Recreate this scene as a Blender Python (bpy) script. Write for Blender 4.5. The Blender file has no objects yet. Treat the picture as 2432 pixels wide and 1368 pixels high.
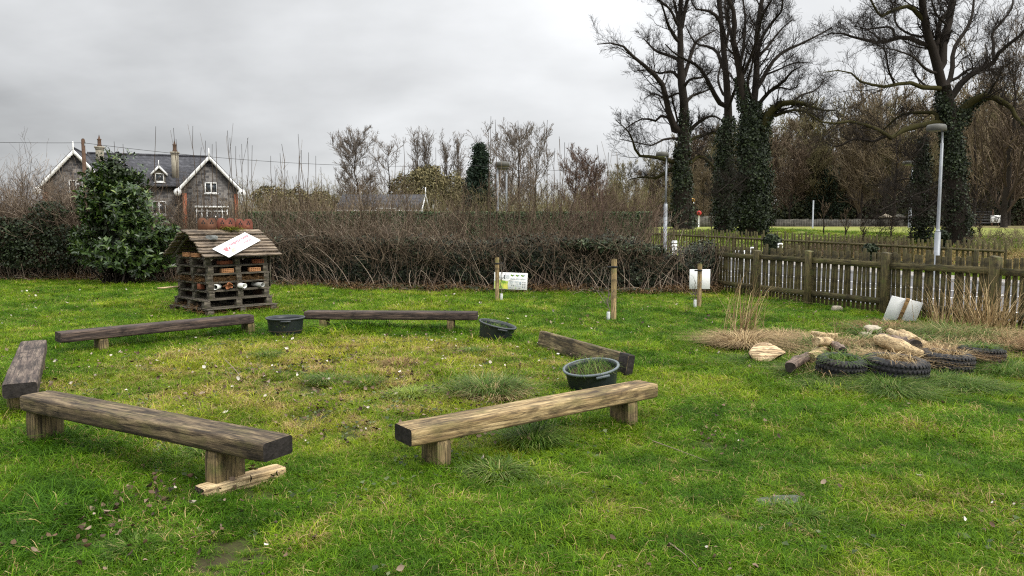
import bpy, math, random
import numpy as np
from mathutils import Vector, Matrix

# ------------------------------------------------------------------ camera, sky, sun, exposure
S = bpy.context.scene
COL = S.collection
CAMH, PITCH, FPX, CX, CY = 1.6, math.radians(4.81), 1770.0, 1216.0, 684.0
cam_d = bpy.data.cameras.new("camera")
cam = bpy.data.objects.new("camera", cam_d); COL.objects.link(cam)
cam.location = (0, 0, CAMH); cam.rotation_euler = (math.pi/2 - PITCH, 0, 0)
cam_d.sensor_width = 36; cam_d.lens = 36*FPX/2432
cam_d.clip_start = 0.05; cam_d.clip_end = 2000
S.camera = cam
S.view_settings.view_transform = 'Standard'
try: S.view_settings.look = 'None'
except Exception: pass
S.view_settings.exposure = 0.12
S.view_settings.gamma = 1.0
S.cycles.use_denoising = False; S.cycles.filter_width = 1.2
S.cycles.max_bounces = 5; S.cycles.diffuse_bounces = 3; S.cycles.glossy_bounces = 2
S.cycles.transmission_bounces = 2; S.cycles.transparent_max_bounces = 4
SUN_EL, SUN_AZ = math.radians(40), math.radians(128)      # azimuth from +Y towards +X
W = bpy.data.worlds.new("World"); S.world = W; W.use_nodes = True
def build_world():
    nt = W.node_tree; nt.nodes.clear(); N = nt.nodes.new; L = nt.links.new
    out = N('ShaderNodeOutputWorld'); bg = N('ShaderNodeBackground'); bg.inputs['Strength'].default_value = 0.1
    sky = N('ShaderNodeTexSky'); sky.sky_type = 'NISHITA'; sky.sun_disc = False
    sky.sun_elevation = SUN_EL; sky.sun_rotation = SUN_AZ
    tc = N('ShaderNodeTexCoord'); sep = N('ShaderNodeSeparateXYZ'); L(tc.outputs['Generated'], sep.inputs[0])
    def m(op, a, b=None, c=None):
        n = N('ShaderNodeMath'); n.operation = op
        for i, v in enumerate((a, b, c)):
            if v is None: continue
            if isinstance(v, (int, float)): n.inputs[i].default_value = v
            else: L(v, n.inputs[i])
        return n.outputs[0]
    zc = m('MAXIMUM', sep.outputs['Z'], 0.0)
    den = m('ADD', zc, 0.30)
    cx = m('DIVIDE', sep.outputs['X'], den); cy = m('DIVIDE', sep.outputs['Y'], den)
    cmb = N('ShaderNodeCombineXYZ'); L(cx, cmb.inputs[0]); L(cy, cmb.inputs[1])
    n1 = N('ShaderNodeTexNoise'); n1.inputs['Scale'].default_value = 0.75; n1.inputs['Detail'].default_value = 6
    n1.inputs['Roughness'].default_value = 0.5; n1.inputs['Distortion'].default_value = 0.35
    L(cmb.outputs[0], n1.inputs['Vector'])
    n2 = N('ShaderNodeTexNoise'); n2.inputs['Scale'].default_value = 2.6; n2.inputs['Detail'].default_value = 5
    mp = N('ShaderNodeMapping'); mp.inputs['Location'].default_value = (3.1, 7.7, 0); mp.inputs['Scale'].default_value = (0.8, 1.1, 1)
    L(cmb.outputs[0], mp.inputs[0]); L(mp.outputs[0], n2.inputs['Vector'])
    s = m('MULTIPLY_ADD', n2.outputs['Fac'], 0.35, n1.outputs['Fac'])       # about 0.67 mean
    s = m('MULTIPLY_ADD', s, 0.98, 0.04)                                    # cloud luminance variation
    s = m('MULTIPLY_ADD', sep.outputs['X'], 0.22, s)
    hi = m('MULTIPLY', m('MAXIMUM', m('SUBTRACT', zc, 0.3), 0.0), 4.2)       # unseen upper sky brightened to light the ground more
    lum = m('MULTIPLY', s, m('ADD', m('MULTIPLY_ADD', zc, 0.9, 0.92), hi))
    lum = m('MAXIMUM', lum, 0.3)
    col = N('ShaderNodeCombineColor')
    L(m('MULTIPLY', lum, 9.85), col.inputs[0]); L(m('MULTIPLY', lum, 10.0), col.inputs[1]); L(m('MULTIPLY', lum, 10.15), col.inputs[2])
    mix = N('ShaderNodeMix'); mix.data_type = 'RGBA'; mix.inputs[0].default_value = 0.96
    L(sky.outputs[0], mix.inputs[6]); L(col.outputs[0], mix.inputs[7])
    L(mix.outputs[2], bg.inputs['Color']); L(bg.outputs[0], out.inputs['Surface'])
build_world()
sun_d = bpy.data.lights.new("sun", 'SUN'); sun_d.energy = 2.2; sun_d.angle = math.radians(12); sun_d.color = (1, 0.95, 0.86)
sun = bpy.data.objects.new("sun", sun_d); COL.objects.link(sun)
_sd = Vector((math.sin(SUN_AZ)*math.cos(SUN_EL), math.cos(SUN_AZ)*math.cos(SUN_EL), math.sin(SUN_EL)))
sun.rotation_euler = (-_sd).to_track_quat('-Z', 'Y').to_euler()

# ------------------------------------------------------------------ helpers
rng = np.random.default_rng(11)
random.seed(5)
A = np.array
def sstep(x, a, b):
    t = np.clip((np.asarray(x, float)-a)/(b-a), 0, 1); return t*t*(3-2*t)
def gz(x, y):
    """height of the ground"""
    x = np.asarray(x, float); y = np.asarray(y, float)
    s = (x-7.2)*.813+(y-40)*.581
    t = ((x-7.2)*.581-(y-40)*.813)/16
    zf = .25-.45*np.clip(t, -.2, 1.15)
    return zf*sstep(s, -11, 0)+1.0*sstep(s, 0.5, 14.5)+.003*np.clip(s-14, 0, 60)
def ray(px, py):
    u = (px-CX)/FPX; v = (CY-py)/FPX
    c, s = math.cos(PITCH), math.sin(PITCH)
    return A([u, c+v*s, -s+v*c])
def P(px, py, d):
    r = ray(px, py); r = r/r[1]*d
    return A([r[0], r[1], CAMH+r[2]])
def G(px, py):
    r = ray(px, py); lo = 1.0
    for d in np.arange(1.5, 200, .25):
        q = r/r[1]*d
        if CAMH+q[2] < gz(q[0], q[1]):
            lo = d-.25; break
    hi = lo+.25
    for _ in range(20):
        mid = (lo+hi)/2; q = r/r[1]*mid
        if CAMH+q[2] < gz(q[0], q[1]): hi = mid
        else: lo = mid
    q = r/r[1]*hi
    return A([q[0], q[1], float(gz(q[0], q[1]))])
def vnoise(x, y, sc, seed=0):
    x = np.asarray(x, float)*sc; y = np.asarray(y, float)*sc
    xi = np.floor(x).astype(np.int64); yi = np.floor(y).astype(np.int64)
    fx = x-xi; fy = y-yi; fx = fx*fx*(3-2*fx); fy = fy*fy*(3-2*fy)
    def h(i, j):
        n = (i*374761393+j*668265263+seed*1442695041) & 0x7fffffff
        n = ((n ^ (n >> 13))*1274126177) & 0x7fffffff
        return ((n ^ (n >> 16)) & 0xffff)/65535.0
    return (h(xi, yi)*(1-fx)+h(xi+1, yi)*fx)*(1-fy)+(h(xi, yi+1)*(1-fx)+h(xi+1, yi+1)*fx)*fy
def fbm(x, y, sc, seed=0):
    return (vnoise(x, y, sc, seed)+.5*vnoise(x, y, sc*2.1, seed+7)+.25*vnoise(x, y, sc*4.3, seed+13))/1.75

class MB:
    """collects geometry: vertices, faces of any size, a tone per vertex"""
    def __init__(s): s.V = []; s.F = []; s.T = []; s.n = 0
    def add(s, V, F, tone=None):
        V = np.asarray(V, float).reshape(-1, 3)
        if len(V) == 0: return s
        if isinstance(F, np.ndarray): F = [F]
        else:
            by = {}
            for f in F: by.setdefault(len(f), []).append(f)
            F = [np.array(v) for v in by.values()]
        for f in F: s.F.append(f+s.n)
        s.V.append(V)
        s.T.append(np.full(len(V), rng.random()) if tone is None else np.broadcast_to(np.asarray(tone, float), (len(V),)).copy())
        s.n += len(V); return s
    def box(s, c, d, rot=None, tone=None, bev=0.0):
        d = A(d)/2.0
        if bev <= 0:
            V = A([[x, y, z] for x in (-1, 1) for y in (-1, 1) for z in (-1, 1)])*d
            F = [(0, 1, 3, 2), (4, 6, 7, 5), (0, 4, 5, 1), (2, 3, 7, 6), (0, 2, 6, 4), (1, 5, 7, 3)]
        else:
            V = []; F = []
            for x in (-1, 1):
                for y in (-1, 1):
                    for z in (-1, 1):
                        for ax in range(3):
                            v = A([x, y, z])*(d-bev); v[ax] = A([x, y, z])[ax]*d[ax]; V.append(v)
            V = A(V)
            ix = lambda x, y, z, a: (((x+1)//2)*4+((y+1)//2)*2+(z+1)//2)*3+a
            for sg in (-1, 1):
                for a in range(3):
                    b, c2 = (a+1) % 3, (a+2) % 3
                    q = []
                    for (m1, m2) in ((-1, -1), (1, -1), (1, 1), (-1, 1)):
                        k = [0, 0, 0]; k[a] = sg; k[b] = m1; k[c2] = m2; q.append(ix(*k, a))
                    F.append(tuple(q if sg > 0 else q[::-1]))
            for a in range(3):
                b, c2 = (a+1) % 3, (a+2) % 3
                for m1 in (-1, 1):
                    for m2 in (-1, 1):
                        k0 = [0, 0, 0]; k0[b] = m1; k0[c2] = m2; k1 = list(k0); k0[a] = -1; k1[a] = 1
                        q = [ix(*k0, b), ix(*k1, b), ix(*k1, c2), ix(*k0, c2)]
                        F.append(tuple(q if m1*m2 < 0 else q[::-1]))
            for x in (-1, 1):
                for y in (-1, 1):
                    for z in (-1, 1):
                        t = [ix(x, y, z, a) for a in range(3)]
                        F.append(tuple(t if x*y*z > 0 else t[::-1]))
        if rot is not None: V = V@np.asarray(rot).T
        return s.add(V+A(c), F, tone)
    def tube(s, pts, r, sides=8, caps=True, tone=None):
        pts = np.asarray(pts, float); r = np.broadcast_to(np.asarray(r, float), (len(pts),))
        V, F = tube_np(pts[None], r[None], sides)
        s.add(V, F, tone)
        if caps:
            k = len(pts); b = s.n-len(V)
            s.F.append(np.array([[b+i for i in range(sides)][::-1]])); s.F.append(np.array([[b+(k-1)*sides+i for i in range(sides)]]))
        return s
    def lathe(s, prof, c=(0, 0, 0), n=28, tone=None, rot=None):
        V = []
        for (r, z) in prof:
            for i in range(n):
                a = 2*math.pi*i/n; V.append((r*math.cos(a), r*math.sin(a), z))
        F = [(j*n+i, j*n+(i+1) % n, (j+1)*n+(i+1) % n, (j+1)*n+i) for j in range(len(prof)-1) for i in range(n)]
        V = A(V)
        if rot is not None: V = V@np.asarray(rot).T
        return s.add(V+A(c), F, tone)
    def prism(s, poly, depth, M, tone=None):
        """2D outline (x,z) given a thickness along local y, then 4x4 M"""
        n = len(poly); V = [(x, -depth/2, z) for x, z in poly]+[(x, depth/2, z) for x, z in poly]
        F = [tuple(range(n)), tuple(range(2*n-1, n-1, -1))]+[(i, i+n, (i+1) % n+n, (i+1) % n) for i in range(n)]
        V = np.c_[A(V), np.ones(2*n)]@np.asarray(M).T
        return s.add(V[:, :3], F, tone)
    def mesh(s, name, smooth=False):
        me = bpy.data.meshes.new(name)
        if not s.V: return me
        V = np.concatenate(s.V); T = np.concatenate(s.T)
        me.vertices.add(len(V)); me.vertices.foreach_set('co', V.astype(np.float32).ravel())
        idx = np.concatenate([f.ravel() for f in s.F]).astype(np.int32)
        tot = np.concatenate([np.full(len(f), f.shape[1]) for f in s.F]).astype(np.int32)
        st = np.concatenate([[0], np.cumsum(tot)[:-1]]).astype(np.int32)
        me.loops.add(len(idx)); me.loops.foreach_set('vertex_index', idx)
        me.polygons.add(len(tot)); me.polygons.foreach_set('loop_start', st)
        me.update(calc_edges=True)
        a = me.attributes.new('tone', 'FLOAT', 'POINT'); a.data.foreach_set('value', T.astype(np.float32))
        if smooth: me.polygons.foreach_set('use_smooth', np.ones(len(tot), bool))
        return me
    def obj(s, name, m, parent=None, smooth=False, off=None):
        if off is not None: s.V = [v-A(off) for v in s.V]
        me = s.mesh(name, smooth); me.materials.append(m)
        o = bpy.data.objects.new(name, me); COL.objects.link(o)
        if parent is not None: o.parent = parent
        return o

def tube_np(Pn, R, sides):
    """N polylines of k points -> tubes"""
    N, k, _ = Pn.shape
    T = np.empty_like(Pn); T[:, 1:-1] = Pn[:, 2:]-Pn[:, :-2]; T[:, 0] = Pn[:, 1]-Pn[:, 0]; T[:, -1] = Pn[:, -1]-Pn[:, -2]
    T /= np.linalg.norm(T, axis=2, keepdims=True)+1e-9
    m = Pn[:, -1]-Pn[:, 0]
    ref = np.where(np.abs(m[:, 2:3]) > .8*np.linalg.norm(m, axis=1, keepdims=True), A([[1., .13, 0]]), A([[0.05, .1, 1.]]))
    B = np.cross(T, ref[:, None, :]); B /= np.linalg.norm(B, axis=2, keepdims=True)+1e-9
    C = np.cross(T, B)
    a = np.arange(sides)*2*np.pi/sides
    V = Pn[:, :, None, :]+R[:, :, None, None]*(np.cos(a)[None, None, :, None]*B[:, :, None, :]+np.sin(a)[None, None, :, None]*C[:, :, None, :])
    i = np.arange(sides); j = (i+1) % sides
    base = (np.arange(N)[:, None, None]*k+np.arange(k-1)[None, :, None])*sides
    F = np.stack([base+i, base+sides+i, base+sides+j, base+j], axis=-1).reshape(-1, 4)
    return V.reshape(-1, 3), F

def unit(v): return v/(np.linalg.norm(v, axis=-1, keepdims=True)+1e-9)
def rdir(n): return unit(rng.normal(size=(n, 3)))

def interp_poly(Pn, R, who, t):
    k = Pn.shape[1]; f = np.clip(t, 0, .9999)*(k-1); i = f.astype(int); w = (f-i)[:, None]
    p = Pn[who, i]*(1-w)+Pn[who, i+1]*w
    r = R[who, i]*(1-w[:, 0])+R[who, i+1]*w[:, 0]
    return p, r, unit(Pn[who, i+1]-Pn[who, i])

def spawn(Pn, R, m, t0=.25, t1=1.0, ratio=.45, a=.6, b=.8, up=.25, wob=.18, rr=.6, rtip=.35, rmin=.004, k=5, lmin=.1, lmax=99, par_len=None, flat=None):
    """children branches of the polylines Pn"""
    N = len(Pn); who = np.repeat(np.arange(N), m); n = len(who)
    t = t0+(t1-t0)*rng.random(n)
    p, r, tg = interp_poly(Pn, R, who, t)
    L = np.linalg.norm(np.diff(Pn, axis=1), axis=2).sum(1)[who] if par_len is None else par_len[who]
    ln = np.clip(L*ratio*(.55+.8*rng.random(n))*(1.15-.55*t), lmin, lmax)
    pr = rdir(n); pr = unit(pr-tg*(pr*tg).sum(1, keepdims=True))
    d = unit(a*tg+b*pr+A([0, 0, up]))
    pts = np.empty((n, k, 3)); pts[:, 0] = p; st = (ln/(k-1))[:, None]
    for i in range(1, k):
        pts[:, i] = pts[:, i-1]+d*st
        d = unit(d+wob*rng.normal(size=(n, 3))+A([0, 0, up*.25]))
    r0 = np.maximum(r*rr, rmin)
    RR = np.maximum(r0[:, None]*np.linspace(1, rtip, k)[None], rmin*.8)
    return pts, RR

def resample(pts, k):
    pts = np.asarray(pts, float)
    # smooth catmull-rom style through the points
    n = len(pts); out = []
    for i in range(n-1):
        p0 = pts[max(i-1, 0)]; p1 = pts[i]; p2 = pts[i+1]; p3 = pts[min(i+2, n-1)]
        for t in np.linspace(0, 1, 6, endpoint=False):
            out.append(.5*((2*p1)+(-p0+p2)*t+(2*p0-5*p1+4*p2-p3)*t*t+(-p0+3*p1-3*p2+p3)*t**3))
    out.append(pts[-1]); out = A(out)
    L = np.r_[0, np.cumsum(np.linalg.norm(np.diff(out[:, :3], axis=0), axis=1))]
    q = np.linspace(0, L[-1], k)
    return np.stack([np.interp(q, L, out[:, c]) for c in range(out.shape[1])], 1)

def leaves_np(c, size, aspect=.6, nrm=None, spread=1.0, fold=.15, droop=0.0):
    """diamond leaves: centre, size array; nrm = preferred facing"""
    n = len(c); size = np.broadcast_to(np.asarray(size, float), (n,))
    nn = rdir(n)*spread
    if nrm is not None: nn = nn+nrm
    nn = unit(nn)
    d = rdir(n)+A([0, 0, -droop]); d = unit(d-nn*(d*nn).sum(1, keepdims=True)); w = np.cross(nn, d)
    s = size[:, None]
    V = np.stack([c-d*s*.5, c+w*s*aspect*.5+nn*s*fold-d*s*.08, c+d*s*.5, c-w*s*aspect*.5+nn*s*fold-d*s*.08], 1).reshape(-1, 3)
    F = np.arange(n*4).reshape(n, 4)
    F = np.concatenate([F[:, [0, 1, 2]], F[:, [0, 2, 3]]])
    return V, F

def blades_np(base, h, w, lean, bend, seg=3, az=None):
    """grass blades: tapered ribbons; base (n,3)"""
    n = len(base)
    az = rng.random(n)*2*np.pi if az is None else az
    dx = np.stack([np.cos(az), np.sin(az), np.zeros(n)], 1); sx = np.stack([-np.sin(az), np.cos(az), np.zeros(n)], 1)
    V = []
    for i in range(seg+1):
        f = i/seg
        hor = lean*f+bend*f*f
        p = base+dx*(h*hor)[:, None]; p[:, 2] += h*f*np.sqrt(np.maximum(1-.5*np.clip(hor, 0, 1.3)**2*f, .2))
        ww = (w*.5*(1-f**1.6*.92))[:, None]
        V += [p-sx*ww, p+sx*ww]
    V = np.stack(V, 1)
    k = 2*(seg+1); F = []
    for i in range(seg): F.append(np.array([2*i, 2*i+1, 2*i+3, 2*i+2]))
    F = (np.arange(n)[:, None, None]*k+np.stack(F)[None]).reshape(-1, 4)
    return V.reshape(-1, 3), F, k

# ------------------------------------------------------------------ materials
def new_mat(name):
    m = bpy.data.materials.new(name); m.use_nodes = True
    nt = m.node_tree; b = nt.nodes['Principled BSDF']
    b.inputs['Specular IOR Level'].default_value = .3
    return m, nt, b
def nd(nt, t, **kw):
    n = nt.nodes.new(t)
    for k, v in kw.items():
        if k.startswith('i_'): n.inputs[k[2:].replace('_', ' ')].default_value = v
        else: setattr(n, k, v)
    return n
def ramp(nt, src, stops):
    r = nt.nodes.new('ShaderNodeValToRGB'); e = r.color_ramp.elements
    while len(e) > 1: e.remove(e[-1])
    e[0].position = stops[0][0]; e[0].color = (*stops[0][1], 1)
    for p, c in stops[1:]:
        x = e.new(p); x.color = (*c, 1)
    nt.links.new(src, r.inputs[0]); return r.outputs[0]
def mixc(nt, fac, a, b, mode='MIX'):
    n = nt.nodes.new('ShaderNodeMix'); n.data_type = 'RGBA'; n.blend_type = mode
    for i, v in ((0, fac), (6, a), (7, b)):
        if isinstance(v, (int, float)): n.inputs[i].default_value = v
        elif isinstance(v, tuple): n.inputs[i].default_value = (*v, 1)
        else: nt.links.new(v, n.inputs[i])
    return n.outputs[2]
def noise(nt, scale, detail=4, rough=.55, vec=None, mscale=None, dist=0.0):
    n = nd(nt, 'ShaderNodeTexNoise'); n.inputs['Scale'].default_value = scale; n.inputs['Detail'].default_value = detail
    n.inputs['Roughness'].default_value = rough; n.inputs['Distortion'].default_value = dist
    if vec is not None:
        if mscale is not None:
            mp = nd(nt, 'ShaderNodeMapping'); mp.inputs['Scale'].default_value = mscale; nt.links.new(vec, mp.inputs[0]); vec = mp.outputs[0]
        nt.links.new(vec, n.inputs['Vector'])
    return n.outputs['Fac']
def bump(nt, b, h, st=.4, dist=.01):
    n = nd(nt, 'ShaderNodeBump'); n.inputs['Strength'].default_value = st; n.inputs['Distance'].default_value = dist
    nt.links.new(h, n.inputs['Height']); nt.links.new(n.outputs[0], b.inputs['Normal'])
def attr(nt, name, typ='GEOMETRY'):
    a = nd(nt, 'ShaderNodeAttribute'); a.attribute_name = name; a.attribute_type = typ; return a.outputs['Fac']

def wood_mat(name, light, mid, dark, grain=(2.2, 26, 26), stain=.5, rough=.8, green=None, seed=0.0):
    """weathered timber, grain along local X"""
    m, nt, b = new_mat(name); tc = nd(nt, 'ShaderNodeTexCoord')
    mp = nd(nt, 'ShaderNodeMapping'); mp.inputs['Location'].default_value = (seed, seed*1.7, seed*.6); nt.links.new(tc.outputs['Object'], mp.inputs[0]); v = mp.outputs[0]
    g = noise(nt, 1.0, 7, .65, v, grain, .6)
    c = ramp(nt, g, [(.30, dark), (.46, mid), (.62, light), (.8, tuple(x*.8 for x in light))])
    blot = noise(nt, 1.0, 5, .65, v, (3.0, 7, 7), .8)
    bf = ramp(nt, blot, [(.44+.10*(1-stain), (0, 0, 0)), (.64+.08*(1-stain), (1, 1, 1))])
    c = mixc(nt, bf, c, mixc(nt, .8, c, tuple(x*.35 for x in dark)))
    if green:
        gn = noise(nt, 1.0, 4, .6, v, (5, 9, 9))
        c = mixc(nt, ramp(nt, gn, [(.5, (0, 0, 0)), (.7, (.8, .8, .8))]), c, green)
    ck = noise(nt, 1.0, 3, .5, v, tuple(x*.55 if x < 10 else x*1.15 for x in grain), .4)       # long drying cracks
    c = mixc(nt, ramp(nt, ck, [(.455, (0, 0, 0)), (.485, (.75, .75, .75)), (.5, (.75, .75, .75)), (.53, (0, 0, 0))]), c, tuple(x*.45 for x in dark))
    fine = noise(nt, 1.0, 5, .75, v, tuple(x*4.0 for x in grain))
    c = mixc(nt, .7, c, ramp(nt, fine, [(.34, (.35, .35, .35)), (.66, (1.4, 1.4, 1.4))]), 'MULTIPLY')
    tone = attr(nt, 'tone'); c = mixc(nt, 1.0, c, ramp(nt, tone, [(0, (.75, .75, .75)), (1, (1.15, 1.15, 1.15))]), 'MULTIPLY')
    nt.links.new(c, b.inputs['Base Color']); b.inputs['Roughness'].default_value = rough
    bump(nt, b, mixc(nt, .5, g, fine), .7, .012)
    return m
def leaf_mat(name, stops, rough=.5, spec=.3, trans=0.0, back=None):
    m, nt, b = new_mat(name); c = ramp(nt, attr(nt, 'tone'), stops)
    nt.links.new(c, b.inputs['Base Color']); b.inputs['Roughness'].default_value = rough; b.inputs['Specular IOR Level'].default_value = spec
    if trans:
        t = nd(nt, 'ShaderNodeBsdfTranslucent'); nt.links.new(c, t.inputs['Color']); mx = nd(nt, 'ShaderNodeMixShader'); mx.inputs[0].default_value = trans
        nt.links.new(b.outputs[0], mx.inputs[1]); nt.links.new(t.outputs[0], mx.inputs[2]); nt.links.new(mx.outputs[0], nt.nodes['Material Output'].inputs[0])
    return m
def plain(name, col, rough=.6, spec=.3, var=.25, scale=6, bumpst=.0, metal=0):
    m, nt, b = new_mat(name); tc = nd(nt, 'ShaderNodeTexCoord')
    n = noise(nt, scale, 5, .6, tc.outputs['Object'])
    c = mixc(nt, 1.0, col, ramp(nt, n, [(.3, (1-var,)*3), (.7, (1+var*.6,)*3)]), 'MULTIPLY')
    nt.links.new(c, b.inputs['Base Color']); b.inputs['Roughness'].default_value = rough; b.inputs['Specular IOR Level'].default_value = spec; b.inputs['Metallic'].default_value = metal
    if bumpst: bump(nt, b, n, bumpst, .01)
    return m
M = {}
M['sleeper_tan'] = wood_mat('sleeper_tan', (.47, .35, .18), (.27, .185, .085), (.075, .05, .03), stain=.6, green=(.16, .13, .05))
M['sleeper_brown'] = wood_mat('sleeper_brown', (.29, .215, .12), (.135, .096, .056), (.036, .026, .019), stain=.85, seed=3.3, green=(.14, .12, .045))
M['sleeper_dark'] = wood_mat('sleeper_dark', (.115, .08, .06), (.048, .033, .028), (.015, .011, .010), stain=.6, seed=7.1)
M['sleeper_grey'] = wood_mat('sleeper_grey', (.24, .185, .14), (.12, .088, .07), (.035, .026, .024), stain=.5, seed=9.4)
M['sleeper_pale'] = wood_mat('sleeper_pale', (.36, .28, .15), (.21, .155, .08), (.04, .028, .02), stain=.75, seed=1.4, green=(.12, .11, .05))
M['leg_wood'] = wood_mat('leg_wood', (.30, .22, .11), (.17, .125, .06), (.05, .037, .022), grain=(24, 24, 2.2), stain=.4, green=(.12, .13, .035), seed=4.2)
M['tar'] = plain('tar_end', (.022, .018, .016), .75, .25, .7, 26, .8)
M['fence_wood'] = wood_mat('fence_wood', (.15, .118, .046), (.085, .068, .027), (.032, .026, .013), grain=(26, 26, 2.0), stain=.35, green=(.10, .11, .028), seed=2.2)
M['rail_wood'] = wood_mat('rail_wood', (.155, .125, .055), (.09, .073, .032), (.034, .028, .016), grain=(2, 24, 24), stain=.35, green=(.10, .11, .03), seed=5.2)
M['stake_wood'] = wood_mat('stake_wood', (.30, .21, .095), (.20, .14, .06), (.08, .06, .03), grain=(30, 30, 2.5), stain=.2, green=(.13, .12, .04), seed=6.6)
M['batten_wood'] = wood_mat('batten_wood', (.36, .22, .09), (.27, .16, .06), (.13, .075, .03), grain=(2, 24, 24), stain=.1)
M['pallet_wood'] = wood_mat('pallet_wood', (.17, .145, .11), (.092, .078, .058), (.03, .025, .02), grain=(3, 30, 30), stain=.4, green=(.08, .085, .035), seed=8.3)
M['roof_wood'] = wood_mat('roof_wood', (.37, .29, .20), (.15, .112, .08), (.03, .023, .018), grain=(2.5, 34, 34), stain=.55, seed=1.9)
M['log_wood'] = wood_mat('log_wood', (.70, .54, .31), (.52, .37, .19), (.16, .10, .055), grain=(2.2, 34, 34), stain=.2, seed=5.9)
M['log_grey'] = wood_mat('log_grey', (.26, .19, .14), (.16, .11, .085), (.06, .04, .03), grain=(2, 26, 26), stain=.4, seed=2.9)
M['cut_end'] = plain('cut_end', (.03, .024, .02), .8, .2, .5, 30)
M['split_wood'] = wood_mat('split_wood', (.72, .56, .36), (.52, .36, .20), (.16, .10, .06), grain=(1.2, 15, 15), stain=.3, seed=12.0)
M['rubber'] = None
def rubber_mat():
    m, nt, b = new_mat('rubber'); tc = nd(nt, 'ShaderNodeTexCoord'); n = noise(nt, 9, 6, .7, tc.outputs['Object']); f = noise(nt, 60, 3, .6, tc.outputs['Object'])
    c = ramp(nt, n, [(.36, (.012, .012, .014)), (.55, (.022, .021, .022)), (.68, (.06, .05, .036)), (.8, (.10, .085, .055))]); c = mixc(nt, 1, c, ramp(nt, f, [(.3, (.6,)*3), (.7, (1.3,)*3)]), 'MULTIPLY')
    nt.links.new(c, b.inputs['Base Color']); b.inputs['Roughness'].default_value = .62; bump(nt, b, f, .25, .004); return m
M['rubber'] = rubber_mat()
M['tub'] = plain('tub_plastic', (.013, .017, .019), .42, .45, .25, 5)
M['tub_rim_dark'] = plain('tub_rim_dark', (.03, .035, .038), .42, .45, .25, 8)
M['tub_rim'] = plain('tub_rim', (.10, .12, .13), .4, .45, .25, 8)
M['soil'] = plain('soil', (.05, .036, .024), .95, .1, .5, 20, .6)
M['white_board'] = plain('white_board', (.78, .78, .77), .45, .35, .06, 5)
M['white_paint'] = plain('white_paint', (.72, .72, .70), .5, .35, .12, 8)
M['terracotta'] = plain('terracotta', (.165, .055, .036), .8, .2, .45, 9, .2)
M['terracotta_old'] = plain('terracotta_old', (.12, .055, .032), .85, .2, .5, 8, .2)
M['clay_brick'] = plain('clay_brick', (.46, .23, .11), .85, .2, .2, 14, .2)
M['red_brick'] = plain('red_brick', (.26, .085, .045), .85, .2, .3, 14, .2)
M['pot'] = plain('pot_clay', (.36, .15, .07), .8, .2, .3, 10)
M['pvc'] = plain('pvc_white', (.76, .76, .72), .4, .4, .1, 10)
M['grey_plastic'] = plain('grey_plastic', (.35, .35, .33), .5, .3, .2, 10)
M['stone'] = plain('stone', (.20, .21, .20), .85, .25, .45, 14, .5)
M['pale_stone'] = plain('pale_stone', (.42, .36, .27), .85, .25, .35, 9, .5)
M['slate'] = plain('slate', (.11, .11, .115), .55, .35, .25, 7, .2)
M['black'] = plain('black', (.012, .012, .012), .6, .3, .1, 8)
M['galv'] = plain('galvanised', (.26, .275, .29), .55, .4, .2, 5, .1, .35)
M['lamp_grey'] = plain('lamp_grey', (.075, .073, .06), .55, .4, .2, 6)
M['glass_dark'] = plain('glass_dark', (.03, .035, .04), .12, .5, .2, 3)
M['lens'] = plain('lamp_lens', (.10, .10, .09), .2, .5, .1, 3)
M['asphalt'] = plain('asphalt', (.105, .105, .112), .8, .3, .14, 25, .2)
M['pavement'] = plain('pavement_mat', (.25, .225, .20), .85, .2, .18, 12, .2)
M['kerb'] = plain('kerb_mat', (.33, .32, .30), .8, .2, .2, 10, .2)
M['road_paint'] = plain('road_paint', (.72, .72, .70), .7, .2, .15, 20)
M['twig_guard'] = plain('guard', (.55, .56, .55), .6, .3, .2, 20)
M['wire'] = plain('wire', (.02, .02, .02), .6, .3, 0, 1)
M['pole_wood'] = plain('pole_wood', (.10, .06, .04), .85, .2, .3, 8, .2)
M['orange'] = plain('orange_globe', (.75, .38, .06), .4, .4, .05, 3)
M['red_sign'] = plain('red_sign', (.45, .04, .035), .5, .3, .1, 3)
def stone_wall_mat(name, c1, c2, mortar, bw=.45, bh=.22):
    m, nt, b = new_mat(name); tc = nd(nt, 'ShaderNodeTexCoord')
    sp = nd(nt, 'ShaderNodeSeparateXYZ'); nt.links.new(tc.outputs['Object'], sp.inputs[0])
    ad = nd(nt, 'ShaderNodeMath', operation='ADD'); nt.links.new(sp.outputs[0], ad.inputs[0]); nt.links.new(sp.outputs[1], ad.inputs[1])
    cb = nd(nt, 'ShaderNodeCombineXYZ'); nt.links.new(ad.outputs[0], cb.inputs[0]); nt.links.new(sp.outputs[2], cb.inputs[1])
    br = nd(nt, 'ShaderNodeTexBrick'); br.inputs['Scale'].default_value = 1; br.inputs['Brick Width'].default_value = bw; br.inputs['Row Height'].default_value = bh
    br.inputs['Mortar Size'].default_value = .018; br.inputs['Bias'].default_value = .1
    br.inputs['Color1'].default_value = (*c1, 1); br.inputs['Color2'].default_value = (*c2, 1); br.inputs['Mortar'].default_value = (*mortar, 1)
    nt.links.new(cb.outputs[0], br.inputs['Vector'])
    n = noise(nt, 3, 4, .6, tc.outputs['Object'])
    nt.links.new(mixc(nt, 1, br.outputs['Color'], ramp(nt, n, [(.3, (.6,)*3), (.7, (1.3,)*3)]), 'MULTIPLY'), b.inputs['Base Color'])
    b.inputs['Roughness'].default_value = .9; bump(nt, b, br.outputs['Color'], .3, .03); return m
M['house_stone'] = stone_wall_mat('house_stone', (.20, .185, .17), (.055, .053, .055), (.17, .16, .15), .55, .27)
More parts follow.
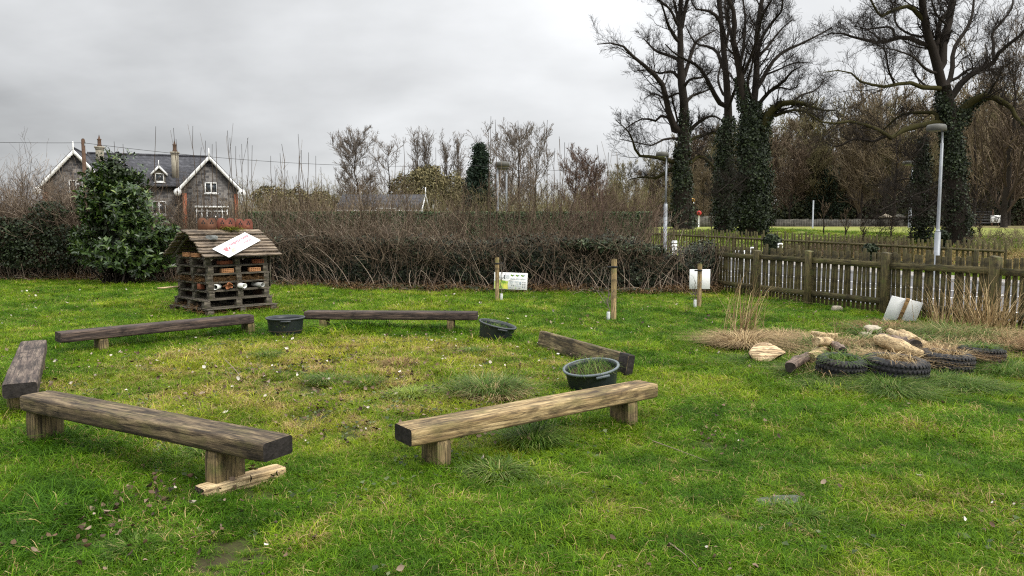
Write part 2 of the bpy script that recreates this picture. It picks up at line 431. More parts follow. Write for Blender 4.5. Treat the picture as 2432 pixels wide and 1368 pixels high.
M['roof_slate'] = stone_wall_mat('roof_slate', (.075, .075, .082), (.045, .045, .052), (.025, .025, .028), .4, .3)
M['render_grey'] = plain('render_grey', (.30, .27, .21), .9, .2, .3, 2.5, .1)
M['field_wall'] = stone_wall_mat('field_wall_stone', (.12, .11, .09), (.06, .056, .045), (.05, .05, .04), .6, .2)
M['ivy'] = leaf_mat('ivy_leaves', [(0, (.010, .015, .007)), (.55, (.020, .030, .012)), (.9, (.040, .058, .021)), (1, (.08, .10, .05))], .55, .25)
M['hedge_ivy'] = leaf_mat('hedge_ivy_leaves', [(0, (.010, .012, .007)), (.6, (.019, .024, .012)), (.88, (.034, .046, .02)), (1, (.085, .10, .06))], .58, .22)
M['laurel'] = leaf_mat('laurel_leaves', [(0, (.014, .028, .007)), (.5, (.034, .065, .013)), (.85, (.075, .12, .024)), (1, (.20, .24, .05))], .36, .42)
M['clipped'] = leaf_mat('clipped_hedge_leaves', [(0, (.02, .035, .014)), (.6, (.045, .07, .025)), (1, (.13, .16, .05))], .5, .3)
M['conifer'] = leaf_mat('conifer_leaves', [(0, (.010, .02, .012)), (.7, (.02, .038, .02)), (1, (.04, .065, .03))], .6, .2)
M['dark_evergreen'] = leaf_mat('dark_evergreen_leaves', [(0, (.028, .036, .018)), (.7, (.055, .066, .03)), (1, (.10, .105, .045))], .6, .2)
M['bark'] = leaf_mat('bark', [(0, (.014, .011, .009)), (1, (.036, .028, .021))], .9, .15)
M['mossy_bark'] = leaf_mat('mossy_bark', [(0, (.022, .019, .009)), (1, (.06, .055, .016))], .95, .1)
M['twig_brown'] = leaf_mat('twig_brown', [(0, (.04, .028, .019)), (.5, (.085, .060, .040)), (.85, (.16, .118, .08)), (1, (.30, .23, .16))], .85, .15)
M['twig_red'] = leaf_mat('twig_red', [(0, (.055, .034, .026)), (.7, (.12, .078, .060)), (1, (.19, .13, .10))], .85, .15)
M['twig_grey'] = leaf_mat('twig_grey', [(0, (.09, .074, .06)), (1, (.20, .165, .135))], .9, .1)
M['wood_twig'] = leaf_mat('wood_twig', [(0, (.09, .070, .045)), (.5, (.165, .128, .082)), (1, (.25, .20, .13))], .95, .05)
M['wood_olive'] = leaf_mat('wood_olive', [(0, (.085, .078, .04)), (.5, (.165, .145, .075)), (1, (.27, .23, .12))], .95, .05)
M['cane'] = leaf_mat('cane_stems', [(0, (.10, .07, .05)), (.6, (.21, .16, .12)), (1, (.42, .34, .26))], .75, .2)
M['straw'] = leaf_mat('straw', [(0, (.10, .065, .03)), (.5, (.27, .18, .085)), (1, (.50, .38, .20))], .75, .2, .15)
M['rust_straw'] = leaf_mat('rust_straw', [(0, (.075, .042, .02)), (.6, (.20, .115, .05)), (1, (.36, .24, .12))], .8, .2, .1)
M['tuss_green'] = leaf_mat('tussock_green', [(0, (.03, .066, .008)), (.6, (.078, .15, .014)), (.9, (.15, .21, .04)), (1, (.32, .27, .12))], .6, .18, .3)
M['tuss_blue'] = leaf_mat('tussock_blue', [(0, (.035, .07, .010)), (.55, (.085, .15, .020)), (.86, (.16, .22, .05)), (1, (.40, .33, .16))], .6, .18, .3)
M['tuss_lime'] = leaf_mat('tussock_lime', [(0, (.10, .15, .015)), (.6, (.20, .28, .025)), (1, (.34, .38, .07))], .5, .3, .25)
M['litter'] = leaf_mat('litter', [(0, (.030, .021, .015)), (.5, (.11, .068, .040)), (.8, (.24, .18, .13)), (1, (.58, .54, .48))], .75, .2)
M['cover'] = leaf_mat('cover', [(0, (.022, .034, .012)), (.6, (.05, .075, .022)), (1, (.11, .13, .06))], .65, .2)

# ------------------------------------------------------------------ things, parts, labels
def tag(o, label=None, cat=None, group=None, kind=None):
    if label: o['label'] = label
    if cat: o['category'] = cat
    if group: o['group'] = group
    if kind: o['kind'] = kind
    return o
def thing(name, label, cat, loc=(0, 0, 0), rz=0.0, group=None, rot=None):
    o = bpy.data.objects.new(name, None); COL.objects.link(o); o.empty_display_size = .2
    o.location = tuple(loc); o.rotation_euler = (0, 0, rz) if rot is None else rot
    return tag(o, label, cat, group)
def copy_tree(o, parent=None):
    c = o.copy(); COL.objects.link(c); c.parent = parent
    for ch in o.children: copy_tree(ch, c)
    return c
def part(name, mb, m, root, smooth=False, world=False):
    return mb.obj(name, m, root, smooth, off=tuple(root.location) if world else None)
def share(name, me, root, loc=(0, 0, 0), rot=(0, 0, 0)):
    o = bpy.data.objects.new(name, me); COL.objects.link(o); o.parent = root; o.location = tuple(loc); o.rotation_euler = rot; return o
def rotz(a): return A([[math.cos(a), -math.sin(a), 0], [math.sin(a), math.cos(a), 0], [0, 0, 1]])

# ------------------------------------------------------------------ ground, road, pavement
def grass_color_nodes(nt, pos):
    a = noise(nt, .35, 4, .6, pos); b = noise(nt, 2.3, 5, .65, pos); c = noise(nt, 14, 4, .7, pos)
    c1 = ramp(nt, b, [(.32, (.022, .036, .008)), (.5, (.042, .064, .012)), (.66, (.075, .092, .02)), (.8, (.12, .115, .04))])
    c2 = mixc(nt, ramp(nt, a, [(.4, (0, 0, 0)), (.65, (1, 1, 1))]), c1, mixc(nt, .5, c1, (.10, .13, .02)))
    return mixc(nt, 1, c2, ramp(nt, c, [(.3, (.45,)*3), (.7, (1.4,)*3)]), 'MULTIPLY'), c
def ground_mat():
    m, nt, b = new_mat('lawn_ground'); g = nd(nt, 'ShaderNodeNewGeometry'); col, h = grass_color_nodes(nt, g.outputs['Position'])
    sp = nd(nt, 'ShaderNodeSeparateXYZ'); nt.links.new(g.outputs['Position'], sp.inputs[0])
    # beyond the lawn: brighter meadow and brown rough strip
    rough = nd(nt, 'ShaderNodeAttribute'); rough.attribute_name = 'rough'
    field = nd(nt, 'ShaderNodeAttribute'); field.attribute_name = 'field'
    nz = noise(nt, 1.1, 6, .7, g.outputs['Position'])
    fcol = mixc(nt, ramp(nt, nz, [(.35, (0, 0, 0)), (.65, (1, 1, 1))]), (.155, .185, .035), (.21, .215, .06))
    col = mixc(nt, field.outputs['Fac'], col, fcol)
    rcol = mixc(nt, ramp(nt, nz, [(.35, (0, 0, 0)), (.65, (1, 1, 1))]), (.06, .05, .025), (.19, .15, .07))
    col = mixc(nt, rough.outputs['Fac'], col, rcol)
    soil = attr(nt, 'soil'); col = mixc(nt, soil, col, (.04, .03, .018))
    nt.links.new(col, b.inputs['Base Color']); b.inputs['Roughness'].default_value = .95; b.inputs['Specular IOR Level'].default_value = .1
    bump(nt, b, h, .6, .03); return m
def side(x, y):          # signed distance past the far fence line
    return (x-7.2)*.813+(y-40)*.581
RC = G(750, 885)         # centre of the bench ring
BARE = [(375, 1192, .22), (560, 1318, .24), (330, 1205, .16), (735, 925, .26), (905, 935, .24), (630, 918, .30), (560, 892, .24), (1120, 1050, .16), (1690, 1062, .14), (850, 1030, .20), (470, 960, .16), (960, 905, .22), (690, 880, .18), (1180, 985, .18), (580, 1150, .16), (200, 1290, .14), (1060, 850, .2), (800, 865, .2), (1010, 1000, .16), (760, 985, .2)]
BARE = [(*G(a, b)[:2], r) for a, b, r in BARE]
def bareness(x, y):
    w = np.zeros_like(np.asarray(x, float)); e = .25+1.3*fbm(x, y, 7.0, 91)
    for (a, b, r) in BARE: w = np.maximum(w, np.exp(-(((x-a)**2+(y-b)**2*.6)/(r*r*e*e))**1.4))
    return np.clip(w*1.0, 0, 1)
def make_ground():
    ys = np.concatenate([np.linspace(-6, 1, 8), np.linspace(1.3, 26, 140), np.linspace(26.4, 60, 90), np.linspace(61, 180, 60), A([200, 240, 300, 400, 600, 900])])
    us = np.linspace(-1.6, 1.6, 150)
    Y, U = np.meshgrid(ys, us, indexing='ij'); X = U*(np.maximum(Y, 0)*.95+9)
    Z = gz(X, Y)
    # small unevenness of the lawn
    Z = Z+(fbm(X, Y, 1.3, 3)-.5)*.05*sstep(Y, 1, 4)
    n, k = Y.shape; i = np.arange(n-1)[:, None]*k+np.arange(k-1)[None]
    F = np.stack([i, i+1, i+k+1, i+k], -1).reshape(-1, 4)
    mb = MB(); mb.add(np.stack([X, Y, Z], -1).reshape(-1, 3), F, .5)
    me = mb.mesh('ground', True); me.materials.append(ground_mat())
    s = side(X, Y).ravel(); x = X.ravel(); y = Y.ravel()
    fld = sstep(s, -9, -6)*(x > -2)
    nz = fbm(x, y, .35, 5)
    tf = ((x-7.2)*.581-(y-40)*.813)/16; rgh = np.clip(sstep(s, 0.8, 2.5)*(1-sstep(s, 5+5*nz, 8+6*nz)), 0, 1)*sstep(x, 2, 12)*sstep(tf, .25, .5)
    rgh = np.maximum(rgh, sstep(y, 15, 25)*(x < 3)*(s < 30)*.8*sstep(y-(22-.27*(x+16)), .2, 2))
    rgh = np.maximum(rgh, sstep(s, 42, 46)*.9)
    soil = bareness(x, y)*(y < 12)
    for nm, v in (('field', fld), ('rough', rgh), ('soil', soil)):
        a = me.attributes.new(nm, 'FLOAT', 'POINT'); a.data.foreach_set('value', v.astype(np.float32))
    o = bpy.data.objects.new('ground', me); COL.objects.link(o); tag(o, kind='structure')
make_ground()
def sheet(name, quad, m, z=.004, nu=16, nv=6):
    """a ground-hugging sheet between four ground points"""
    q = [A(p)[:2] for p in quad]; V = []
    for i in range(nu+1):
        for j in range(nv+1):
            u, v = i/nu, j/nv
            p = (q[0]*(1-u)+q[1]*u)*(1-v)+(q[3]*(1-u)+q[2]*u)*v
            V.append((p[0], p[1], float(gz(p[0], p[1]))+z))
    F = [(i*(nv+1)+j, (i+1)*(nv+1)+j, (i+1)*(nv+1)+j+1, i*(nv+1)+j+1) for i in range(nu) for j in range(nv)]
    o = MB().add(V, F).obj(name, m); return tag(o, kind='structure')
FD = A([.36, -.93]); FN = A([.93, .36])           # near fence direction (towards the camera) and outward normal
F0 = A([5.41, 16.37])
def fp(s, o): return F0+FD*s+FN*o
ROADZ = .035
sheet('road', [fp(-16, 1.0), fp(14, 1.0), fp(14, 9.4), fp(-16, 9.4)], M['asphalt'], ROADZ, 30, 14)
sheet('pavement', [fp(-16, 9.55), fp(14, 9.55), fp(14, 11.6), fp(-16, 11.6)], M['pavement'], ROADZ+.1, 30, 4)
for nm, a, b2, w in (('kerb', 9.4, 9.55, .11), ):
    mb = MB()
    for i in range(30):
        s0 = -16+i*1.0; p = fp(s0+.5, (a+b2)/2); mb.box((p[0], p[1], float(gz(*p))+ROADZ+w/2-.03), (.15, .99, w+.06), rotz(math.atan2(FN[1], FN[0])), bev=.012)
    tag(mb.obj('kerb', M['kerb']), kind='structure')
mb = MB()
def stripe(s0, o0, s1, o1, w):
    a, b2 = fp(s0, o0), fp(s1, o1); d = unit(b2-a); nrm = A([-d[1], d[0]])*w/2; n = 8; V = []
    for i in range(n+1):
        p = a+(b2-a)*i/n
        for q in (p-nrm, p+nrm): V.append((q[0], q[1], float(gz(*q))+ROADZ+.006))
    mb.add(V, [(2*i, 2*i+1, 2*i+3, 2*i+2) for i in range(n)])
for o0 in (1.6, 5.4): stripe(-16, o0, 14, o0, .11)
for s0 in np.arange(-15, 14, 2.4): stripe(s0, 1.6, s0, 5.4, .10)
tag(mb.obj('road_marking', M['road_paint']), kind='structure')

# ------------------------------------------------------------------ houses
def extr(mb, poly3, vec, tone=None):
    p = A(poly3, ); n = len(p); V = np.concatenate([p, p+A(vec)])
    F = [tuple(range(n)), tuple(range(2*n-1, n-1, -1))]+[(i, i+n, (i+1) % n+n, (i+1) % n) for i in range(n)]
    mb.add(V, F, tone)
def slab(mb, a, b, c, d, th, tone=None):
    a, b, c, d = map(A, (a, b, c, d)); n = unit(np.cross(b-a, d-a)); 
    if n[2] < 0: n = -n
    V = np.concatenate([[a, b, c, d], A([a, b, c, d])-n*th]); mb.add(V, [(0, 1, 2, 3), (7, 6, 5, 4), (0, 4, 5, 1), (1, 5, 6, 2), (2, 6, 7, 3), (3, 7, 4, 0)], tone)
HB = float(gz(-30, 72))-.05
def gable_wing(root, cx, hw, y0, y1, ze, za, over=.55):
    w = MB(); extr(w, [(cx-hw, y0, HB), (cx+hw, y0, HB), (cx+hw, y0, ze), (cx, y0, za-.2), (cx-hw, y0, ze)], (0, y1-y0, 0)); part('wall', w, M['house_stone'], root, world=True)
    sl = (za-ze)/hw; zo = ze-sl*over
    r = MB()
    for s in (-1, 1): slab(r, (cx, y0-.45, za+.12), (cx+s*(hw+over), y0-.45, zo+.12), (cx+s*(hw+over), y1, zo+.12), (cx, y1, za+.12), .12)
    r.tube([(cx, y0-.4, za+.12), (cx, y1, za+.12)], .11, 6)
    part('roof', r, M['roof_slate'], root, world=True)
    # scalloped white bargeboards with a rounded end on each side
    for s in (-1, 1):
        b = MB(); n = 17; top = []; bot = []
        for i in range(n*4+1):
            f = i/(n*4); x = cx+s*f*(hw+over); z = za+.02-(za-zo)*f
            top.append((x, y0-.56, z)); bot.append((x, y0-.56, z-.40-.05*abs(math.sin(f*n*math.pi))))
        extr(b, top+bot[::-1], (0, .07, 0))
        ex, ez = cx+s*(hw+over-.12), zo-.18
        extr(b, [(ex+.36*math.cos(t), y0-.60, ez+.36*math.sin(t)) for t in np.linspace(0, 2*math.pi, 17)[:-1]], (0, .06, 0))
        bb = part('bargeboard', b, M['white_paint'], root, world=True)
        h = MB(); extr(h, [(ex+.09*math.cos(t), y0-.612, ez+.09*math.sin(t)) for t in np.linspace(0, 2*math.pi, 11)[:-1]], (0, .01, 0)); part('rosette', h, M['black'], root, world=True).parent = bb
    f = MB(); f.box((cx, y0-.56, za+.15), (.11, .11, 1.1), bev=.02); part('finial', f, M['white_paint'], root, world=True)
    for s in (-1, 1):
        q = MB(); q.box((cx+s*(hw-.16), y0-.012, (HB+ze)/2-.4), (.42, .06, ze-HB-.9)); part('quoin', q, M['red_brick'], root, world=True)
def window(root, x, y, z, w, h, lights=2):
    g = MB(); g.box((x, y+.02, z), (w-.1, .04, h-.1)); pane = None
    f = MB()
    for s in (-1, 1):
        f.box((x+s*(w/2-.05), y-.02, z), (.10, .10, h)); f.box((x, y-.022, z+s*(h/2-.05)), (w, .098, .10))
    for i in range(1, lights): f.box((x-w/2+w*i/lights, y-.024, z), (.11, .09, h-.02))
    f.box((x, y-.06, z-h/2-.06), (w+.2, .2, .08))
    fo = part('window', f, M['white_paint'], root, world=True); pane = part('pane', g, M['glass_dark'], root, world=True); pane.parent = fo
    return fo
def chimney(root, x, y, z0, z1, w=.68, pots=1):
    c = MB(); c.box((x, y, (z0+z1)/2), (w, w, z1-z0)); c.box((x, y, z1+.02), (w+.2, w+.2, .16)); c.box((x, y, z1-.16), (w+.08, w+.08, .1))
    co = part('chimney', c, M['render_grey'], root, world=True)
    p = MB(); p.lathe([(.2, 0), (.23, .1), (.18, .2), (.17, .62), (.21, .68), (.21, .74), (.12, .74)], (x, y, z1+.1), 12); p.tube([(x, y, z1+.8), (x, y, z1+1.25)], [.14, .02], 6)
    o = part('chimney_pot', p, M['pole_wood'], root, True, True); o.parent = co
def stone_house():
    root = thing('stone_house', 'grey stone house with twin gables, white scalloped bargeboards and slate roof', 'house', (-33.5, 72, HB), math.radians(21)); root.scale = (.95, 1, 1)
    gable_wing(root, -29.05, 2.62, 72, 82, 5.55, 8.35)
    gable_wing(root, -41.0, 2.75, 71.2, 82, 5.45, 8.45)
    w = MB(); w.box((-34.9, 78, (HB+5.55)/2), (7.3, 9.0, 5.55-HB)); part('wall', w, M['house_stone'], root, world=True)
    r = MB(); slab(r, (-41, 73.0, 5.45), (-29.3, 73.0, 5.45), (-29.3, 78, 8.75), (-41, 78, 8.75), .14); slab(r, (-41, 83, 5.45), (-29.3, 83, 5.45), (-29.3, 78, 8.75), (-41, 78, 8.75), .14)
    r.tube([(-41, 78, 8.78), (-29.3, 78, 8.78)], .12, 6); part('roof', r, M['roof_slate'], root, world=True)
    g = MB(); g.box((-35, 72.95, 5.36), (6.6, .14, .14)); part('gutter', g, M['black'], root, world=True)
    chimney(root, -32.4, 74.6, 6.0, 8.75); chimney(root, -39.6, 76.5, 7.5, 9.2)
    for cx in (-33.85, -37.35):
        d = MB(); extr(d, [(cx-.5, 73.4, 5.7), (cx+.5, 73.4, 5.7), (cx+.5, 73.4, 6.75), (cx, 73.4, 7.25), (cx-.5, 73.4, 6.75)], (0, 3.2, 0)); do = part('dormer', d, M['render_grey'], root, world=True)
        r = MB()
        for s in (-1, 1): slab(r, (cx, 73.1, 7.42), (cx+s*.75, 73.1, 6.62), (cx+s*.75, 76.2, 6.62), (cx, 76.2, 7.42), .08)
        ro = part('dormer_roof', r, M['roof_slate'], root, world=True); ro.parent = do
        b = MB()
        for s in (-1, 1): extr(b, [(cx, 73.02, 7.42), (cx+s*.78, 73.02, 6.6), (cx+s*.78, 73.02, 6.34), (cx, 73.02, 7.14)], (0, .07, 0))
        b.box((cx, 73.03, 7.55), (.06, .06, .65)); bo = part('bargeboard', b, M['white_paint'], root, world=True); bo.parent = do
        window(root, cx, 73.36, 6.22, .85, .85, 1)
    window(root, -28.95, 71.97, 5.25, 1.2, 1.05, 2); window(root, -41.0, 71.17, 5.2, 1.2, 1.05, 2); window(root, -34.0, 73.47, 3.3, 1.3, 1.3, 2)
    bay = MB(); bay.box((-28.9, 71.3, 2.0), (3.1, 1.3, 2.4)); part('bay_window', bay, M['glass_dark'], root, world=True)
    bt = MB(); bt.box((-28.9, 71.25, 3.36), (3.3, 1.5, .2))
    for i in range(7): bt.box((-30.35+i*.48, 70.62, 2.1), (.09, .09, 2.3))
    bt.box((-28.9, 70.62, 2.95), (3.1, .08, .10)); part('bay_frame', bt, M['white_paint'], root, world=True)
stone_house()
def bungalow():
    b0 = float(gz(-11, 62)); root = thing('bungalow', 'low bungalow with grey slate roof and white walls half hidden behind bare shrubs', 'house', (-11, 62, b0))
    w = MB(); w.box((-11, 64.6, (b0+3.0)/2), (6.4, 5, 3.0-b0)); extr(w, [(-7.75, 62.1, 2.95), (-7.75, 67.1, 2.95), (-7.75, 64.6, 4.1)], (-.2, 0, 0)); part('wall', w, M['white_paint'], root, world=True)
    r = MB()
    for s in (-1, 1): slab(r, (-14.6, 64.6, 4.25), (-7.5, 64.6, 4.25), (-7.5, 64.6+s*2.9, 2.85), (-14.6, 64.6+s*2.9, 2.85), .12)
    part('roof', r, M['roof_slate'], root, world=True)
    f = MB()
    for s in (-1, 1): extr(f, [(-7.46, 64.6, 4.28), (-7.46, 64.6+s*2.95, 2.86), (-7.46, 64.6+s*2.95, 2.62), (-7.46, 64.6, 4.02)], (.06, 0, 0))
    f.box((-7.44, 64.6, 4.5), (.08, .08, .7)); part('bargeboard', f, M['white_paint'], root, world=True)
    g = MB(); g.box((-11.05, 61.62, 2.80), (7.1, .1, .12)); part('gutter', g, M['white_paint'], root, world=True)
    q = MB(); q.box((-8.0, 62.06, 1.9), (.5, .06, 2.0)); part('quoin', q, M['red_brick'], root, world=True)
    for x in (-13.4, -12.3): window(root, x, 62.06, 2.25, .8, .9, 1)
    d = MB(); d.box((-10.3, 61.3, 1.9), (1.15, 1.0, 2.0)); d.box((-10.3, 61.25, 2.95), (1.4, 1.2, .12)); part('porch', d, M['white_paint'], root, world=True)
bungalow()

# ------------------------------------------------------------------ poles, wires, lamps, signs far off
def utility_pole(px, ytop, d, r, label):
    t = P(px, ytop, d); b = float(gz(t[0], d)); root = thing('utility_pole', label, 'pole', (t[0], d, b))
    mb = MB(); mb.tube([(0, 0, -.3), (0, 0, t[2]-b-.08), (0, 0, t[2]-b)], [r*1.25, r, r*.55], 10); part('pole', mb, M['pole_wood'], root, True)
    h = MB(); h.tube([(-.12, 0, t[2]-b-.3), (.12, 0, t[2]-b-.3)], .025, 6); h.tube([(.1, 0, t[2]-b-.42), (.1, 0, t[2]-b-.2)], .04, 8); part('insulator', h, M['galv'], root, True)
    return A([t[0], d, t[2]-.25])
pA = utility_pole(197, 329, 45, .10, 'brown wooden utility pole in front of the left house gable')
pB = utility_pole(1622, 404, 70, .11, 'wooden utility pole standing behind an ivy covered trunk')
def wire(a, b, sag, label):
    n = 24; pts = [a+(b-a)*i/n-A([0, 0, 4*sag*(i/n)*(1-i/n)]) for i in range(n+1)]
    tag(MB().tube(pts, .014, 5).obj('overhead_wire', M['wire']), label, 'wire')
wire(P(-140, 334, 44), pA, .05, 'thin overhead wire running left from the wooden pole')
wire(pA, P(1110, 392, 60), .55, 'thin overhead wire sagging right from the pole over the house')
wire(P(1110, 392, 60), pB, .2, 'thin overhead wire crossing behind the centre lamp posts')
def lamp_post(px_b, px_t, yt, d, side_, label, hs=1.0, base_h=1.0, group=None):
    b = P(px_b, 600, d); b[2] = gz(b[0], d); t = P(px_t, yt, d)
    H = t[2]-b[2]; root = thing('lamp_post', label, 'street lamp', b, group=group); dx = 0.0
    mb = MB(); mb.tube([(0, 0, base_h), (0, 0, base_h+.06), (0, 0, H*.55), (0, 0, H-.35), (0, 0, H-.34), (0, 0, H)], [.075*hs, .058*hs, .055*hs, .05*hs, .035*hs, .033*hs], 12); part('pole', mb, M['galv'], root, True)
    c = MB(); c.tube([(0, 0, -.2), (0, 0, base_h-.04), (0, 0, base_h)], [.10*hs, .10*hs, .06*hs], 12); co = part('base_column', c, M['galv'], root, True)
    dd = MB(); dd.box((0.0, -.1*hs, .62), (.10*hs, .02, .42), bev=.006); o = part('access_door', dd, M['galv'], root); o.parent = co
    h = MB(); R = rotz(0); hx = side_*.22*hs
    prof = [(.0, .23), (.15, .225), (.25, .205), (.29, .15), (.30, .0), (.27, -.012)]
    h.lathe([(r*hs, z*hs) for r, z in prof], (0, 0, 0), 20)
    h.V[-1][:, 0] *= 1.12; h.V[-1] += A([hx, 0, H+.02]); h.tube([(0, 0, H-.02), (-hx*.1, 0, H+.1), (hx*.5, 0, H+.15)], .05*hs, 8); ho = part('lamp_head', h, M['lamp_grey'], root, True)
    l = MB(); l.lathe([(0.0, -.05*hs), (.15*hs, -.035*hs), (.26*hs, -.004)], (0, 0, 0), 18); l.V[-1][:, 0] *= 1.1; l.V[-1] += A([hx, 0, H+.02]); lo = part('lens', l, M['lens'], root, True); lo.parent = ho
    return root
lamp_post(2225, 2243, 312, 22.8, -1, 'tall grey lamp post with oval head beside the ivy covered right trunk', .86, 1.55)
lamp_post(1579, 1589, 372, 33, -1, 'grey lamp post with oval head left of the ivy covered bare trees', .85, 2.5)
lamp_post(1182, 1183, 396, 52, 1, 'thinner of two lamp posts rising beyond the clipped hedge, with dished head', 1.5, 1.5)
lamp_post(1203, 1203, 402, 60, -1, 'lamp post just right of another one beside the dark conifer', 1.4, 1.5)
lamp_post(2158, 2165, 392, 64, -1, 'pale slim lamp post in front of the wood, left of small ivy trunk', 1.5, 1.5)
def belisha():
    t = P(1645, 472, 80); b = float(gz(t[0], 80)); H = t[2]-b
    root = thing('crossing_beacon', 'striped crossing beacon with amber globe beside the left ivy trunk', 'beacon', (t[0], 80, b)); n = 9
    for i in range(n):
        mb = MB(); mb.tube([(0, 0, H*i/n*.88), (0, 0, H*(i+1)/n*.88)], .07, 10); part('band', mb, M['white_paint'] if i % 2 else M['black'], root, True)
    g = MB(); g.lathe([(.03, -.2), (.2, -.12), (.25, 0), (.2, .15), (0, .22)], (0, 0, H*.88+.2), 14); part('globe', g, M['orange'], root, True)
    c = MB(); c.lathe([(.1, 0), (.22, .02), (.22, .12), (.1, .2)], (0, 0, H*.88-.18), 12); part('collar', c, M['white_paint'], root, True)
belisha()
def red_sign():
    t = P(1660, 506, 78); b = float(gz(t[0], 78)); root = thing('roundel_sign', 'small round red road sign on a short white post behind the field', 'sign', (t[0], 78, b)); H = t[2]-b
    mb = MB(); mb.tube([(0, 0, -.1), (0, 0, H+.2)], .06, 8); part('post', mb, M['white_paint'], root, True)
    f = MB(); extr(f, [(.25*math.cos(a), -.08, H+.25*math.sin(a)) for a in np.linspace(0, 2*math.pi, 21)[:-1]], (0, .03, 0)); fo = part('sign_face', f, M['red_sign'], root)
    s = MB()
    for x, z, w, h in ((-.08, .03, .04, .2), (.0, .0, .04, .24), (.08, .03, .04, .18), (0, -.11, .23, .04)): s.box((x, -.09, H+z), (w, .012, h))
    o = part('symbol', s, M['black'], root); o.parent = fo
red_sign()
def slim_post(px, yt, d, m, label, r=.05):
    t = P(px, yt, d); b = float(gz(t[0], d)); o = MB().tube([(0, 0, -.2), (0, 0, t[2]-b), (0, 0, t[2]-b+.01)], [r, r, r*.5], 8).obj('post', m); o.location = (t[0], d, b); tag(o, label, 'post')
slim_post(1932, 476, 60, M['galv'], 'slim grey metal post standing in the field before the wood', .06)
def bollard(px, yt, d, label, w=.16, group=None):
    t = P(px, yt, d); b = float(gz(t[0], d)); H = t[2]-b; root = thing('bollard', label, 'bollard', (t[0], d, b), group=group)
    mb = MB(); mb.tube([(0, 0, -.1), (0, 0, H-.25), (0, 0, H-.24)], [w/2, w/2, w*.42], 12); part('post', mb, M['white_paint'], root, True)
    c = MB()
    for i in range(2): c.tube([(0, 0, H-.23+i*.12), (0, 0, H-.15+i*.12), (0, 0, H-.14+i*.12)], [w*.62, w*.62, w*.4], 12)
    part('cap', c, M['white_paint'], root, True)
bollard(1602, 570, 27.5, 'white bollard with ringed cap standing right of the left lamp post')
bollard(1789, 585, 25.5, 'white bollard with ringed cap behind the first green fence post')
bollard(1853, 576, 31, 'short white bollard beside the round ivy stump at the far fence')
def white_pickets():
    a = P(1748, 597, 22.8); root = thing('white_picket_panel', 'short run of white pickets showing behind the ivy end of the hedge', 'fence', (a[0], 22.8, float(gz(a[0], 22.8))))
    for i in range(6):
        p = P(1750+i*9.6, 597, 22.8); mb = MB(); mb.box((p[0], 22.8, (p[2]+root.location[2])/2), (.052, .025, p[2]-root.location[2]), bev=.006); part('picket', mb, M['white_paint'], root, world=True)
    r = MB(); p0, p1 = P(1744, 640, 22.84), P(1804, 640, 22.84)
    for z in (.25, .8): r = MB(); r.box(((p0[0]+p1[0])/2, 22.84, root.location[2]+z), (p1[0]-p0[0], .03, .07)); part('rail', r, M['white_paint'], root, world=True)
white_pickets()
def field_wall():
    x0, x1, d = P(1842, 530, 94)[0], P(2112, 530, 94)[0], 94
    z0 = float(gz(40, d)); zt = P(1900, 522, d)[2]; root = thing('stone_wall', 'low mossy stone wall along the far edge of the green field', 'wall', ((x0+x1)/2, d, z0))
    mb = MB(); n = 46
    for i in range(n):
        xa, xb = x0+(x1-x0)*i/n, x0+(x1-x0)*(i+1)/n; mb.box(((xa+xb)/2, d, (z0+zt)/2-.2), (xb-xa, .6+.1*rng.random(), zt-z0+.4+.25*rng.random()))
    part('masonry', mb, M['field_wall'], root, world=True)
    for px in (2103, 2135):
        p = P(px, 517, 93); r = thing('gate_pillar', ('left' if px < 2120 else 'right')+' stone gate pillar at the gap in the field wall, with pale cap' if px < 2120 else 'plain stone gate pillar across the gap from the capped one', 'gate pillar', (p[0], 93, z0))
        c = MB(); c.box((0, 0, (p[2]-z0)/2), (.8, .8, p[2]-z0), bev=.03); part('shaft', c, M['field_wall'], r)
        c = MB(); H = p[2]-z0; V = [(-.55, -.55, H), (.55, -.55, H), (.55, .55, H), (-.55, .55, H), (-.55, -.55, H+.14), (.55, -.55, H+.14), (.55, .55, H+.14), (-.55, .55, H+.14), (0, 0, H+.5)]
        c.add(V, [(3, 2, 1, 0), (0, 1, 5, 4), (1, 2, 6, 5), (2, 3, 7, 6), (3, 0, 4, 7), (4, 5, 8), (5, 6, 8), (6, 7, 8), (7, 4, 8)]); part('cap', c, M['pale_stone'] if px < 2120 else M['field_wall'], r)
field_wall()
def far_wall_left():
    x0, x1, d = P(1440, 530, 88)[0], P(1760, 530, 88)[0], 88
    z0 = float(gz(15, d)); root = thing('stone_wall', 'dark low wall behind the ivy trunks at the left end of the field', 'wall', ((x0+x1)/2, d, z0)); mb = MB(); n = 40
    for i in range(n):
        xa, xb = x0+(x1-x0)*i/n, x0+(x1-x0)*(i+1)/n; mb.box(((xa+xb)/2, d, z0+.5), (xb-xa, .6, 1.35+.25*rng.random()))
    part('masonry', mb, M['field_wall'], root, world=True)
far_wall_left()
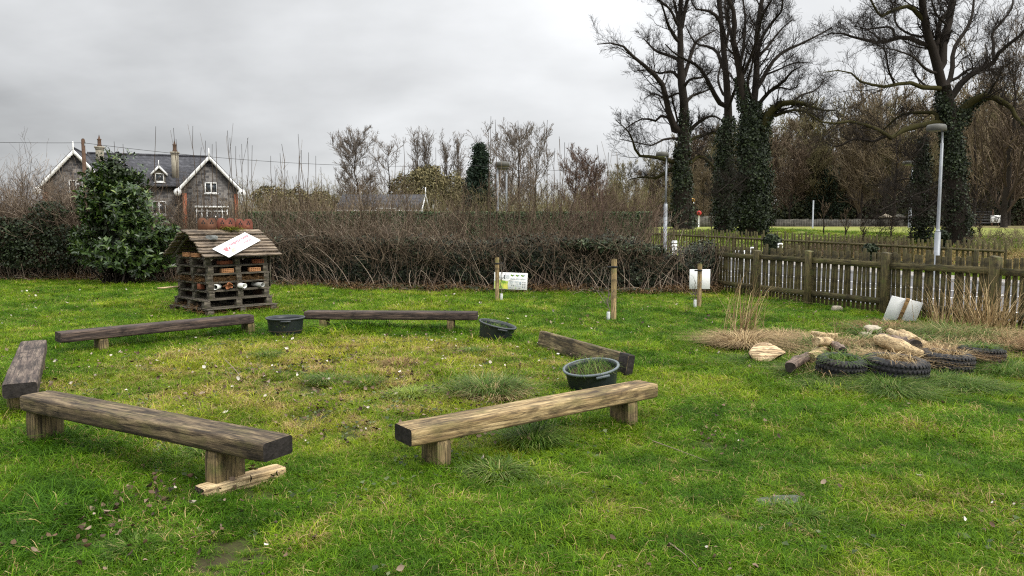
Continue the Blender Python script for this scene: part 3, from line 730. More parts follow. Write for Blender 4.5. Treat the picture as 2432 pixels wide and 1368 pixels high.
def notice():
    p = P(2364, 520, 86); z = float(gz(p[0], 86)); root = thing('notice_board', 'white notice board on legs before the wood at the right edge', 'notice board', (p[0], 86, z)); H = p[2]-z
    mb = MB(); mb.box((0, 0, H), (1.1, .06, .85), bev=.01); part('board', mb, M['white_board'], root)
    for s in (-.4, .4): l = MB(); l.box((s, .06, H/2), (.09, .05, H+.4)); part('leg', l, M['pole_wood'], root)
    t = MB(); t.box((.1, -.035, H-.12), (.5, .012, .4)); part('poster', t, M['grey_plastic'], root)
    p = P(2335, 521, 87); r = thing('field_gate', 'dark closed gate beside the white notice board', 'gate', (p[0], 87, z))
    for i in range(5): g = MB(); g.box((0, 0, .35+i*.32), (2.0, .06, .24)); part('bar', g, M['black'], r)
    for s in (-1, 1): g = MB(); g.box((s*1.06, 0, .95), (.14, .14, 2.0), bev=.01); part('gate_post', g, M['pole_wood'], r)
notice()

# ------------------------------------------------------------------ picket fences
def picket_mesh(h, w=.075, t=.02, name='picket', m=None):
    mb = MB(); mb.box((0, 0, h/2), (w, t, h), bev=.004, tone=rng.random()); me = mb.mesh(name); me.materials.append(m or M['fence_wood']); return me
def near_fence():
    root = thing('picket_fence', 'weathered greenish picket fence with square posts between lawn and road', 'fence', (F0[0], F0[1], 0), math.atan2(FD[1], FD[0]))
    # local X runs along the fence towards the camera, local -Y looks to the lawn side
    posts = [-1.7, 0.0, 1.56, 3.42, 5.42, 7.4]; ht = [1.05, 1.06, 1.10, 1.13, 1.14, 1.14]
    for s, h in zip(posts, ht):
        mb = MB(); mb.box((s, -.02, h/2-.1), (.135, .135, h+.2), bev=.012); V = mb.V[0]; V[V[:, 2] > h-.05, 2] -= 0.02*(V[V[:, 2] > h-.05, 0] > s)
        part('post', mb, M['fence_wood'], root)
    for a, b2 in zip(posts[:-1], posts[1:]):
        for z in (.90, .24):
            mb = MB(); n = 8; L = b2-a-.13; mb.box(((a+b2)/2, 0.0, z+.015*rng.normal()*.5), (L, .045, .105), rot=A([[math.cos(q := .006*rng.normal()), 0, math.sin(q)], [0, 1, 0], [-math.sin(q), 0, math.cos(q)]]), bev=.006)
            part('rail', mb, M['rail_wood'], root)
    mesh_v = [[picket_mesh(h+.03*(rng.random()-.5), .072+.012*rng.random()) for _ in range(10)] for h in (1.05, 1.17)]
    x = posts[0]+.14; i = 0
    while x < posts[-1]-.1:
        if min(abs(x-p) for p in posts) > .075:
            k = 1 if i % 4 == 1 else 0
            share('picket', mesh_v[k][int(rng.integers(10))], root, (x, .036, .055+.03*(rng.random()-.5)-(.03 if k else 0)), (.012*rng.normal(), .014*rng.normal(), 0))
        x += .108+.006*rng.normal(); i += 1
near_fence()
def far_fence():
    a, b2 = A([7.2, 40.0]), A([17.2, 26.0]); L = np.linalg.norm(b2-a); d = (b2-a)/L
    root = thing('picket_fence', 'distant brown picket fence along the far side of the road', 'fence', (a[0], a[1], float(gz(*a))))
    ang = math.atan2(d[1], d[0]); ms = [picket_mesh(1.27, .08, .025) for _ in range(6)]
    n = 99
    for i in range(n):
        p = a+d*L*i/(n-1); z = float(gz(*p)); share('picket', ms[int(rng.integers(6))], root, (p[0]-a[0], p[1]-a[1], z-root.location[2]-.02+.03*rng.normal()+(.08 if i % 6 == 0 else 0)), (0, .02*rng.normal(), ang))
    for k in range(9):
        p, q = a+d*L*k/9, a+d*L*(k+1)/9; zp, zq = float(gz(*p)), float(gz(*q))
        for h in (.3, .92):
            mb = MB(); nrm = A([-d[1], d[0]])*-.04
            mb.tube([(p[0]+nrm[0], p[1]+nrm[1], zp+h), (q[0]+nrm[0], q[1]+nrm[1], zq+h)], .05, 4); part('rail', mb, M['rail_wood'], root, world=True)
        mb = MB(); mb.box((p[0], p[1], zp+.5), (.12, .12, 1.25), rotz(ang)); part('post', mb, M['fence_wood'], root, world=True)
far_fence()

# ------------------------------------------------------------------ big bare trees
def limb3(pts, d, swing=0.0, r0=10, r1=3, k=9, dend=None):
    """pixel polyline of a limb at distance d; swing = metres it leans away by its tip. Radii in pixels."""
    n = len(pts); q = []
    for i, (x, y) in enumerate(pts):
        f = i/(n-1); dd = d+swing*f**1.2
        p = P(x, y, dd); q.append([*p, (r0+(r1-r0)*f)/FPX*dd])
    return resample(q, k)
def ivy_mesh(path, rads, n, size, thick=.25, tone=(.0, 1.0), bulge=None):
    """ivy leaves around a path (k,3)"""
    path = np.asarray(path, float); k = len(path); n = int(n*2.1); size = size*.62; t = rng.random(n)**.95
    f = t*(k-1); i = np.minimum(f.astype(int), k-2); w = (f-i)[:, None]
    c = path[i]*(1-w)+path[i+1]*w; r = np.interp(t, np.linspace(0, 1, len(rads)), rads)
    a = rng.random(n)*2*np.pi; ph = vnoise(a*1.2+3, c[:, 2], 1.1, 4)
    ph2 = vnoise(a*2.3+9, c[:, 2], 3.0, 14); rr = r*(.50+.70*ph+.35*ph2)+thick*(rng.random(n)**2.6)*(.5+1.2*ph2)
    out = np.stack([np.cos(a), np.sin(a), .25*np.ones(n)], 1)
    c = c+np.stack([np.cos(a)*rr, np.sin(a)*rr, .1*rng.normal(size=n)], 1)
    V, F = leaves_np(c, size*(.45+1.2*rng.random(n)**1.5), .85, out, .9)
    tn = np.clip(rng.random(n)**1.4*.95+(rng.random(n) < .02)*.4, 0, 1)
    return V, F, np.repeat(tn, 4)
def bare_tree(name, label, base, trunk, limbs, d, ivy=None, twig=(9, 7, 5), mossy=(), group=None, seed=1, rmin=.008, cat='tree', limb_ivy=None, fill=1.0, lmax=3.2):
    global rng; keep = rng; rng = np.random.default_rng(seed)
    b = P(base[0], base[1], d); b[2] = gz(b[0], d)
    root = thing(name, label, cat, b, group=group)
    TS = .74; tr = limb3([tuple(t[:2]) for t in trunk], d, 0, trunk[0][2], trunk[-1][2], 14)
    tr[:, 3] = np.interp(np.linspace(0, 1, 14), np.linspace(0, 1, len(trunk)), [t[2] for t in trunk])/FPX*d*TS
    tr[0, 2] = b[2]-.3; mb = MB(); mb.tube(tr[:, :3], tr[:, 3], 12, tone=.3)
    part('trunk', mb, M['bark'], root, True, world=True)
    lb = []; cr = MB(); ms = MB(); K = 11
    axis = [resample(tr, 60)]
    def topx(q):                                               # back to pixels, to find what a limb grows from
        c, s = math.cos(PITCH), math.sin(PITCH); z = q[:, 2]-CAMH; dp = q[:, 1]*c-z*s; return np.c_[CX+FPX*q[:, 0]/dp, CY-FPX*(q[:, 1]*s+z*c)/dp]
    for i, L in enumerate(limbs):
        sw = L.get('s', float(rng.normal()*2.2)); al = np.concatenate(axis); pxs = topx(al); p0 = A(L['p'][0])
        j = int(np.argmin(np.hypot(pxs[:, 0]-p0[0], (pxs[:, 1]-p0[1]-5)))); near = np.hypot(*(pxs[j]-p0)) < 60
        q = limb3(L['p'], al[j, 1] if near else d, sw, L.get('r', 8)*.78, L.get('e', 2.2)*.70, 20)
        if near and np.linalg.norm(al[j, :3]-q[0, :3]) > .05: q = np.concatenate([[[*al[j, :3], q[0, 3]]], q])
        axis.append(resample(q, 60)); q = resample(q, K)
        lb.append(q); (ms if L.get('m') else cr).tube(q[:, :3], q[:, 3], 8, tone=.25+.2*rng.random())
    if limbs:
        lb = np.stack(lb); Pn, R = lb[:, :, :3], lb[:, :, 3]
        Lm = np.linalg.norm(np.diff(Pn, axis=1), axis=2).sum(1)
        # big side boughs, then branches, then twigs
        c1, r1 = spawn(Pn, R, twig[0], .15, 1, .34, .75, .75, .30, .24, .26, .32, rmin*1.7, 8, .9, lmax)
        c2, r2 = spawn(c1, r1, twig[1], .12, 1, .50, .8, .75, .22, .24, .5, .4, rmin*1.15, 6, .45, 1.7)
        e1, f1 = spawn(Pn, R, twig[0]*2, .35, 1, .12, .5, .9, .3, .22, .2, .4, rmin*1.15, 6, .4, 1.4)
        c2 = np.concatenate([c2, e1]); r2 = np.concatenate([r2, f1])
        c3, r3 = spawn(c2, r2, twig[2], .12, 1, .6, .8, .75, .15, .22, .7, .5, rmin, 4, .22, .9)
        for q, r, sd in ((c1, r1, 5), (c2, r2, 4), (c3, r3, 3)):
            V, F = tube_np(q, r, sd); cr.add(V, F, np.repeat(rng.random(len(q))*.6, q.shape[1]*sd))
    if cr.V: part('branches', cr, M['bark'], root, world=True)
    if ms.V: part('mossy_limb', ms, M['mossy_bark'], root, True, world=True)
    if ivy:
        mb = MB()
        for (pth, rads, n, sz, th) in ivy:
            q = limb3(pth, d, 0, 1, 1, 16)[:, :3]; q[0, 2] = min(q[0, 2], b[2]+.05) if pth[0][1] > 540 else q[0, 2]
            V, F, T = ivy_mesh(q, A(rads)/FPX*d, n, sz, th); mb.add(V, F, T)
        part('ivy', mb, M['ivy'], root, world=True)
    rng = keep; return root
def pl(*a): return list(zip(a[0::2], a[1::2]))
LA = [dict(p=pl(1607,312, 1590,270, 1577,215, 1567,185, 1545,172, 1520,145, 1498,130, 1478,108, 1455,102, 1418,105), r=10, e=1.6, s=-2),
 dict(p=pl(1617,190, 1600,172, 1590,170, 1565,174, 1540,166, 1505,170), r=5.5, e=1.6, s=2),
 dict(p=pl(1612,142, 1590,132, 1560,122, 1540,104, 1528,90), r=6, e=1.6, s=3),
 dict(p=pl(1610,98, 1595,75, 1585,55, 1575,20, 1562,-10), r=6, e=2, s=-3),
 dict(p=pl(1622,192, 1635,150, 1650,105, 1665,90, 1702,70), r=7, e=1.8, s=2),
 dict(p=pl(1625,206, 1640,188, 1670,183, 1692,165), r=5, e=1.6, s=-3),
 dict(p=pl(1625,252, 1640,230, 1665,220, 1688,212), r=6, e=1.6, s=1.5),
 dict(p=pl(1600,318, 1590,282, 1570,275, 1552,290, 1535,280, 1505,292, 1480,310), r=6, e=1.4, s=1),
 dict(p=pl(1600,385, 1570,376, 1545,372, 1515,368, 1503,335, 1492,312, 1462,285), r=7, e=1.4, s=-2, m=1),
 dict(p=pl(1602,395, 1568,418, 1555,423, 1530,420, 1495,426), r=6, e=1.8, s=1, m=1),
 dict(p=pl(1642,385, 1660,370, 1685,385, 1706,412), r=6, e=2.2, s=1, m=1),
 dict(p=pl(1628,318, 1660,290, 1680,278, 1697,276, 1714,285), r=6.5, e=2, s=-1),
 dict(p=pl(1628,342, 1650,327, 1690,316, 1722,318), r=6.5, e=2.2, s=2, m=1),
 dict(p=pl(1614,70, 1605,20, 1590,-30), r=6, e=2.5, s=1), dict(p=pl(1618,70, 1630,10, 1645,-40), r=7, e=3, s=-1),
 dict(p=pl(1610,290, 1598,240, 1595,222), r=3.4, e=1.6, s=-1), dict(p=pl(1612,330, 1580,330, 1548,345, 1520,340, 1470,330), r=4, e=1.2, s=-3),
 dict(p=pl(1608,60, 1590,20, 1545,-10, 1520,-20), r=4.5, e=1.6, s=-3), dict(p=pl(1612,220, 1580,232, 1552,222, 1530,235), r=3.5, e=1.2, s=4)]
bare_tree('bare_tree', 'bare tree with ivied trunk, leftmost of the three tall roadside trees', (1622, 548), [(1625,552,34), (1621,470,30), (1620,400,22), (1624,330,18), (1625,250,14), (1617,180,12), (1616,100,10), (1615,60,8), (1618,-30,6)], LA, 55,
   [(pl(1624,552, 1621,470, 1618,395, 1622,350), [18, 16, 14, 13, 8], 6000, .22, .28), (pl(1622,360, 1625,260), [16, 11], 500, .2, .12)], (11, 8, 5), seed=21, rmin=.0068)
LB1 = [dict(p=pl(1715,252, 1700,230, 1685,200, 1668,170, 1650,152, 1625,140, 1600,125, 1580,105), r=8, e=1.8, s=-2.5),
 dict(p=pl(1718,165, 1708,135, 1700,120, 1680,110, 1655,105, 1640,85, 1628,60), r=6, e=1.6, s=3),
 dict(p=pl(1726,110, 1712,55, 1698,35, 1680,25, 1650,20, 1640,-10), r=7, e=2, s=-1),
 dict(p=pl(1722,120, 1732,60, 1728,20, 1735,-30), r=5, e=2, s=2), dict(p=pl(1714,50, 1706,0, 1700,-40), r=7, e=4, s=0),
 dict(p=pl(1724,270, 1745,215, 1765,160, 1775,120), r=6, e=2, s=-3), dict(p=pl(1712,322, 1700,312, 1680,318, 1660,330), r=5, e=1.6, s=2),
 dict(p=pl(1720,230, 1705,190, 1712,150, 1704,110), r=4, e=1.6, s=3)]
bare_tree('bare_tree', 'bare tree with slimmer ivied trunk, second of the tall roadside trees', (1720, 553), [(1720,556,26), (1722,430,24), (1725,330,18), (1730,280,14), (1726,200,11), (1718,110,9), (1712,40,7), (1708,-30,5)], LB1, 49,
   [(pl(1720,556, 1720,450, 1722,345), [16, 16, 17, 16, 10], 5200, .20, .25), (pl(1722,345, 1730,280), [20, 12], 700, .2, .15)], (10, 8, 5), seed=22, rmin=.0064)
LB2 = [dict(p=pl(1778,290, 1765,240, 1757,170, 1745,110, 1738,85, 1746,55, 1742,25, 1728,-5, 1715,-40), r=13, e=5, s=-1.5),
 dict(p=pl(1785,285, 1792,230, 1797,170, 1797,110, 1801,50, 1810,0, 1816,-40), r=12, e=6, s=1.5),
 dict(p=pl(1803,335, 1815,290, 1832,262, 1852,247, 1880,243, 1905,245, 1930,255, 1955,262, 1985,262), r=14, e=1.8, s=-2, m=1),
 dict(p=pl(1799,212, 1815,180, 1840,140, 1870,118, 1900,105, 1940,85, 1975,65), r=7.5, e=1.8, s=3),
 dict(p=pl(1798,252, 1830,215, 1860,195, 1880,170, 1900,160), r=6.5, e=1.8, s=-3),
 dict(p=pl(1799,135, 1820,115, 1835,95, 1860,65, 1885,45), r=5, e=1.6, s=2),
 dict(p=pl(1802,112, 1815,80, 1840,45, 1857,25, 1857,-10), r=5, e=2, s=-2),
 dict(p=pl(1765,178, 1785,130, 1803,70, 1812,30), r=5.5, e=2, s=-3), dict(p=pl(1757,155, 1766,110, 1770,40, 1762,-10), r=5.5, e=2.5, s=2.5),
 dict(p=pl(1800,60, 1820,20, 1845,-20), r=5, e=2.5, s=-2), dict(p=pl(1738,85, 1725,40, 1722,0), r=6, e=3, s=2),
 dict(p=pl(1840,275, 1880,262, 1915,265, 1940,275, 1958,302), r=5, e=1.8, s=1, m=1), dict(p=pl(1830,218, 1850,208, 1880,212, 1900,198), r=3.5, e=1.3, s=-2),
 dict(p=pl(1790,250, 1775,200, 1785,160, 1792,120), r=6, e=2.4, s=-1), dict(p=pl(1812,180, 1850,165, 1885,150, 1930,150), r=3.5, e=1.2, s=-3), dict(p=pl(1880,244, 1905,225, 1935,215, 1960,190), r=3.5, e=1.2, s=2),
 dict(p=pl(1768,400, 1745,420, 1725,440, 1700,460), r=2.6, e=1.0, s=-3), dict(p=pl(1790,380, 1775,420, 1740,450, 1715,490), r=2.6, e=.9, s=-3)]
bare_tree('bare_tree', 'stout bare tree with the thickest bulging ivy trunk, third along the roadside', (1790, 557), [(1790,562,36), (1788,450,36), (1785,350,30), (1782,280,22)], LB2, 46,
   [(pl(1790,560, 1788,520, 1790,450, 1788,390, 1785,320, 1782,282), [20, 30, 30, 28, 25, 22, 12], 12000, .19, .3), (pl(1815,380, 1812,320, 1818,285, 1838,258, 1858,246), [11, 12, 11, 9, 5], 2000, .17, .18),
    (pl(1780,300, 1765,240, 1757,185), [18, 14, 9], 1300, .17, .12), (pl(1788,300, 1792,245), [16, 11], 700, .17, .12)], (11, 8, 5), seed=23, rmin=.0062)
LC = [dict(p=pl(2240,215, 2218,126, 2205,90, 2195,40, 2188,-10, 2182,-50), r=14, e=9, s=-1),
 dict(p=pl(2222,140, 2230,58, 2247,35, 2262,5, 2270,-40), r=8, e=5, s=1), dict(p=pl(2238,160, 2240,105, 2252,58, 2261,10, 2268,-40), r=13, e=9, s=0.5),
 dict(p=pl(2190,46, 2174,26, 2157,15, 2125,23, 2104,33, 2092,39, 2080,23, 2064,-8), r=7, e=3, s=-1.5, m=1),
 dict(p=pl(2196,108, 2164,91, 2125,90, 2094,103, 2064,96, 2038,92, 2008,81, 1977,78, 1950,88), r=8, e=1.6, s=1.5),
 dict(p=pl(2246,206, 2225,207, 2202,213, 2176,199, 2153,197, 2125,201, 2082,208, 2064,194, 2040,194, 2024,175, 1994,167, 1956,172), r=8, e=1.5, s=-3, m=1),
 dict(p=pl(2251,206, 2262,164, 2265,117, 2298,65, 2310,30, 2313,-10), r=8, e=3, s=2.5),
 dict(p=pl(2258,235, 2286,194, 2321,168, 2356,152, 2363,136, 2391,108, 2415,94, 2436,66, 2470,40), r=10, e=3.5, s=-1.5),
 dict(p=pl(2356,134, 2361,103, 2356,80, 2380,51, 2403,19, 2406,-10), r=5, e=2.5, s=1.5, d0=-1.2),
 dict(p=pl(2275,275, 2298,248, 2321,234, 2345,227, 2380,241, 2403,257, 2415,281, 2445,310), r=13, e=4.5, s=-2, m=1),
 dict(p=pl(2240,288, 2210,293, 2181,299, 2146,308, 2127,324, 2110,327, 2094,313, 2064,299, 2031,290, 1998,288, 1963,299, 1945,285, 1918,268), r=9.5, e=2.2, s=-3, m=1),
 dict(p=pl(2225,268, 2204,267, 2146,271, 2118,290, 2099,308), r=6, e=2.6, s=2, m=1), dict(p=pl(2100,322, 2075,336, 2030,330, 1998,345, 1978,348, 1962,338), r=4.5, e=1.4, s=1, d0=-2.4),
 dict(p=pl(2220,172, 2205,168, 2188,154, 2171,136, 2148,126, 2110,115, 2075,115), r=5, e=1.4, s=-3), dict(p=pl(2210,205, 2195,201, 2171,173, 2169,140), r=4, e=1.6, s=2),
 dict(p=pl(2268,190, 2300,165, 2330,158, 2345,135, 2340,105), r=4.5, e=1.6, s=2.5), dict(p=pl(2250,60, 2225,35, 2212,0), r=4, e=2, s=-2),
 dict(p=pl(2094,103, 2080,85, 2058,70, 2030,62), r=3.4, e=1.2, s=2, d0=.7), dict(p=pl(2125,90, 2118,66, 2085,66, 2052,72), r=4, e=2, s=-1, d0=.7),
 dict(p=pl(2200,85, 2170,85, 2130,60, 2125,20, 2128,-10), r=4, e=2, s=2), dict(p=pl(2125,200, 2110,165, 2105,130, 2098,112), r=3.6, e=1.6, s=-1, d0=-1.5), dict(p=pl(2403,255, 2380,235, 2395,190, 2428,165), r=3, e=1.2, s=2),
 dict(p=pl(2345,227, 2365,195, 2378,170), r=3, e=1.2, s=-2, d0=-1), dict(p=pl(2255,420, 2210,450, 2150,470, 2090,500), r=2.4, e=1.0, s=-4), dict(p=pl(2250,460, 2220,480, 2180,510, 2120,520), r=2.4, e=1.0, s=-4),
 dict(p=pl(2225,290, 2200,320, 2190,350, 2160,375), r=3, e=1.0, s=-2), dict(p=pl(2265,450, 2300,480, 2330,500, 2380,520), r=2.2, e=.9, s=-4)]
bare_tree('bare_tree', 'huge bare tree with broad ivied trunk and mossy low limbs beside the right lamp post', (2275, 585), [(2277,590,36), (2272,500,34), (2262,400,31), (2256,300,27), (2250,250,24), (2241,205,20)], LC, 36,
   [(pl(2277,590, 2274,520, 2266,420, 2256,300, 2246,250), [21, 18, 18, 18, 16, 10], 12000, .15, .2), (pl(2275,300, 2300,252, 2325,235, 2345,228), [18, 13, 10, 6], 1500, .14, .15), (pl(2245,260, 2236,215), [18, 10], 500, .14, .1)], (11, 9, 5), seed=24, rmin=.0052)
bare_tree('ivy_tree', 'slim leafless trunk wrapped in dark ivy left of the right lamp post', (2188, 582), [(2190,584,8), (2190,450,7), (2194,330,5)], [dict(p=pl(2190,440, 2160,425, 2130,430, 2100,450), r=2.5, e=1, s=2), dict(p=pl(2190,400, 2150,365, 2120,362), r=2.4, e=1, s=-1), dict(p=pl(2192,500, 2150,490, 2100,505, 2060,530), r=2.4, e=.9, s=-2), dict(p=pl(2192,470, 2160,460, 2110,440, 2060,440), r=2.4, e=.9, s=2), dict(p=pl(2190,500, 2215,480, 2240,490), r=2, e=.8, s=-2), dict(p=pl(2190,530, 2140,520, 2100,540, 2085,560), r=2, e=.8, s=-2)], 38,
   [(pl(2188,584, 2188,500, 2188,430, 2194,330), [19, 17, 13, 16, 10, 4], 4600, .15, .18)], (10, 6, 4), seed=25, rmin=.0055)

# ------------------------------------------------------------------ background trees
def mini_tree(H, seed, kind='round', dens=1.0, rmin=.03, trunk_r=.16, ml='wood_twig'):
    """returns trunk mesh and crown mesh of a bare tree of height H standing at the origin"""
    global rng; keep = rng; rng = np.random.default_rng(seed)
    k = 10; z = np.linspace(0, H*.92, k); w = np.cumsum(rng.normal(size=(k, 2))*H*.008, 0); tr = np.c_[w, z]; rr = np.linspace(trunk_r, trunk_r*.12, k)
    t = MB(); t.tube(tr, rr, 7, tone=.4)
    Pn, R = tr[None], rr[None]
    if kind == 'round':   c1, r1 = spawn(Pn, R, int(34*dens), .18, 1, .40, .45, .9, .35, .14, .5, .3, rmin*1.6, 7, H*.08, H*.42)
    elif kind == 'poplar': c1, r1 = spawn(Pn, R, int(64*dens), .10, 1, .40, .9, .40, .65, .05, .35, .3, rmin*1.3, 7, H*.08, H*.36)
    else:                  c1, r1 = spawn(Pn, R, int(40*dens), .05, 1, .42, .55, .7, .6, .12, .5, .3, rmin*1.6, 7, H*.08, H*.45)
    c2, r2 = spawn(c1, r1, int(9*dens), .15, 1, .42, .75, .7, .35, .15, .6, .4, rmin*1.15, 5, H*.03, H*.2)
    c3, r3 = spawn(c2, r2, int(6*dens), .15, 1, .55, .8, .7, .25, .15, .8, .5, rmin, 4, H*.02, H*.1)
    c = MB()
    for q, r, s in ((c1, r1, 4), (c2, r2, 3), (c3, r3, 3)):
        V, F = tube_np(q, r, s); c.add(V, F, np.repeat(np.clip(rng.random(len(q))*(.3 if q is c1 else .75 if q is c2 else 1), 0, 1), q.shape[1]*s))
    rng = keep
    a, b = t.mesh('trunk'), c.mesh('crown'); a.materials.append(M['bark']); b.materials.append(M[ml]); return a, b
def place_tree(name, label, x, y, meshes, sc=1.0, rz=0.0, group=None, cat='tree', lean=0.0):
    r = thing(name, label, cat, (x, y, float(gz(x, y))-.1), rz, group); r.scale = (sc, sc, sc); share('trunk', meshes[0], r); share('crown', meshes[1], r); return r
def blob_leaves(cs, rs, n, size, asp=.6, flat=1.0, seed=1, edge=.55):
    """leaf clumps: ellipsoid centres cs, radii rs (m,3)"""
    cs = A(cs); rs = A(rs); w = (rs.prod(1)**(2/3)); w = w/w.sum(); who = rng.choice(len(cs), n, p=w)
    d = rdir(n); rad = edge+(1-edge)*rng.random(n)**.6; rad *= (.8+.4*vnoise(d[:, 0]*3+who, d[:, 2]*3, 1.3, seed))
    c = cs[who]+d*rad[:, None]*rs[who]
    V, F = leaves_np(c, size*(.6+.8*rng.random(n)), asp, d*A([1, 1, .6])+A([0, 0, .4]), .9)
    return V, F, np.repeat(np.clip(rng.random(n)**1.3, 0, 1), 4)
# brown scrub of the middle distance
def scrub(name, label, px0, px1, y0, y1, d0, d1, n, m, r=.016, seed=9, lean=.25, Lk=1.0):
    global rng; keep = rng; rng = np.random.default_rng(seed)
    px = px0+(px1-px0)*rng.random(n); d = d0+(d1-d0)*rng.random(n); u = (px-CX)/FPX; x = u*d; z = gz(x, d)
    top = CAMH+(535-(y0+(y1-y0)*rng.random(n)**.7))/FPX*d+.25*(fbm(x, d, .4, seed)-.5)*4; L = np.maximum(top-z, .5)*Lk
    dr = unit(np.c_[rng.normal(size=(n, 2))*lean, np.ones(n)]); k = 6
    q = np.empty((n, k, 3)); q[:, 0] = np.c_[x, d, z]
    for i in range(1, k): q[:, i] = q[:, i-1]+dr*(L/(k-1))[:, None]; dr = unit(dr+rng.normal(size=(n, 3))*.13+A([0, 0, .05]))
    R = np.linspace(1, .35, k)[None]*(r*(.7+.7*rng.random(n)))[:, None]
    c, rc = spawn(q, R, 5, .25, 1, .35, .7, .8, .3, .16, .6, .5, r*.42, 4, .2, 1.4)
    c2, rc2 = spawn(c, rc, 2, .2, 1, .5, .7, .8, .2, .16, .8, .6, r*.36, 3, .15, .8)
    mb = MB()
    for a, b, s in ((q, R, 4), (c, rc, 3), (c2, rc2, 3)): V, F = tube_np(a, b, s); mb.add(V, F, np.repeat(rng.random(len(a)), a.shape[1]*s))
    o = mb.obj(name, M[m]); rng = keep; return tag(o, kind='stuff')
woods = [mini_tree(15, 100+i, 'bush' if i % 3 == 0 else 'round', 1.12, .034, .2, ('wood_twig', 'wood_olive', 'wood_twig', 'wood_olive', 'twig_brown', 'wood_olive')[i]) for i in range(6)]
_wi = 0
def wood_rows():
    """the wood beyond the field: rows of bare trees"""
    global rng; keep = rng; rng = np.random.default_rng(77)
    tops = lambda px: np.interp(px, [1400, 1480, 1560, 1660, 1850, 1900, 2000, 2100, 2200, 2330, 2450, 2700], [420, 400, 385, 330, 285, 278, 290, 270, 255, 240, 230, 240])
    for row, (d, n, dy) in enumerate(((104, 17, 42), (116, 18, 18), (128, 17, 2), (140, 15, -6))):
        for i in range(n):
            px = 1440+(i+.5*(row % 2)+.5*rng.random()-.25)*(1260/n)
            dd = d+5*rng.normal(); yt = float(tops(px))+dy+10*rng.normal(); t = P(px, yt, dd); H = t[2]-float(gz(t[0], dd))
            m = woods[int(rng.integers(len(woods)))]
            place_tree('woodland_tree', 'bare brown tree crowded into the wood beyond the green field', t[0], dd, m, max(H, 5)/15.5, rng.random()*6.28, 'bare trees of the wood beyond the field')
    # dark growth between the trunks
    cs, rs = [], []
    for i in range(90):
        px = 1560+i*12.5+12*rng.normal(); d = 108+20*rng.random(); p = P(px, 500, d); h = 2.2+3.0*rng.random()**1.5; z = float(gz(p[0], d)); cs.append((p[0], d, z+h*.5)); rs.append((2.2+rng.random()*1.6, 1.6, h*.62))
    for i in range(30):
        px = 1640+i*26+14*rng.normal(); d = 114+16*rng.random(); h = 5+6*rng.random(); p = P(px, 500, d); z = float(gz(p[0], d)); cs.append((p[0], d, z+h*.55)); rs.append((1.3+.8*rng.random(), 1.2, h*.5))
    mb = MB(); mb.add(*blob_leaves(cs, rs, 52000, .5, .7)); tag(mb.obj('undergrowth', M['dark_evergreen']), kind='stuff')
    mb = MB(); cs, rs = [], []
    for i in range(110):
        px = 1360+i*12+8*rng.normal(); d = 112+10*rng.random(); p = P(px, 500, d); z = float(gz(p[0], d)); h = 3+2.5*rng.random(); n = 55
        b = A([p[0], d, z])+np.c_[rng.normal(size=n)*1.4, rng.normal(size=n)*.8, np.zeros(n)]; dr = unit(np.c_[rng.normal(size=(n, 2))*.35, np.ones(n)]); L = h*(.5+.7*rng.random(n))
        q = b[:, None]+dr[:, None]*(L[:, None]*np.linspace(0, 1, 4)[None])[:, :, None]; q[:, 1:] += rng.normal(size=(n, 3, 3))*.12
        V, F = tube_np(q, np.linspace(.035, .02, 4)[None].repeat(n, 0), 3); mb.add(V, F, np.repeat(rng.random(n), 12))
    tag(mb.obj('brushwood', M['twig_brown']), kind='stuff')
    for (a, b2, y0, y1, d0, d1, n2, mt, sd) in ((1570, 2700, 300, 400, 134, 150, 800, 'wood_olive', 67), (1850, 2330, 310, 430, 112, 126, 420, 'wood_twig', 68)): scrub('brushwood', '', a, b2, y0, y1, d0, d1, n2, mt, .045, sd, .3)
    rng = keep
wood_rows()
def far_tree(px, yt, d, kind, label, seed, dens=1.0, name='bare_tree', ml='twig_grey', rmin=None, group=None, tr=None):
    t = P(px, yt, d); H = t[2]-float(gz(t[0], d))+.1; m = mini_tree(H, seed, kind, dens, rmin or .0002*d, tr or H*.014, ml)
    return place_tree(name, label, t[0], d, m, 1, 0, group)
far_tree(852, 322, 85, 'round', 'rounded bare tree left of centre on the skyline above the bungalow', 301, 1.25, ml='twig_grey')
far_tree(922, 335, 95, 'round', 'narrow bare tree just right of the rounded one on the skyline', 302, .75)
for i, (px, yt) in enumerate(((988, 338), (1012, 338), (1052, 350), (1090, 340))):
    far_tree(px, yt, 130, 'poplar', ('palest slim poplar, first of four on the skyline', 'slim poplar close beside the first of four on the skyline', 'shortest slim poplar of four on the skyline', 'slim poplar nearest the dark conifer')[i], 310+i, .62, 'poplar_tree', group='slim bare poplars on the skyline')
far_tree(1160, 318, 92, 'round', 'slim bare tree rising behind the dark conifer', 321, .8)
far_tree(1238, 308, 80, 'round', 'large upright bare tree behind the centre lamp posts', 322, 1.05, ml='twig_grey')
far_tree(1202, 316, 84, 'round', 'slender bare tree between the conifer and the large upright bare tree', 323, .9)
far_tree(1274, 322, 86, 'round', 'bare tree pressed against the right side of the large upright bare tree', 331, .9)
far_tree(1365, 358, 82, 'round', 'round bare tree right of centre on the skyline', 324, 1.1, ml='twig_red')
far_tree(1398, 372, 74, 'round', 'reddish bare tree low on the skyline right of centre', 325, 1.1, ml='twig_red')
far_tree(1412, 400, 64, 'round', 'reddish bushy bare tree before the skyline right of centre', 326, 1.0, ml='twig_red')
far_tree(2408, 95, 70, 'bush', 'tall fan shaped bare tree at the right edge behind the huge ivied tree', 327, 1.05, ml='twig_brown', rmin=.017, tr=.3)
far_tree(2330, 150, 84, 'bush', 'pale bare tree behind the right lamp post tree', 328, .85, ml='wood_twig', rmin=.028)
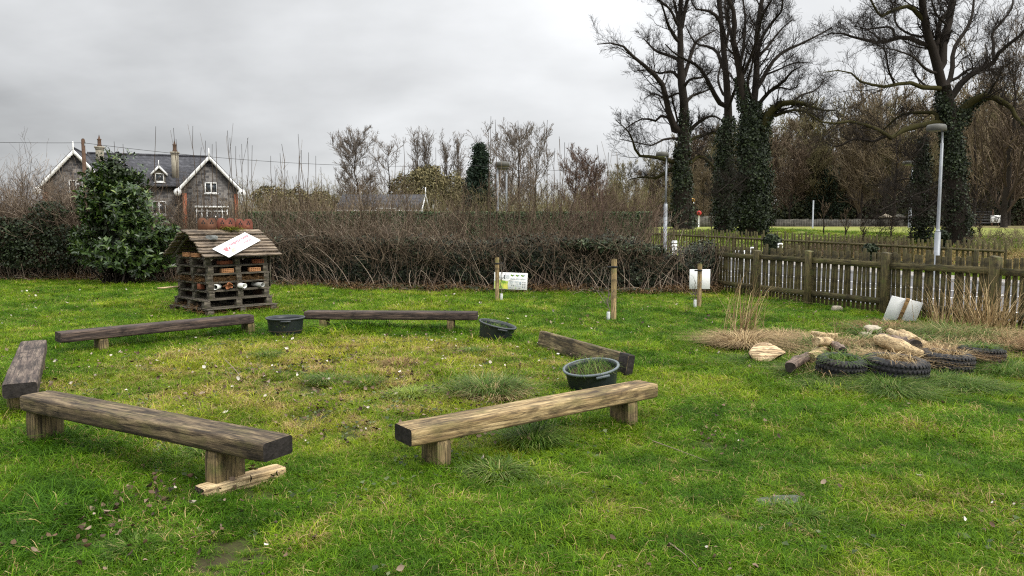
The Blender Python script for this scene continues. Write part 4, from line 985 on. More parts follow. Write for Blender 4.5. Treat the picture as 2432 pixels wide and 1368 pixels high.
far_tree(2140, 195, 96, 'round', 'bare tree rising above the wood left of the huge ivied tree', 329, 1.1, ml='wood_twig', rmin=.03)
far_tree(2050, 232, 100, 'bush', 'bushy bare tree at the top of the wood above the field', 330, 1.0, ml='wood_twig', rmin=.03)
def conifer(px, yt, d, label, hw, seed, name='conifer', n=9000):
    global rng; keep = rng; rng = np.random.default_rng(seed)
    t = P(px, yt, d); z = float(gz(t[0], d)); H = t[2]-z; root = thing(name, label, 'tree', (t[0], d, z))
    mb = MB(); mb.tube([(0, 0, -.2), (0, 0, H*.95)], [.25, .03], 8, tone=.3); part('trunk', mb, M['bark'], root)
    nb = 150; f = rng.random(nb)**.8; zz = H*(.06+.92*f); L = hw*(1.02-f)**.75*(.65+.6*rng.random(nb)); a = rng.random(nb)*6.28
    q = np.stack([np.stack([np.cos(a)*L*s, np.sin(a)*L*s, zz-L*.25*s+L*.35*s*s], 1) for s in np.linspace(0, 1, 4)], 1)
    br = MB(); V, F = tube_np(q, np.linspace(.05, .015, 4)[None].repeat(nb, 0), 4); br.add(V, F, .3); part('branches', br, M['bark'], root)
    who = rng.integers(nb, size=n); s = rng.random(n)**.6; p, _, _ = interp_poly(q, np.ones((nb, 4)), who, s)
    p = p+rng.normal(size=(n, 3))*A([.22, .22, .16])*hw/1.6; V, F = leaves_np(p, .28*(.6+.8*rng.random(n)), .35, A([0, 0, .6]), 1.0)
    c = MB(); c.add(V, F, np.repeat(rng.random(n)**1.4, 4)); part('crown', c, M['conifer'], root); rng = keep
conifer(1140, 342, 66, 'tall dark green conifer left of the centre lamp posts', 1.7, 41)
conifer(1122, 400, 70, 'shorter dark conifer leaning against the tall conifer', 1.5, 42, n=6000)
conifer(1690, 372, 108, 'dark spruce half hidden behind the second roadside trunk', 3.0, 43, n=6000)
conifer(1970, 400, 107, 'dark green evergreen in the wood above the field', 3.4, 44, n=8000)
def bush_mass(name, label, cat, blobs, n, size, m, d, asp=.6, twigs=0, tm='twig_brown', seed=3):
    """blobs: (px, py, halfwidth px, halfheight px, distance)"""
    global rng; keep = rng; rng = np.random.default_rng(seed)
    cs, rs = [], []
    for (px, py, hw, hh, dd) in blobs:
        p = P(px, py, dd); cs.append(p); rs.append((hw/FPX*dd, max(.5, .7*hw/FPX*dd), hh/FPX*dd))
    b = A([np.mean([c[0] for c in cs]), np.mean([c[1] for c in cs]), 0]); b[2] = gz(b[0], b[1]); root = thing(name, label, cat, b)
    mb = MB(); V, F, T = blob_leaves(cs, rs, n, size, asp); mb.add(V, F, T); part('foliage', mb, M[m], root, world=True)
    st = MB()
    for c, r in zip(cs, rs): g = float(gz(c[0], c[1])); st.tube([(c[0], c[1], g-.1), (c[0]+.1*r[0], c[1], (g+c[2])/2), (c[0], c[1], c[2])], [.09*r[0]+.03, .07*r[0]+.02, .02], 6, tone=.3)
    part('stem', st, M['bark'], root, world=True); rng = keep
    return root
bush_mass('olive_tree', 'broad olive brown tree group behind the bungalow', 'tree', [(1010, 440, 52, 46, 92), (1070, 450, 48, 42, 95), (960, 450, 40, 38, 96), (1100, 470, 40, 34, 92), (1020, 420, 34, 30, 94)], 8000, .42, 'wood_olive', 92, .35)
bush_mass('olive_bush', 'low olive brown clump of bushes right of the house gable', 'bush', [(640, 470, 40, 32, 70), (700, 480, 46, 36, 72), (760, 484, 44, 34, 74)], 4200, .34, 'wood_olive', 70, .3, seed=5)
scrub('scrub', '', 560, 960, 435, 520, 52, 60, 420, 'wood_twig', .020, 61, .45)
scrub('scrub', '', 900, 1540, 440, 510, 56, 72, 700, 'wood_olive', .022, 62, .5)
scrub('scrub', '', 1380, 1560, 440, 510, 54, 66, 300, 'twig_red', .020, 63, .45)
scrub('scrub', '', 560, 1540, 410, 490, 96, 112, 1200, 'wood_olive', .040, 66, .4)
scrub('scrub', '', 1850, 2160, 574, 596, 33, 39, 700, 'twig_brown', .007, 64, .6)
scrub('scrub', '', 2290, 2500, 560, 592, 32, 38, 260, 'wood_twig', .008, 65, .5)
# saplings in the rough strip beyond the far fence
for i, (px, yt, d) in enumerate(((1958, 478, 44), (2010, 495, 43), (2053, 540, 40), (2118, 520, 41), (2330, 505, 39), (1650, 470, 58), (1690, 480, 56))):
    t = P(px, yt, d); H = t[2]-float(gz(t[0], d)); m = mini_tree(max(H, 1.2), 400+i, 'bush', .42, .010, .05, 'twig_brown')
    place_tree('young_tree', ('thin bare sapling in the rough strip under the first wood trees', 'forked bare sapling standing before the green field', 'shortest bare sapling behind the far fence', 'bare sapling left of the slim ivy trunk', 'bare sapling right of the huge ivied trunk', 'bare bush just right of the leftmost ivied trunk', 'bare bush at the foot of the second ivied trunk')[i], t[0], d, m)
# clipped hedge in the middle distance
def clipped_hedge():
    global rng; keep = rng; rng = np.random.default_rng(31)
    d = 47.0; x0, x1 = P(585, 505, d)[0], P(1545, 505, d)[0]; zt = P(1000, 504, d)[2]; zb = float(gz(0, d)); z0 = zb-.05
    root = thing('clipped_hedge', 'long straight clipped green hedge running behind the brambles', 'hedge', ((x0+x1)/2, d, zb))
    mb = MB(); mb.box(((x0+x1)/2, d+.05, (z0+zt)/2-.05), (x1-x0-.1, .9, zt-z0-.15), tone=.2); part('inner_growth', mb, M['bark'], root, world=True)
    n = 26000; t = rng.random(n); top = rng.random(n) < .3
    c = np.c_[x0+(x1-x0)*t, np.where(top, d-.55+1.1*rng.random(n), d-.52-.08*rng.random(n)), np.where(top, zt-.08+.1*rng.random(n), z0+(zt-z0)*rng.random(n))]
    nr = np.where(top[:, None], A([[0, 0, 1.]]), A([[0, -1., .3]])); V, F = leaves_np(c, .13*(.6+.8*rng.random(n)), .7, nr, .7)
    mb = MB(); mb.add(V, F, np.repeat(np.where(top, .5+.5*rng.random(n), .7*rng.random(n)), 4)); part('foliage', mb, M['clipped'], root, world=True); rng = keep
clipped_hedge()
def ivy_stump(px, py, hw, hh, d, label, n=2600, name='ivy_stump'):
    global rng; keep = rng; rng = np.random.default_rng(int(px))
    p = P(px, py, d); g = float(gz(p[0], d)); root = thing(name, label, 'bush', (p[0], d, g)); r = hw/FPX*d; h = hh/FPX*d
    mb = MB(); mb.tube([(p[0], d, g-.1), (p[0], d, p[2])], [.12, .08], 8, tone=.3); part('stem', mb, M['bark'], root, world=True)
    mb = MB(); mb.add(*blob_leaves([p, p-A([0, 0, h*.8])], [(r, r, h), (r*.7, r*.7, h)], n, .12, .8)); part('foliage', mb, M['ivy'], root, world=True); rng = keep
ivy_stump(1834, 572, 19, 18, 31.5, 'round dark ivy clad stump in the far fence line')
ivy_stump(2067, 592, 16, 14, 29.5, 'small dark ivy bush poking over the far fence', 1500)
ivy_stump(2240, 560, 13, 16, 35, 'low ivy bush between the right lamp post and huge trunk', 1500)

# ------------------------------------------------------------------ the hedge along the lawn
HX = A([-22, -16, -11.3, -6.0, -3.3, 0.8, 3.2, 4.3, 4.75, 5.15]); HY = A([23.6, 22.0, 21.4, 19.7, 18.5, 17.5, 17.35, 17.35, 17.6, 18.3])
def hy(x): return np.interp(x, HX, HY)
def htop(x):
    b = np.interp(x, [-22, -13, -9, -7, -5.2, -3, -1, 0.6, 1.9, 2.7, 3.3, 3.75, 3.95, 4.3, 4.5, 4.75, 5.0, 5.2], [1.25, 1.2, 1.15, 1.2, 1.38, 1.30, 1.26, 1.35, 1.40, 1.30, 1.12, .98, .98, 1.16, 1.08, 1.18, 1.05, .8])
    return b*.86+.34*(fbm(x, x*0+3, 1.1, 2)-.5)
def hedge_leaves(x0, x1, n, size, m, root, depth=1.3, name='foliage', tone_pow=1.5, keepout=None):
    x = x0+(x1-x0)*rng.random(n); h = htop(x); y = hy(x); kind = rng.random(n)
    z = h*rng.random(n)**.8; front = kind < .62
    bul = .35*(fbm(x*1.0, z*1.3+9, 1.6, 8)-.5)
    yy = np.where(front, y+.14*np.exp(-z*3)-bul-.06+.20*rng.random(n)**2, y+depth*rng.random(n))
    zz = np.where(front, z, h+.10*rng.normal(size=n)+.12*(fbm(x, yy, 2.2, 4)-.5)-.25*sstep(yy-y, depth-.4, depth))
    # rounded shoulder
    sh = np.clip((zz-h+.25)/.25, 0, 1); yy = np.where(front, yy+.25*sh**2, yy)
    back = kind > .93; yy = np.where(back, y+depth+.1*rng.random(n), yy); zz = np.where(back, h*rng.random(n), zz)
    nr = np.where(front[:, None], A([[0, -1, .45]]), np.where(back[:, None], A([[0, 1, .3]]), A([[0, -.2, 1.]])))
    V, F = leaves_np(np.c_[x, yy, zz], size*(.55+.9*rng.random(n)), .9, nr, .8)
    patch = fbm(x, zz, .9, 31)
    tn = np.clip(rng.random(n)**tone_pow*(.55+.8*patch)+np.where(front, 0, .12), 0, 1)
    mb = MB(); mb.add(V, F, np.repeat(tn, 4)); return part(name, mb, M[m], root, world=True)
def hedge_core(x0, x1, root, depth=1.2):
    xs = np.linspace(x0, x1, int((x1-x0)*5)); V = []; prof = [(.14, 0), (.12, .5), (.22, .82), (.5, .95), (depth-.2, .92), (depth, .6), (depth, 0)]
    for x in xs:
        h = float(htop(x))-.07; y = float(hy(x))
        for (a, b) in prof: V.append((x, y+a+.05*rng.normal(), max(0, h*b+.04*rng.normal())-(.05 if b == 0 else 0)))
    k = len(prof); F = [(i*k+j, (i+1)*k+j, (i+1)*k+j+1, i*k+j+1) for i in range(len(xs)-1) for j in range(k-1)]
    F += [tuple(range(k)), tuple((len(xs)-1)*k+j for j in range(k))[::-1]]
    mb = MB(); mb.add(V, F, .0); part('inner_growth', mb, M['bark'], root, world=True)
def canes(x0, x1, n, root, lo=.5, hi=1.7, front=.35, m='cane', name='cane_stems', lean=.5, r=(.004, .010), zbase=0.0, up=0):
    x = x0+(x1-x0)*rng.random(n); y = hy(x)-front*rng.random(n)+.12; L = lo+(hi-lo)*rng.random(n)**1.5
    d = unit(np.c_[rng.normal(size=n)*lean, .18+.15*rng.normal(size=n), np.ones(n)]); k = 7; q = np.empty((n, k, 3)); q[:, 0] = np.c_[x, y, zbase*rng.random(n)*htop(x)]
    arch = rng.normal(size=(n, 1))*.09
    for i in range(1, k): q[:, i] = q[:, i-1]+d*(L/(k-1))[:, None]; d = unit(d+A([[1, 0, 0]])*arch+rng.normal(size=(n, 3))*.07+A([0, -.02, up]))
    R = np.linspace(1, .45, k)[None]*(r[0]+(r[1]-r[0])*rng.random(n)**2)[:, None]
    V, F = tube_np(q, R, 4); mb = MB(); mb.add(V, F, np.repeat(rng.random(n)**1.3, k*4)); part(name, mb, M[m], root, world=True); return q, R
def bare_top(x0, x1, n, root, lo, hi, m='twig_brown', name='bare_twigs', r=.0035, y0=.1, y1=1.6, lean=.45, up=.12):
    """tangle of bare stems standing out of the top"""
    x = x0+(x1-x0)*rng.random(n); y = hy(x)+y0+(y1-y0)*rng.random(n); L = (lo+(hi-lo)*rng.random(n)**1.4)*(.7+.6*fbm(x, x*0, .7, 6))
    d = unit(np.c_[rng.normal(size=n)*lean, rng.normal(size=n)*lean*.7-.08, np.ones(n)]); k = 7; q = np.empty((n, k, 3)); q[:, 0] = np.c_[x, y, htop(x)*(.45+.5*rng.random(n))]
    for i in range(1, k): q[:, i] = q[:, i-1]+d*(L/(k-1))[:, None]; d = unit(d+rng.normal(size=(n, 3))*.2+A([0, 0, up-.06*i*lean]))
    R = np.linspace(1, .5, k)[None]*(r*(.8+1.0*rng.random(n)**2))[:, None]
    c, rc = spawn(q, R, 5, .2, 1, .38, .7, .8, .1, .2, .7, .6, r*.6, 4, .1, .7)
    mb = MB()
    for a, b, s in ((q, R, 4), (c, rc, 3)): V, F = tube_np(a, b, s); mb.add(V, F, np.repeat(rng.random(len(a)), a.shape[1]*s))
    part(name, mb, M[m], root, world=True)
def main_hedge():
    root = thing('ivy_hedge', 'long dark ivy covered hedge with bare brambles, running behind the bug hotel and info sign', 'hedge', (-1.5, 18.2, 0))
    hedge_core(-8.5, 5.15, root); hedge_leaves(-8.5, 5.2, 78000, .058, 'hedge_ivy', root)
    canes(-8.5, 4.9, 420, root, .5, 1.6, .38, 'cane', 'cane_stems', .42, (.005, .012)); canes(-8.5, 4.9, 900, root, .4, 1.2, .35, 'twig_brown', 'bramble_stems', .8, (.003, .007), .9)
    bare_top(-8.5, 3.6, 3800, root, .25, .85, r=.0034, lean=.75, up=.04, y0=-.3); bare_top(-8.5, -1.5, 360, root, .6, 1.6, 'cane', 'arching_twigs', .0035, .2, 1.8, .7, .03)
    bare_top(2.2, 5.1, 260, root, .1, .35, 'twig_grey', 'short_twigs', .003, .0, 1.0, .9, 0)
    # glossier clumps on the shoulder
    cs, rs = [], []
    for (px, py, hw, hh) in ((960, 585, 55, 22), (1040, 605, 30, 16), (1400, 580, 70, 14), (1460, 590, 60, 18), (1540, 594, 40, 16)):
        d = 18.6 if px < 1100 else 17.45; p = P(px, py, d); cs.append(p); rs.append((hw/FPX*d, .22, hh/FPX*d))
    mb = MB(); V, F, T = blob_leaves(cs, rs, 4200, .065, .8); mb.add(V, F, np.clip(T*.9+.25, 0, 1)); part('ivy_clump', mb, M['ivy'], root, world=True)
main_hedge()
def left_thicket():
    root = thing('bramble_thicket', 'tall tangled brown bramble thicket with ivy at the left edge behind the laurel', 'thicket', (-13.5, 22, 0))
    hedge_core(-21, -8.3, root, 1.6); hedge_leaves(-21, -8.3, 27000, .068, 'hedge_ivy', root, 1.6)
    canes(-20, -8.3, 260, root, .6, 1.9, .5, 'cane', 'cane_stems', .55); canes(-20, -8.3, 900, root, .5, 1.6, .45, 'twig_brown', 'bramble_stems', .8, (.003, .008), .9)
    bare_top(-20, -11.6, 4200, root, .5, 2.4, 'twig_brown', 'bramble_canes', .0055, -.1, 2.2, .6, .10); bare_top(-19, -11.9, 520, root, 1.4, 2.9, 'cane', 'tall_canes', .006, .2, 1.9, .5, .12)
    bare_top(-12, -8.3, 700, root, .4, 1.5, 'twig_brown', 'bare_twigs', .0045, .3, 1.8)
    cs, rs = [], []
    for (px, py, hw, hh) in ((120, 500, 45, 26), (60, 540, 60, 30), (20, 560, 60, 40), (150, 560, 60, 30), (330, 600, 120, 40), (90, 600, 120, 40)):
        d = 21.3; p = P(px, py, d); cs.append(p); rs.append((hw/FPX*d, .35, hh/FPX*d))
    mb = MB(); V, F, T = blob_leaves(cs, rs, 7000, .075, .75); mb.add(V, F, np.clip(T*.8+.1, 0, 1)); part('ivy_clump', mb, M['ivy'], root, world=True)
left_thicket()
def laurel():
    global rng; keep = rng; rng = np.random.default_rng(88); d = 19.9
    b = P(285, 660, d); root = thing('laurel_bush', 'big glossy green laurel bush standing left of the bug hotel', 'bush', (b[0], d, 0))
    # branch tips of a many-stemmed shrub, each carrying whorls of long leaves
    blobs = [(270, 470, 58, 72, 0), (256, 416, 32, 34, 0), (300, 420, 28, 28, .2), (218, 425, 20, 24, .2), (305, 490, 58, 60, -.3), (340, 540, 62, 46, -.2), (222, 480, 40, 80, -.2), (400, 565, 40, 34, 0), (330, 450, 30, 44, .3), (200, 570, 46, 40, 0), (270, 600, 90, 44, -.3), (350, 615, 70, 40, -.1)]
    tips = []
    for (px, py, hw, hh, dd) in blobs:
        c = P(px, py, d+dd); m = int(hw*hh/16); u = rdir(m)*(rng.random((m, 1))**.35); tips.append(c+u*A([hw/FPX*d, hw/FPX*d*.9, hh/FPX*d]))
    for (px, py) in ((247, 352), (262, 358), (240, 366), (307, 357), (300, 372), (318, 366), (276, 372), (285, 378), (222, 388), (338, 392), (190, 408), (345, 402), (230, 372), (258, 374)): tips.append(P(px, py, d+.15*rng.normal())[None])
    tips = np.concatenate(tips); n = len(tips); core = A([b[0], d+.1, .9])
    out = unit(tips-core+A([0, 0, .55])); out = unit(out+.45*rng.normal(size=(n, 3)))
    V5, F5, T5 = [], [], []; nv = 0
    for w in range(8):
        a = rng.random(n)*6.28; ref = unit(np.cross(out, A([[.3, .8, .2]]))); r2 = np.cross(out, ref)
        ld = unit(out*(.35+.5*rng.random((n, 1)))+ref*np.cos(a)[:, None]+r2*np.sin(a)[:, None])
        L = (.075+.10*rng.random(n))[:, None]; wd = L*(.30+.06*rng.random((n, 1))); base = tips-out*(.13*w/8)*1.2
        sd = unit(np.cross(ld, out)); up = unit(np.cross(sd, ld)); 
        pts = [base, base+ld*L*.3+sd*wd*.45+up*L*.05, base+ld*L*.68+sd*wd*.42+up*L*.04, base+ld*L-up*L*.06, base+ld*L*.68-sd*wd*.42+up*L*.04, base+ld*L*.3-sd*wd*.45+up*L*.05, base+ld*L*.5]
        V = np.stack(pts, 1).reshape(-1, 3); i0 = np.arange(n)[:, None]*7
        F = np.concatenate([i0+A([0, 1, 6, 5]), i0+A([1, 2, 3, 6]), i0+A([5, 6, 3, 4])]).astype(int)
        V5.append(V); F5.append(F+nv); nv += len(V); T5.append(np.repeat(np.clip(rng.random(n)**1.25*.92+.10*(tips[:, 2]-1.5)*.5, 0, 1), 7))
    mb = MB(); mb.add(np.concatenate(V5), np.concatenate(F5), np.concatenate(T5)); part('foliage', mb, M['laurel'], root, world=True)
    st = MB(); q = np.stack([A([[b[0], d, -.05]])+np.c_[rng.normal(size=60)*.25, rng.normal(size=60)*.2, np.zeros(60)]]*5, 1); ends = tips[rng.integers(n, size=60)]
    for i, f in enumerate(np.linspace(0, 1, 5)): q[:, i] = q[:, 0]*(1-f)+ends*f+A([0, 0, .3*f*(1-f)])
    V, F = tube_np(q, np.linspace(.022, .006, 5)[None].repeat(60, 0), 5); st.add(V, F, .3); part('stem', st, M['bark'], root, world=True)
    ic = MB(); ic.add(*blob_leaves([P(285, 520, d+.15), P(275, 430, d+.15), P(310, 580, d+.1)], [(.75, .6, 1.0), (.45, .4, .75), (.95, .6, .5)], 6500, .12, .6, edge=.2)); part('inner_leaves', ic, M['ivy'], root, world=True); rng = keep
laurel()
# tall whips
def whip(px, yt, d, nb, seed):
    global rng; keep = rng; rng = np.random.default_rng(seed); t = P(px, yt, d); b = A([t[0]-.12*rng.normal(), d, 0.05]); k = 9
    root = thing('hedge_sapling', 'tall bare whip of a sapling shooting straight up out of the hedge', 'sapling', b, group='bare whips standing up out of the hedge')
    q = np.stack([b+(t-b)*f+A([.10*math.sin(f*2.2+seed)*(1-f), 0, 0]) for f in np.linspace(0, 1, k)]); q[1:-1] += rng.normal(size=(k-2, 3))*.02
    R = np.linspace(.017, .005, k); mb = MB(); mb.tube(q, R, 6, tone=.35); part('stem', mb, M['twig_brown'], root, world=True)
    if nb:
        c, rc = spawn(q[None], R[None], nb, .38, .92, .24, .9, .42, .55, .06, .6, .5, .0042, 6, .3, 1.3); V, F = tube_np(c, rc, 4); m2 = MB(); m2.add(V, F, np.repeat(rng.random(nb), 24)); part('side_shoots', m2, M['twig_brown'], root, world=True)
    rng = keep
_W = [(370, 300, 20.6, 0), (412, 304, 20.5, 1), (418, 330, 20.7, 0), (458, 299, 20.3, 2), (478, 350, 20.2, 0), (488, 334, 20.2, 1), (504, 342, 20.1, 0), (513, 336, 20, 0), (540, 310, 20, 2), (546, 327, 20, 0), (560, 347, 19.9, 1), (574, 342, 19.8, 3), (588, 328, 19.8, 1), (599, 345, 19.7, 2), (643, 370, 19.8, 4), (669, 342, 19.9, 8), (665, 364, 20.2, 3), (708, 318, 19.6, 6), (716, 356, 19.6, 2), (733, 362, 19.5, 3), (750, 370, 19.4, 2), (762, 396, 19.4, 3), (292, 342, 20.8, 0), (271, 336, 20.8, 0),
      (1166, 276, 18.6, 1), (1176, 284, 18.6, 1), (1230, 286, 18.5, 2), (1300, 285, 18.4, 2), (1328, 324, 18.4, 2), (1341, 338, 18.5, 3), (1318, 352, 18.3, 1), (1418, 344, 18.3, 1), (1445, 362, 18.3, 2), (1466, 368, 18.2, 3), (1434, 385, 18.3, 2), (958, 333, 19.2, 1), (1035, 350, 19, 0), (942, 358, 19.2, 1), (1160, 372, 18.7, 2), (1260, 352, 18.5, 2), (1390, 400, 18.4, 3), (840, 385, 19.3, 3), (880, 420, 19.2, 3), (1100, 420, 18.8, 3)]
for i, w in enumerate(_W): whip(*w, 500+i)
def leafless_shrub(px, yt, d, label, n, seed, sp=.55, m='twig_brown'):
    """many-stemmed bare shrub behind the hedge"""
    global rng; keep = rng; rng = np.random.default_rng(seed); t = P(px, yt, d); H = t[2]; root = thing('bare_shrub', label, 'shrub', (t[0], d, 0))
    b = np.c_[t[0]+rng.normal(size=n)*.25, d+rng.normal(size=n)*.2, np.zeros(n)]; dr = unit(np.c_[rng.normal(size=(n, 2))*sp, np.ones(n)]); L = H*(.6+.45*rng.random(n)); k = 8; q = np.empty((n, k, 3)); q[:, 0] = b
    for i in range(1, k): q[:, i] = q[:, i-1]+dr*(L/(k-1))[:, None]; dr = unit(dr+rng.normal(size=(n, 3))*.11+A([0, 0, .07]))
    R = np.linspace(1, .4, k)[None]*(.008+.006*rng.random(n))[:, None]; c, rc = spawn(q, R, 9, .25, 1, .32, .75, .7, .3, .15, .6, .5, .0042, 6, .2, 1.1); c2, rc2 = spawn(c, rc, 5, .15, 1, .5, .8, .7, .2, .16, .8, .6, .003, 4, .1, .6)
    mb = MB(); V, F = tube_np(q, R, 5); mb.add(V, F, np.repeat(rng.random(n), k*5)); part('stems', mb, M[m], root, world=True)
    mb = MB()
    for a, r in ((c, rc), (c2, rc2)): V, F = tube_np(a, r, 3); mb.add(V, F, np.repeat(rng.random(len(a)), a.shape[1]*3))
    part('twigs', mb, M[m], root, world=True); rng = keep
_SH = [(640, 420, 21, 'bare twiggy shrub above the right end of the bug hotel roof', .5), (760, 430, 20.6, 'bare twiggy shrub rising right of the bug hotel', .5), (845, 405, 20.4, 'rounded bare shrub under the rounded skyline tree', .65), (930, 430, 20.4, 'bare shrub hiding the right half of the bungalow', .55), (1010, 440, 20.2, 'bare shrub above the dark clump of hedge ivy', .5), (1090, 440, 20, 'bare shrub just left of the tall dark conifer', .5), (1180, 430, 20, 'bare shrub in front of the two thin lamp posts', .5), (1260, 420, 19.6, 'bare shrub above the coloured info sign', .5), (1340, 420, 19.6, 'bare shrub standing right of the info sign behind the hedge', .5), (1420, 430, 19.4, 'bare reddish shrub above the middle tree stake', .5), (1490, 440, 19.4, 'bare shrub at the low right end of the twiggy hedge top', .45), (60, 372, 23, 'bare arching shrub at the far left above the thicket', .6), (140, 380, 22.8, 'bare shrub before the left house gable', .55), (440, 440, 21.5, 'bare shrub in front of the grey stone house', .35), (530, 450, 21, 'bare shrub in front of the right house gable', .35)]
for i, (px, yt, d, lb, sp) in enumerate(_SH): leafless_shrub(px, yt, d, lb, 22, 600+i, sp, 'twig_red' if 'reddish' in lb else 'twig_brown')
# rough dead grass and bramble litter along the hedge foot
def hedge_foot():
    n = 42000; x = -19+23.8*rng.random(n); off = np.abs(rng.normal(size=n))*.38; y = hy(x)-off+.15; dens = fbm(x, y, .8, 12)
    k = (rng.random(n) < .35+.9*dens-.25*(x < -9))&(x > -18); x, y, dens, off = x[k], y[k], dens[k], off[k]; n = len(x)
    h = (.07+.26*rng.random(n)**2.2)*(.5+dens)*np.clip(1.2-off, .35, 1.2); V, F, kk = blades_np(np.c_[x, y, np.full(n, -.01)], h*1.25, .010+.008*rng.random(n), .25+.6*rng.random(n), .3+.9*rng.random(n))
    mb = MB(); mb.add(V, F, np.repeat(np.clip(rng.random(n)*.9+.15*rng.normal(size=n), 0, 1), kk)); tag(mb.obj('dead_grass', M['rust_straw']), kind='stuff')
    n = 9000; x = -19+23.8*rng.random(n); y = hy(x)-np.abs(rng.normal(size=n))*.22+.1; V, F = leaves_np(np.c_[x, y, .02+.12*rng.random(n)], .05+.04*rng.random(n), .8, A([0, -.4, 1.]), .7); mb = MB(); mb.add(V, F, np.repeat(rng.random(n)**1.2, 4)); tag(mb.obj('ground_ivy', M['ivy']), kind='stuff')
    m = 700; x = -18+22.5*rng.random(m); y = hy(x)-.45*rng.random(m); d = unit(np.c_[rng.normal(size=m), rng.normal(size=m)*.5, .25+.35*rng.random(m)]); L = .25+.7*rng.random(m)**1.5; q = np.empty((m, 6, 3)); q[:, 0] = np.c_[x, y, np.zeros(m)]
    for i in range(1, 6): q[:, i] = q[:, i-1]+d*(L/5)[:, None]; d = unit(d+rng.normal(size=(m, 3))*.14+A([0, 0, -.12])); q[:, i, 2] = np.maximum(q[:, i, 2], .01)
    V, F = tube_np(q, np.full((m, 6), .0035), 3); mb = MB(); mb.add(V, F, np.repeat(rng.random(m), 18)); tag(mb.obj('bramble_litter', M['cane']), kind='stuff')
hedge_foot()

# ------------------------------------------------------------------ sleeper benches
def beam_mb(L, Wd, H, seed=1, wear=.008, rad=.018, nx=46, tone=None, bow=0.0):
    """a worn timber along X, centred, z from -H/2 to H/2; returns body and end caps"""
    r = np.random.default_rng(seed); cs = []
    for (cx, cy, a0) in ((Wd/2-rad, H/2-rad, 0), (-Wd/2+rad, H/2-rad, 90), (-Wd/2+rad, -H/2+rad, 180), (Wd/2-rad, -H/2+rad, 270)):
        for a in (0, 45, 90): t = math.radians(a0+a); cs.append((cx+rad*math.cos(t), cy+rad*math.sin(t)))
    o = []
    for i in range(len(cs)):                                   # extra points along the faces
        p, q = A(cs[i]), A(cs[(i+1) % len(cs)]); m = 4 if np.linalg.norm(q-p) > .03 else 1
        o += [p+(q-p)*j/m for j in range(m)]
    cs = A(o); k = len(cs); xs = np.linspace(-L/2, L/2, nx); V = []
    off = r.random(4)*50
    for x in xs:
        n1 = fbm(cs[:, 0]*9+off[0], np.full(k, x*2.2+off[1]), 1.0, seed)-.5; n2 = fbm(cs[:, 1]*30+cs[:, 0]*30+off[2], np.full(k, x*7+off[3]), 1.0, seed+3)-.5
        e = 1+wear*(n1*8+n2*3); endr = 1-.05*max(0, (abs(x)-L/2+.02)/.02)
        V.append(np.c_[np.full(k, x), cs[:, 0]*e*endr, cs[:, 1]*e*endr+bow*(1-(2*x/L)**2)])
    V = np.concatenate(V); i = np.arange(k); j = (i+1) % k; b = (np.arange(nx-1)[:, None])*k
    F = np.stack([b+i, b+j, b+k+j, b+k+i], -1).reshape(-1, 4)
    body = MB(); body.add(V, F, r.random() if tone is None else tone)
    caps = []
    for e, s in ((0, -1), (nx-1, 1)):
        ring = V[e*k:(e+1)*k]; c = ring.mean(0)+A([s*.002, 0, 0]); W2 = np.concatenate([ring, c+(ring-c)*.5+r.normal(size=(k, 3))*.0015, [c]])
        Fc = [(q, (q+1) % k, k+(q+1) % k, k+q) for q in range(k)]+[(k+q, k+(q+1) % k, 2*k) for q in range(k)]
        m = MB(); m.add(W2, [f if s > 0 else f[::-1] for f in Fc], r.random()); caps.append(m)
    return body, caps
def bench(label, a, b, zt, seat_m, legs, Wd=.235, H=.125, caps=('sleeper_dark', 'sleeper_dark'), leg_m='leg_wood', seed=1, lean=(0, 0), legw=(.105, .215)):
    """a, b: pixel of the middle of each end of the seat top; zt height of each end; legs: pixel of each leg base"""
    def top(px, py, z):
        r = ray(px, py); t = (z-CAMH)/r[2]; return A([r[0]*t, r[1]*t, z])
    p, q = top(*a, zt), top(*b, zt); L = np.linalg.norm(q-p); ang = math.atan2(q[1]-p[1], q[0]-p[0]); c = (p+q)/2
    root = thing('sleeper_bench', label, 'bench', (c[0], c[1], 0), ang, 'low sleeper benches set round in a ring')
    body, cp = beam_mb(L, Wd, H, seed); s = part('seat', body, M[seat_m], root, True); s.location = (0, 0, zt-H/2)
    for m, cm in zip(cp, caps): e = part('end_grain', m, M[cm], root); e.parent = s
    d = A([math.cos(ang), math.sin(ang)])
    for i, lp in enumerate(legs):
        f = float((G(*lp)[:2]-c[:2])@d) if isinstance(lp, tuple) else lp*L
        h = zt-H; lb, lc = beam_mb(h+.12, legw[1], legw[0], seed+10+i, .006, .008, 10)
        mb = MB(); mb.V = lb.V+[]; mb.F = lb.F; mb.T = lb.T; mb.n = lb.n
        for m in lc: mb.F += [ff+mb.n for ff in m.F]; mb.V += m.V; mb.T += m.T; mb.n += m.n
        mb.V = [np.c_[v[:, 2]+f, v[:, 1], v[:, 0]+(h-.12)/2-.001] for v in mb.V]      # stand it up
        part('leg', mb, M[leg_m], root, False)
    return root, c, d, L
B1 = bench('weathered brown sleeper bench at front left, one leg standing on a loose timber', (84, 932), (660, 1042), .375, 'sleeper_brown', [(140, 1048), (566, 1150)], seed=3, H=.115, caps=('sleeper_pale', 'tar'))
B2 = bench('pale tan sleeper bench nearest on the right with a dark left end', (957, 1012), (1538, 906), .315, 'sleeper_tan', [(1056, 1118), (1482, 1008)], seed=4, caps=('tar', 'sleeper_pale'), H=.115)
bench('grey brown sleeper bench seen end on at the left edge', (46, 909), (80, 808), .33, 'sleeper_grey', [-.40, .36], seed=5, caps=('tar', 'sleeper_dark'), Wd=.25)
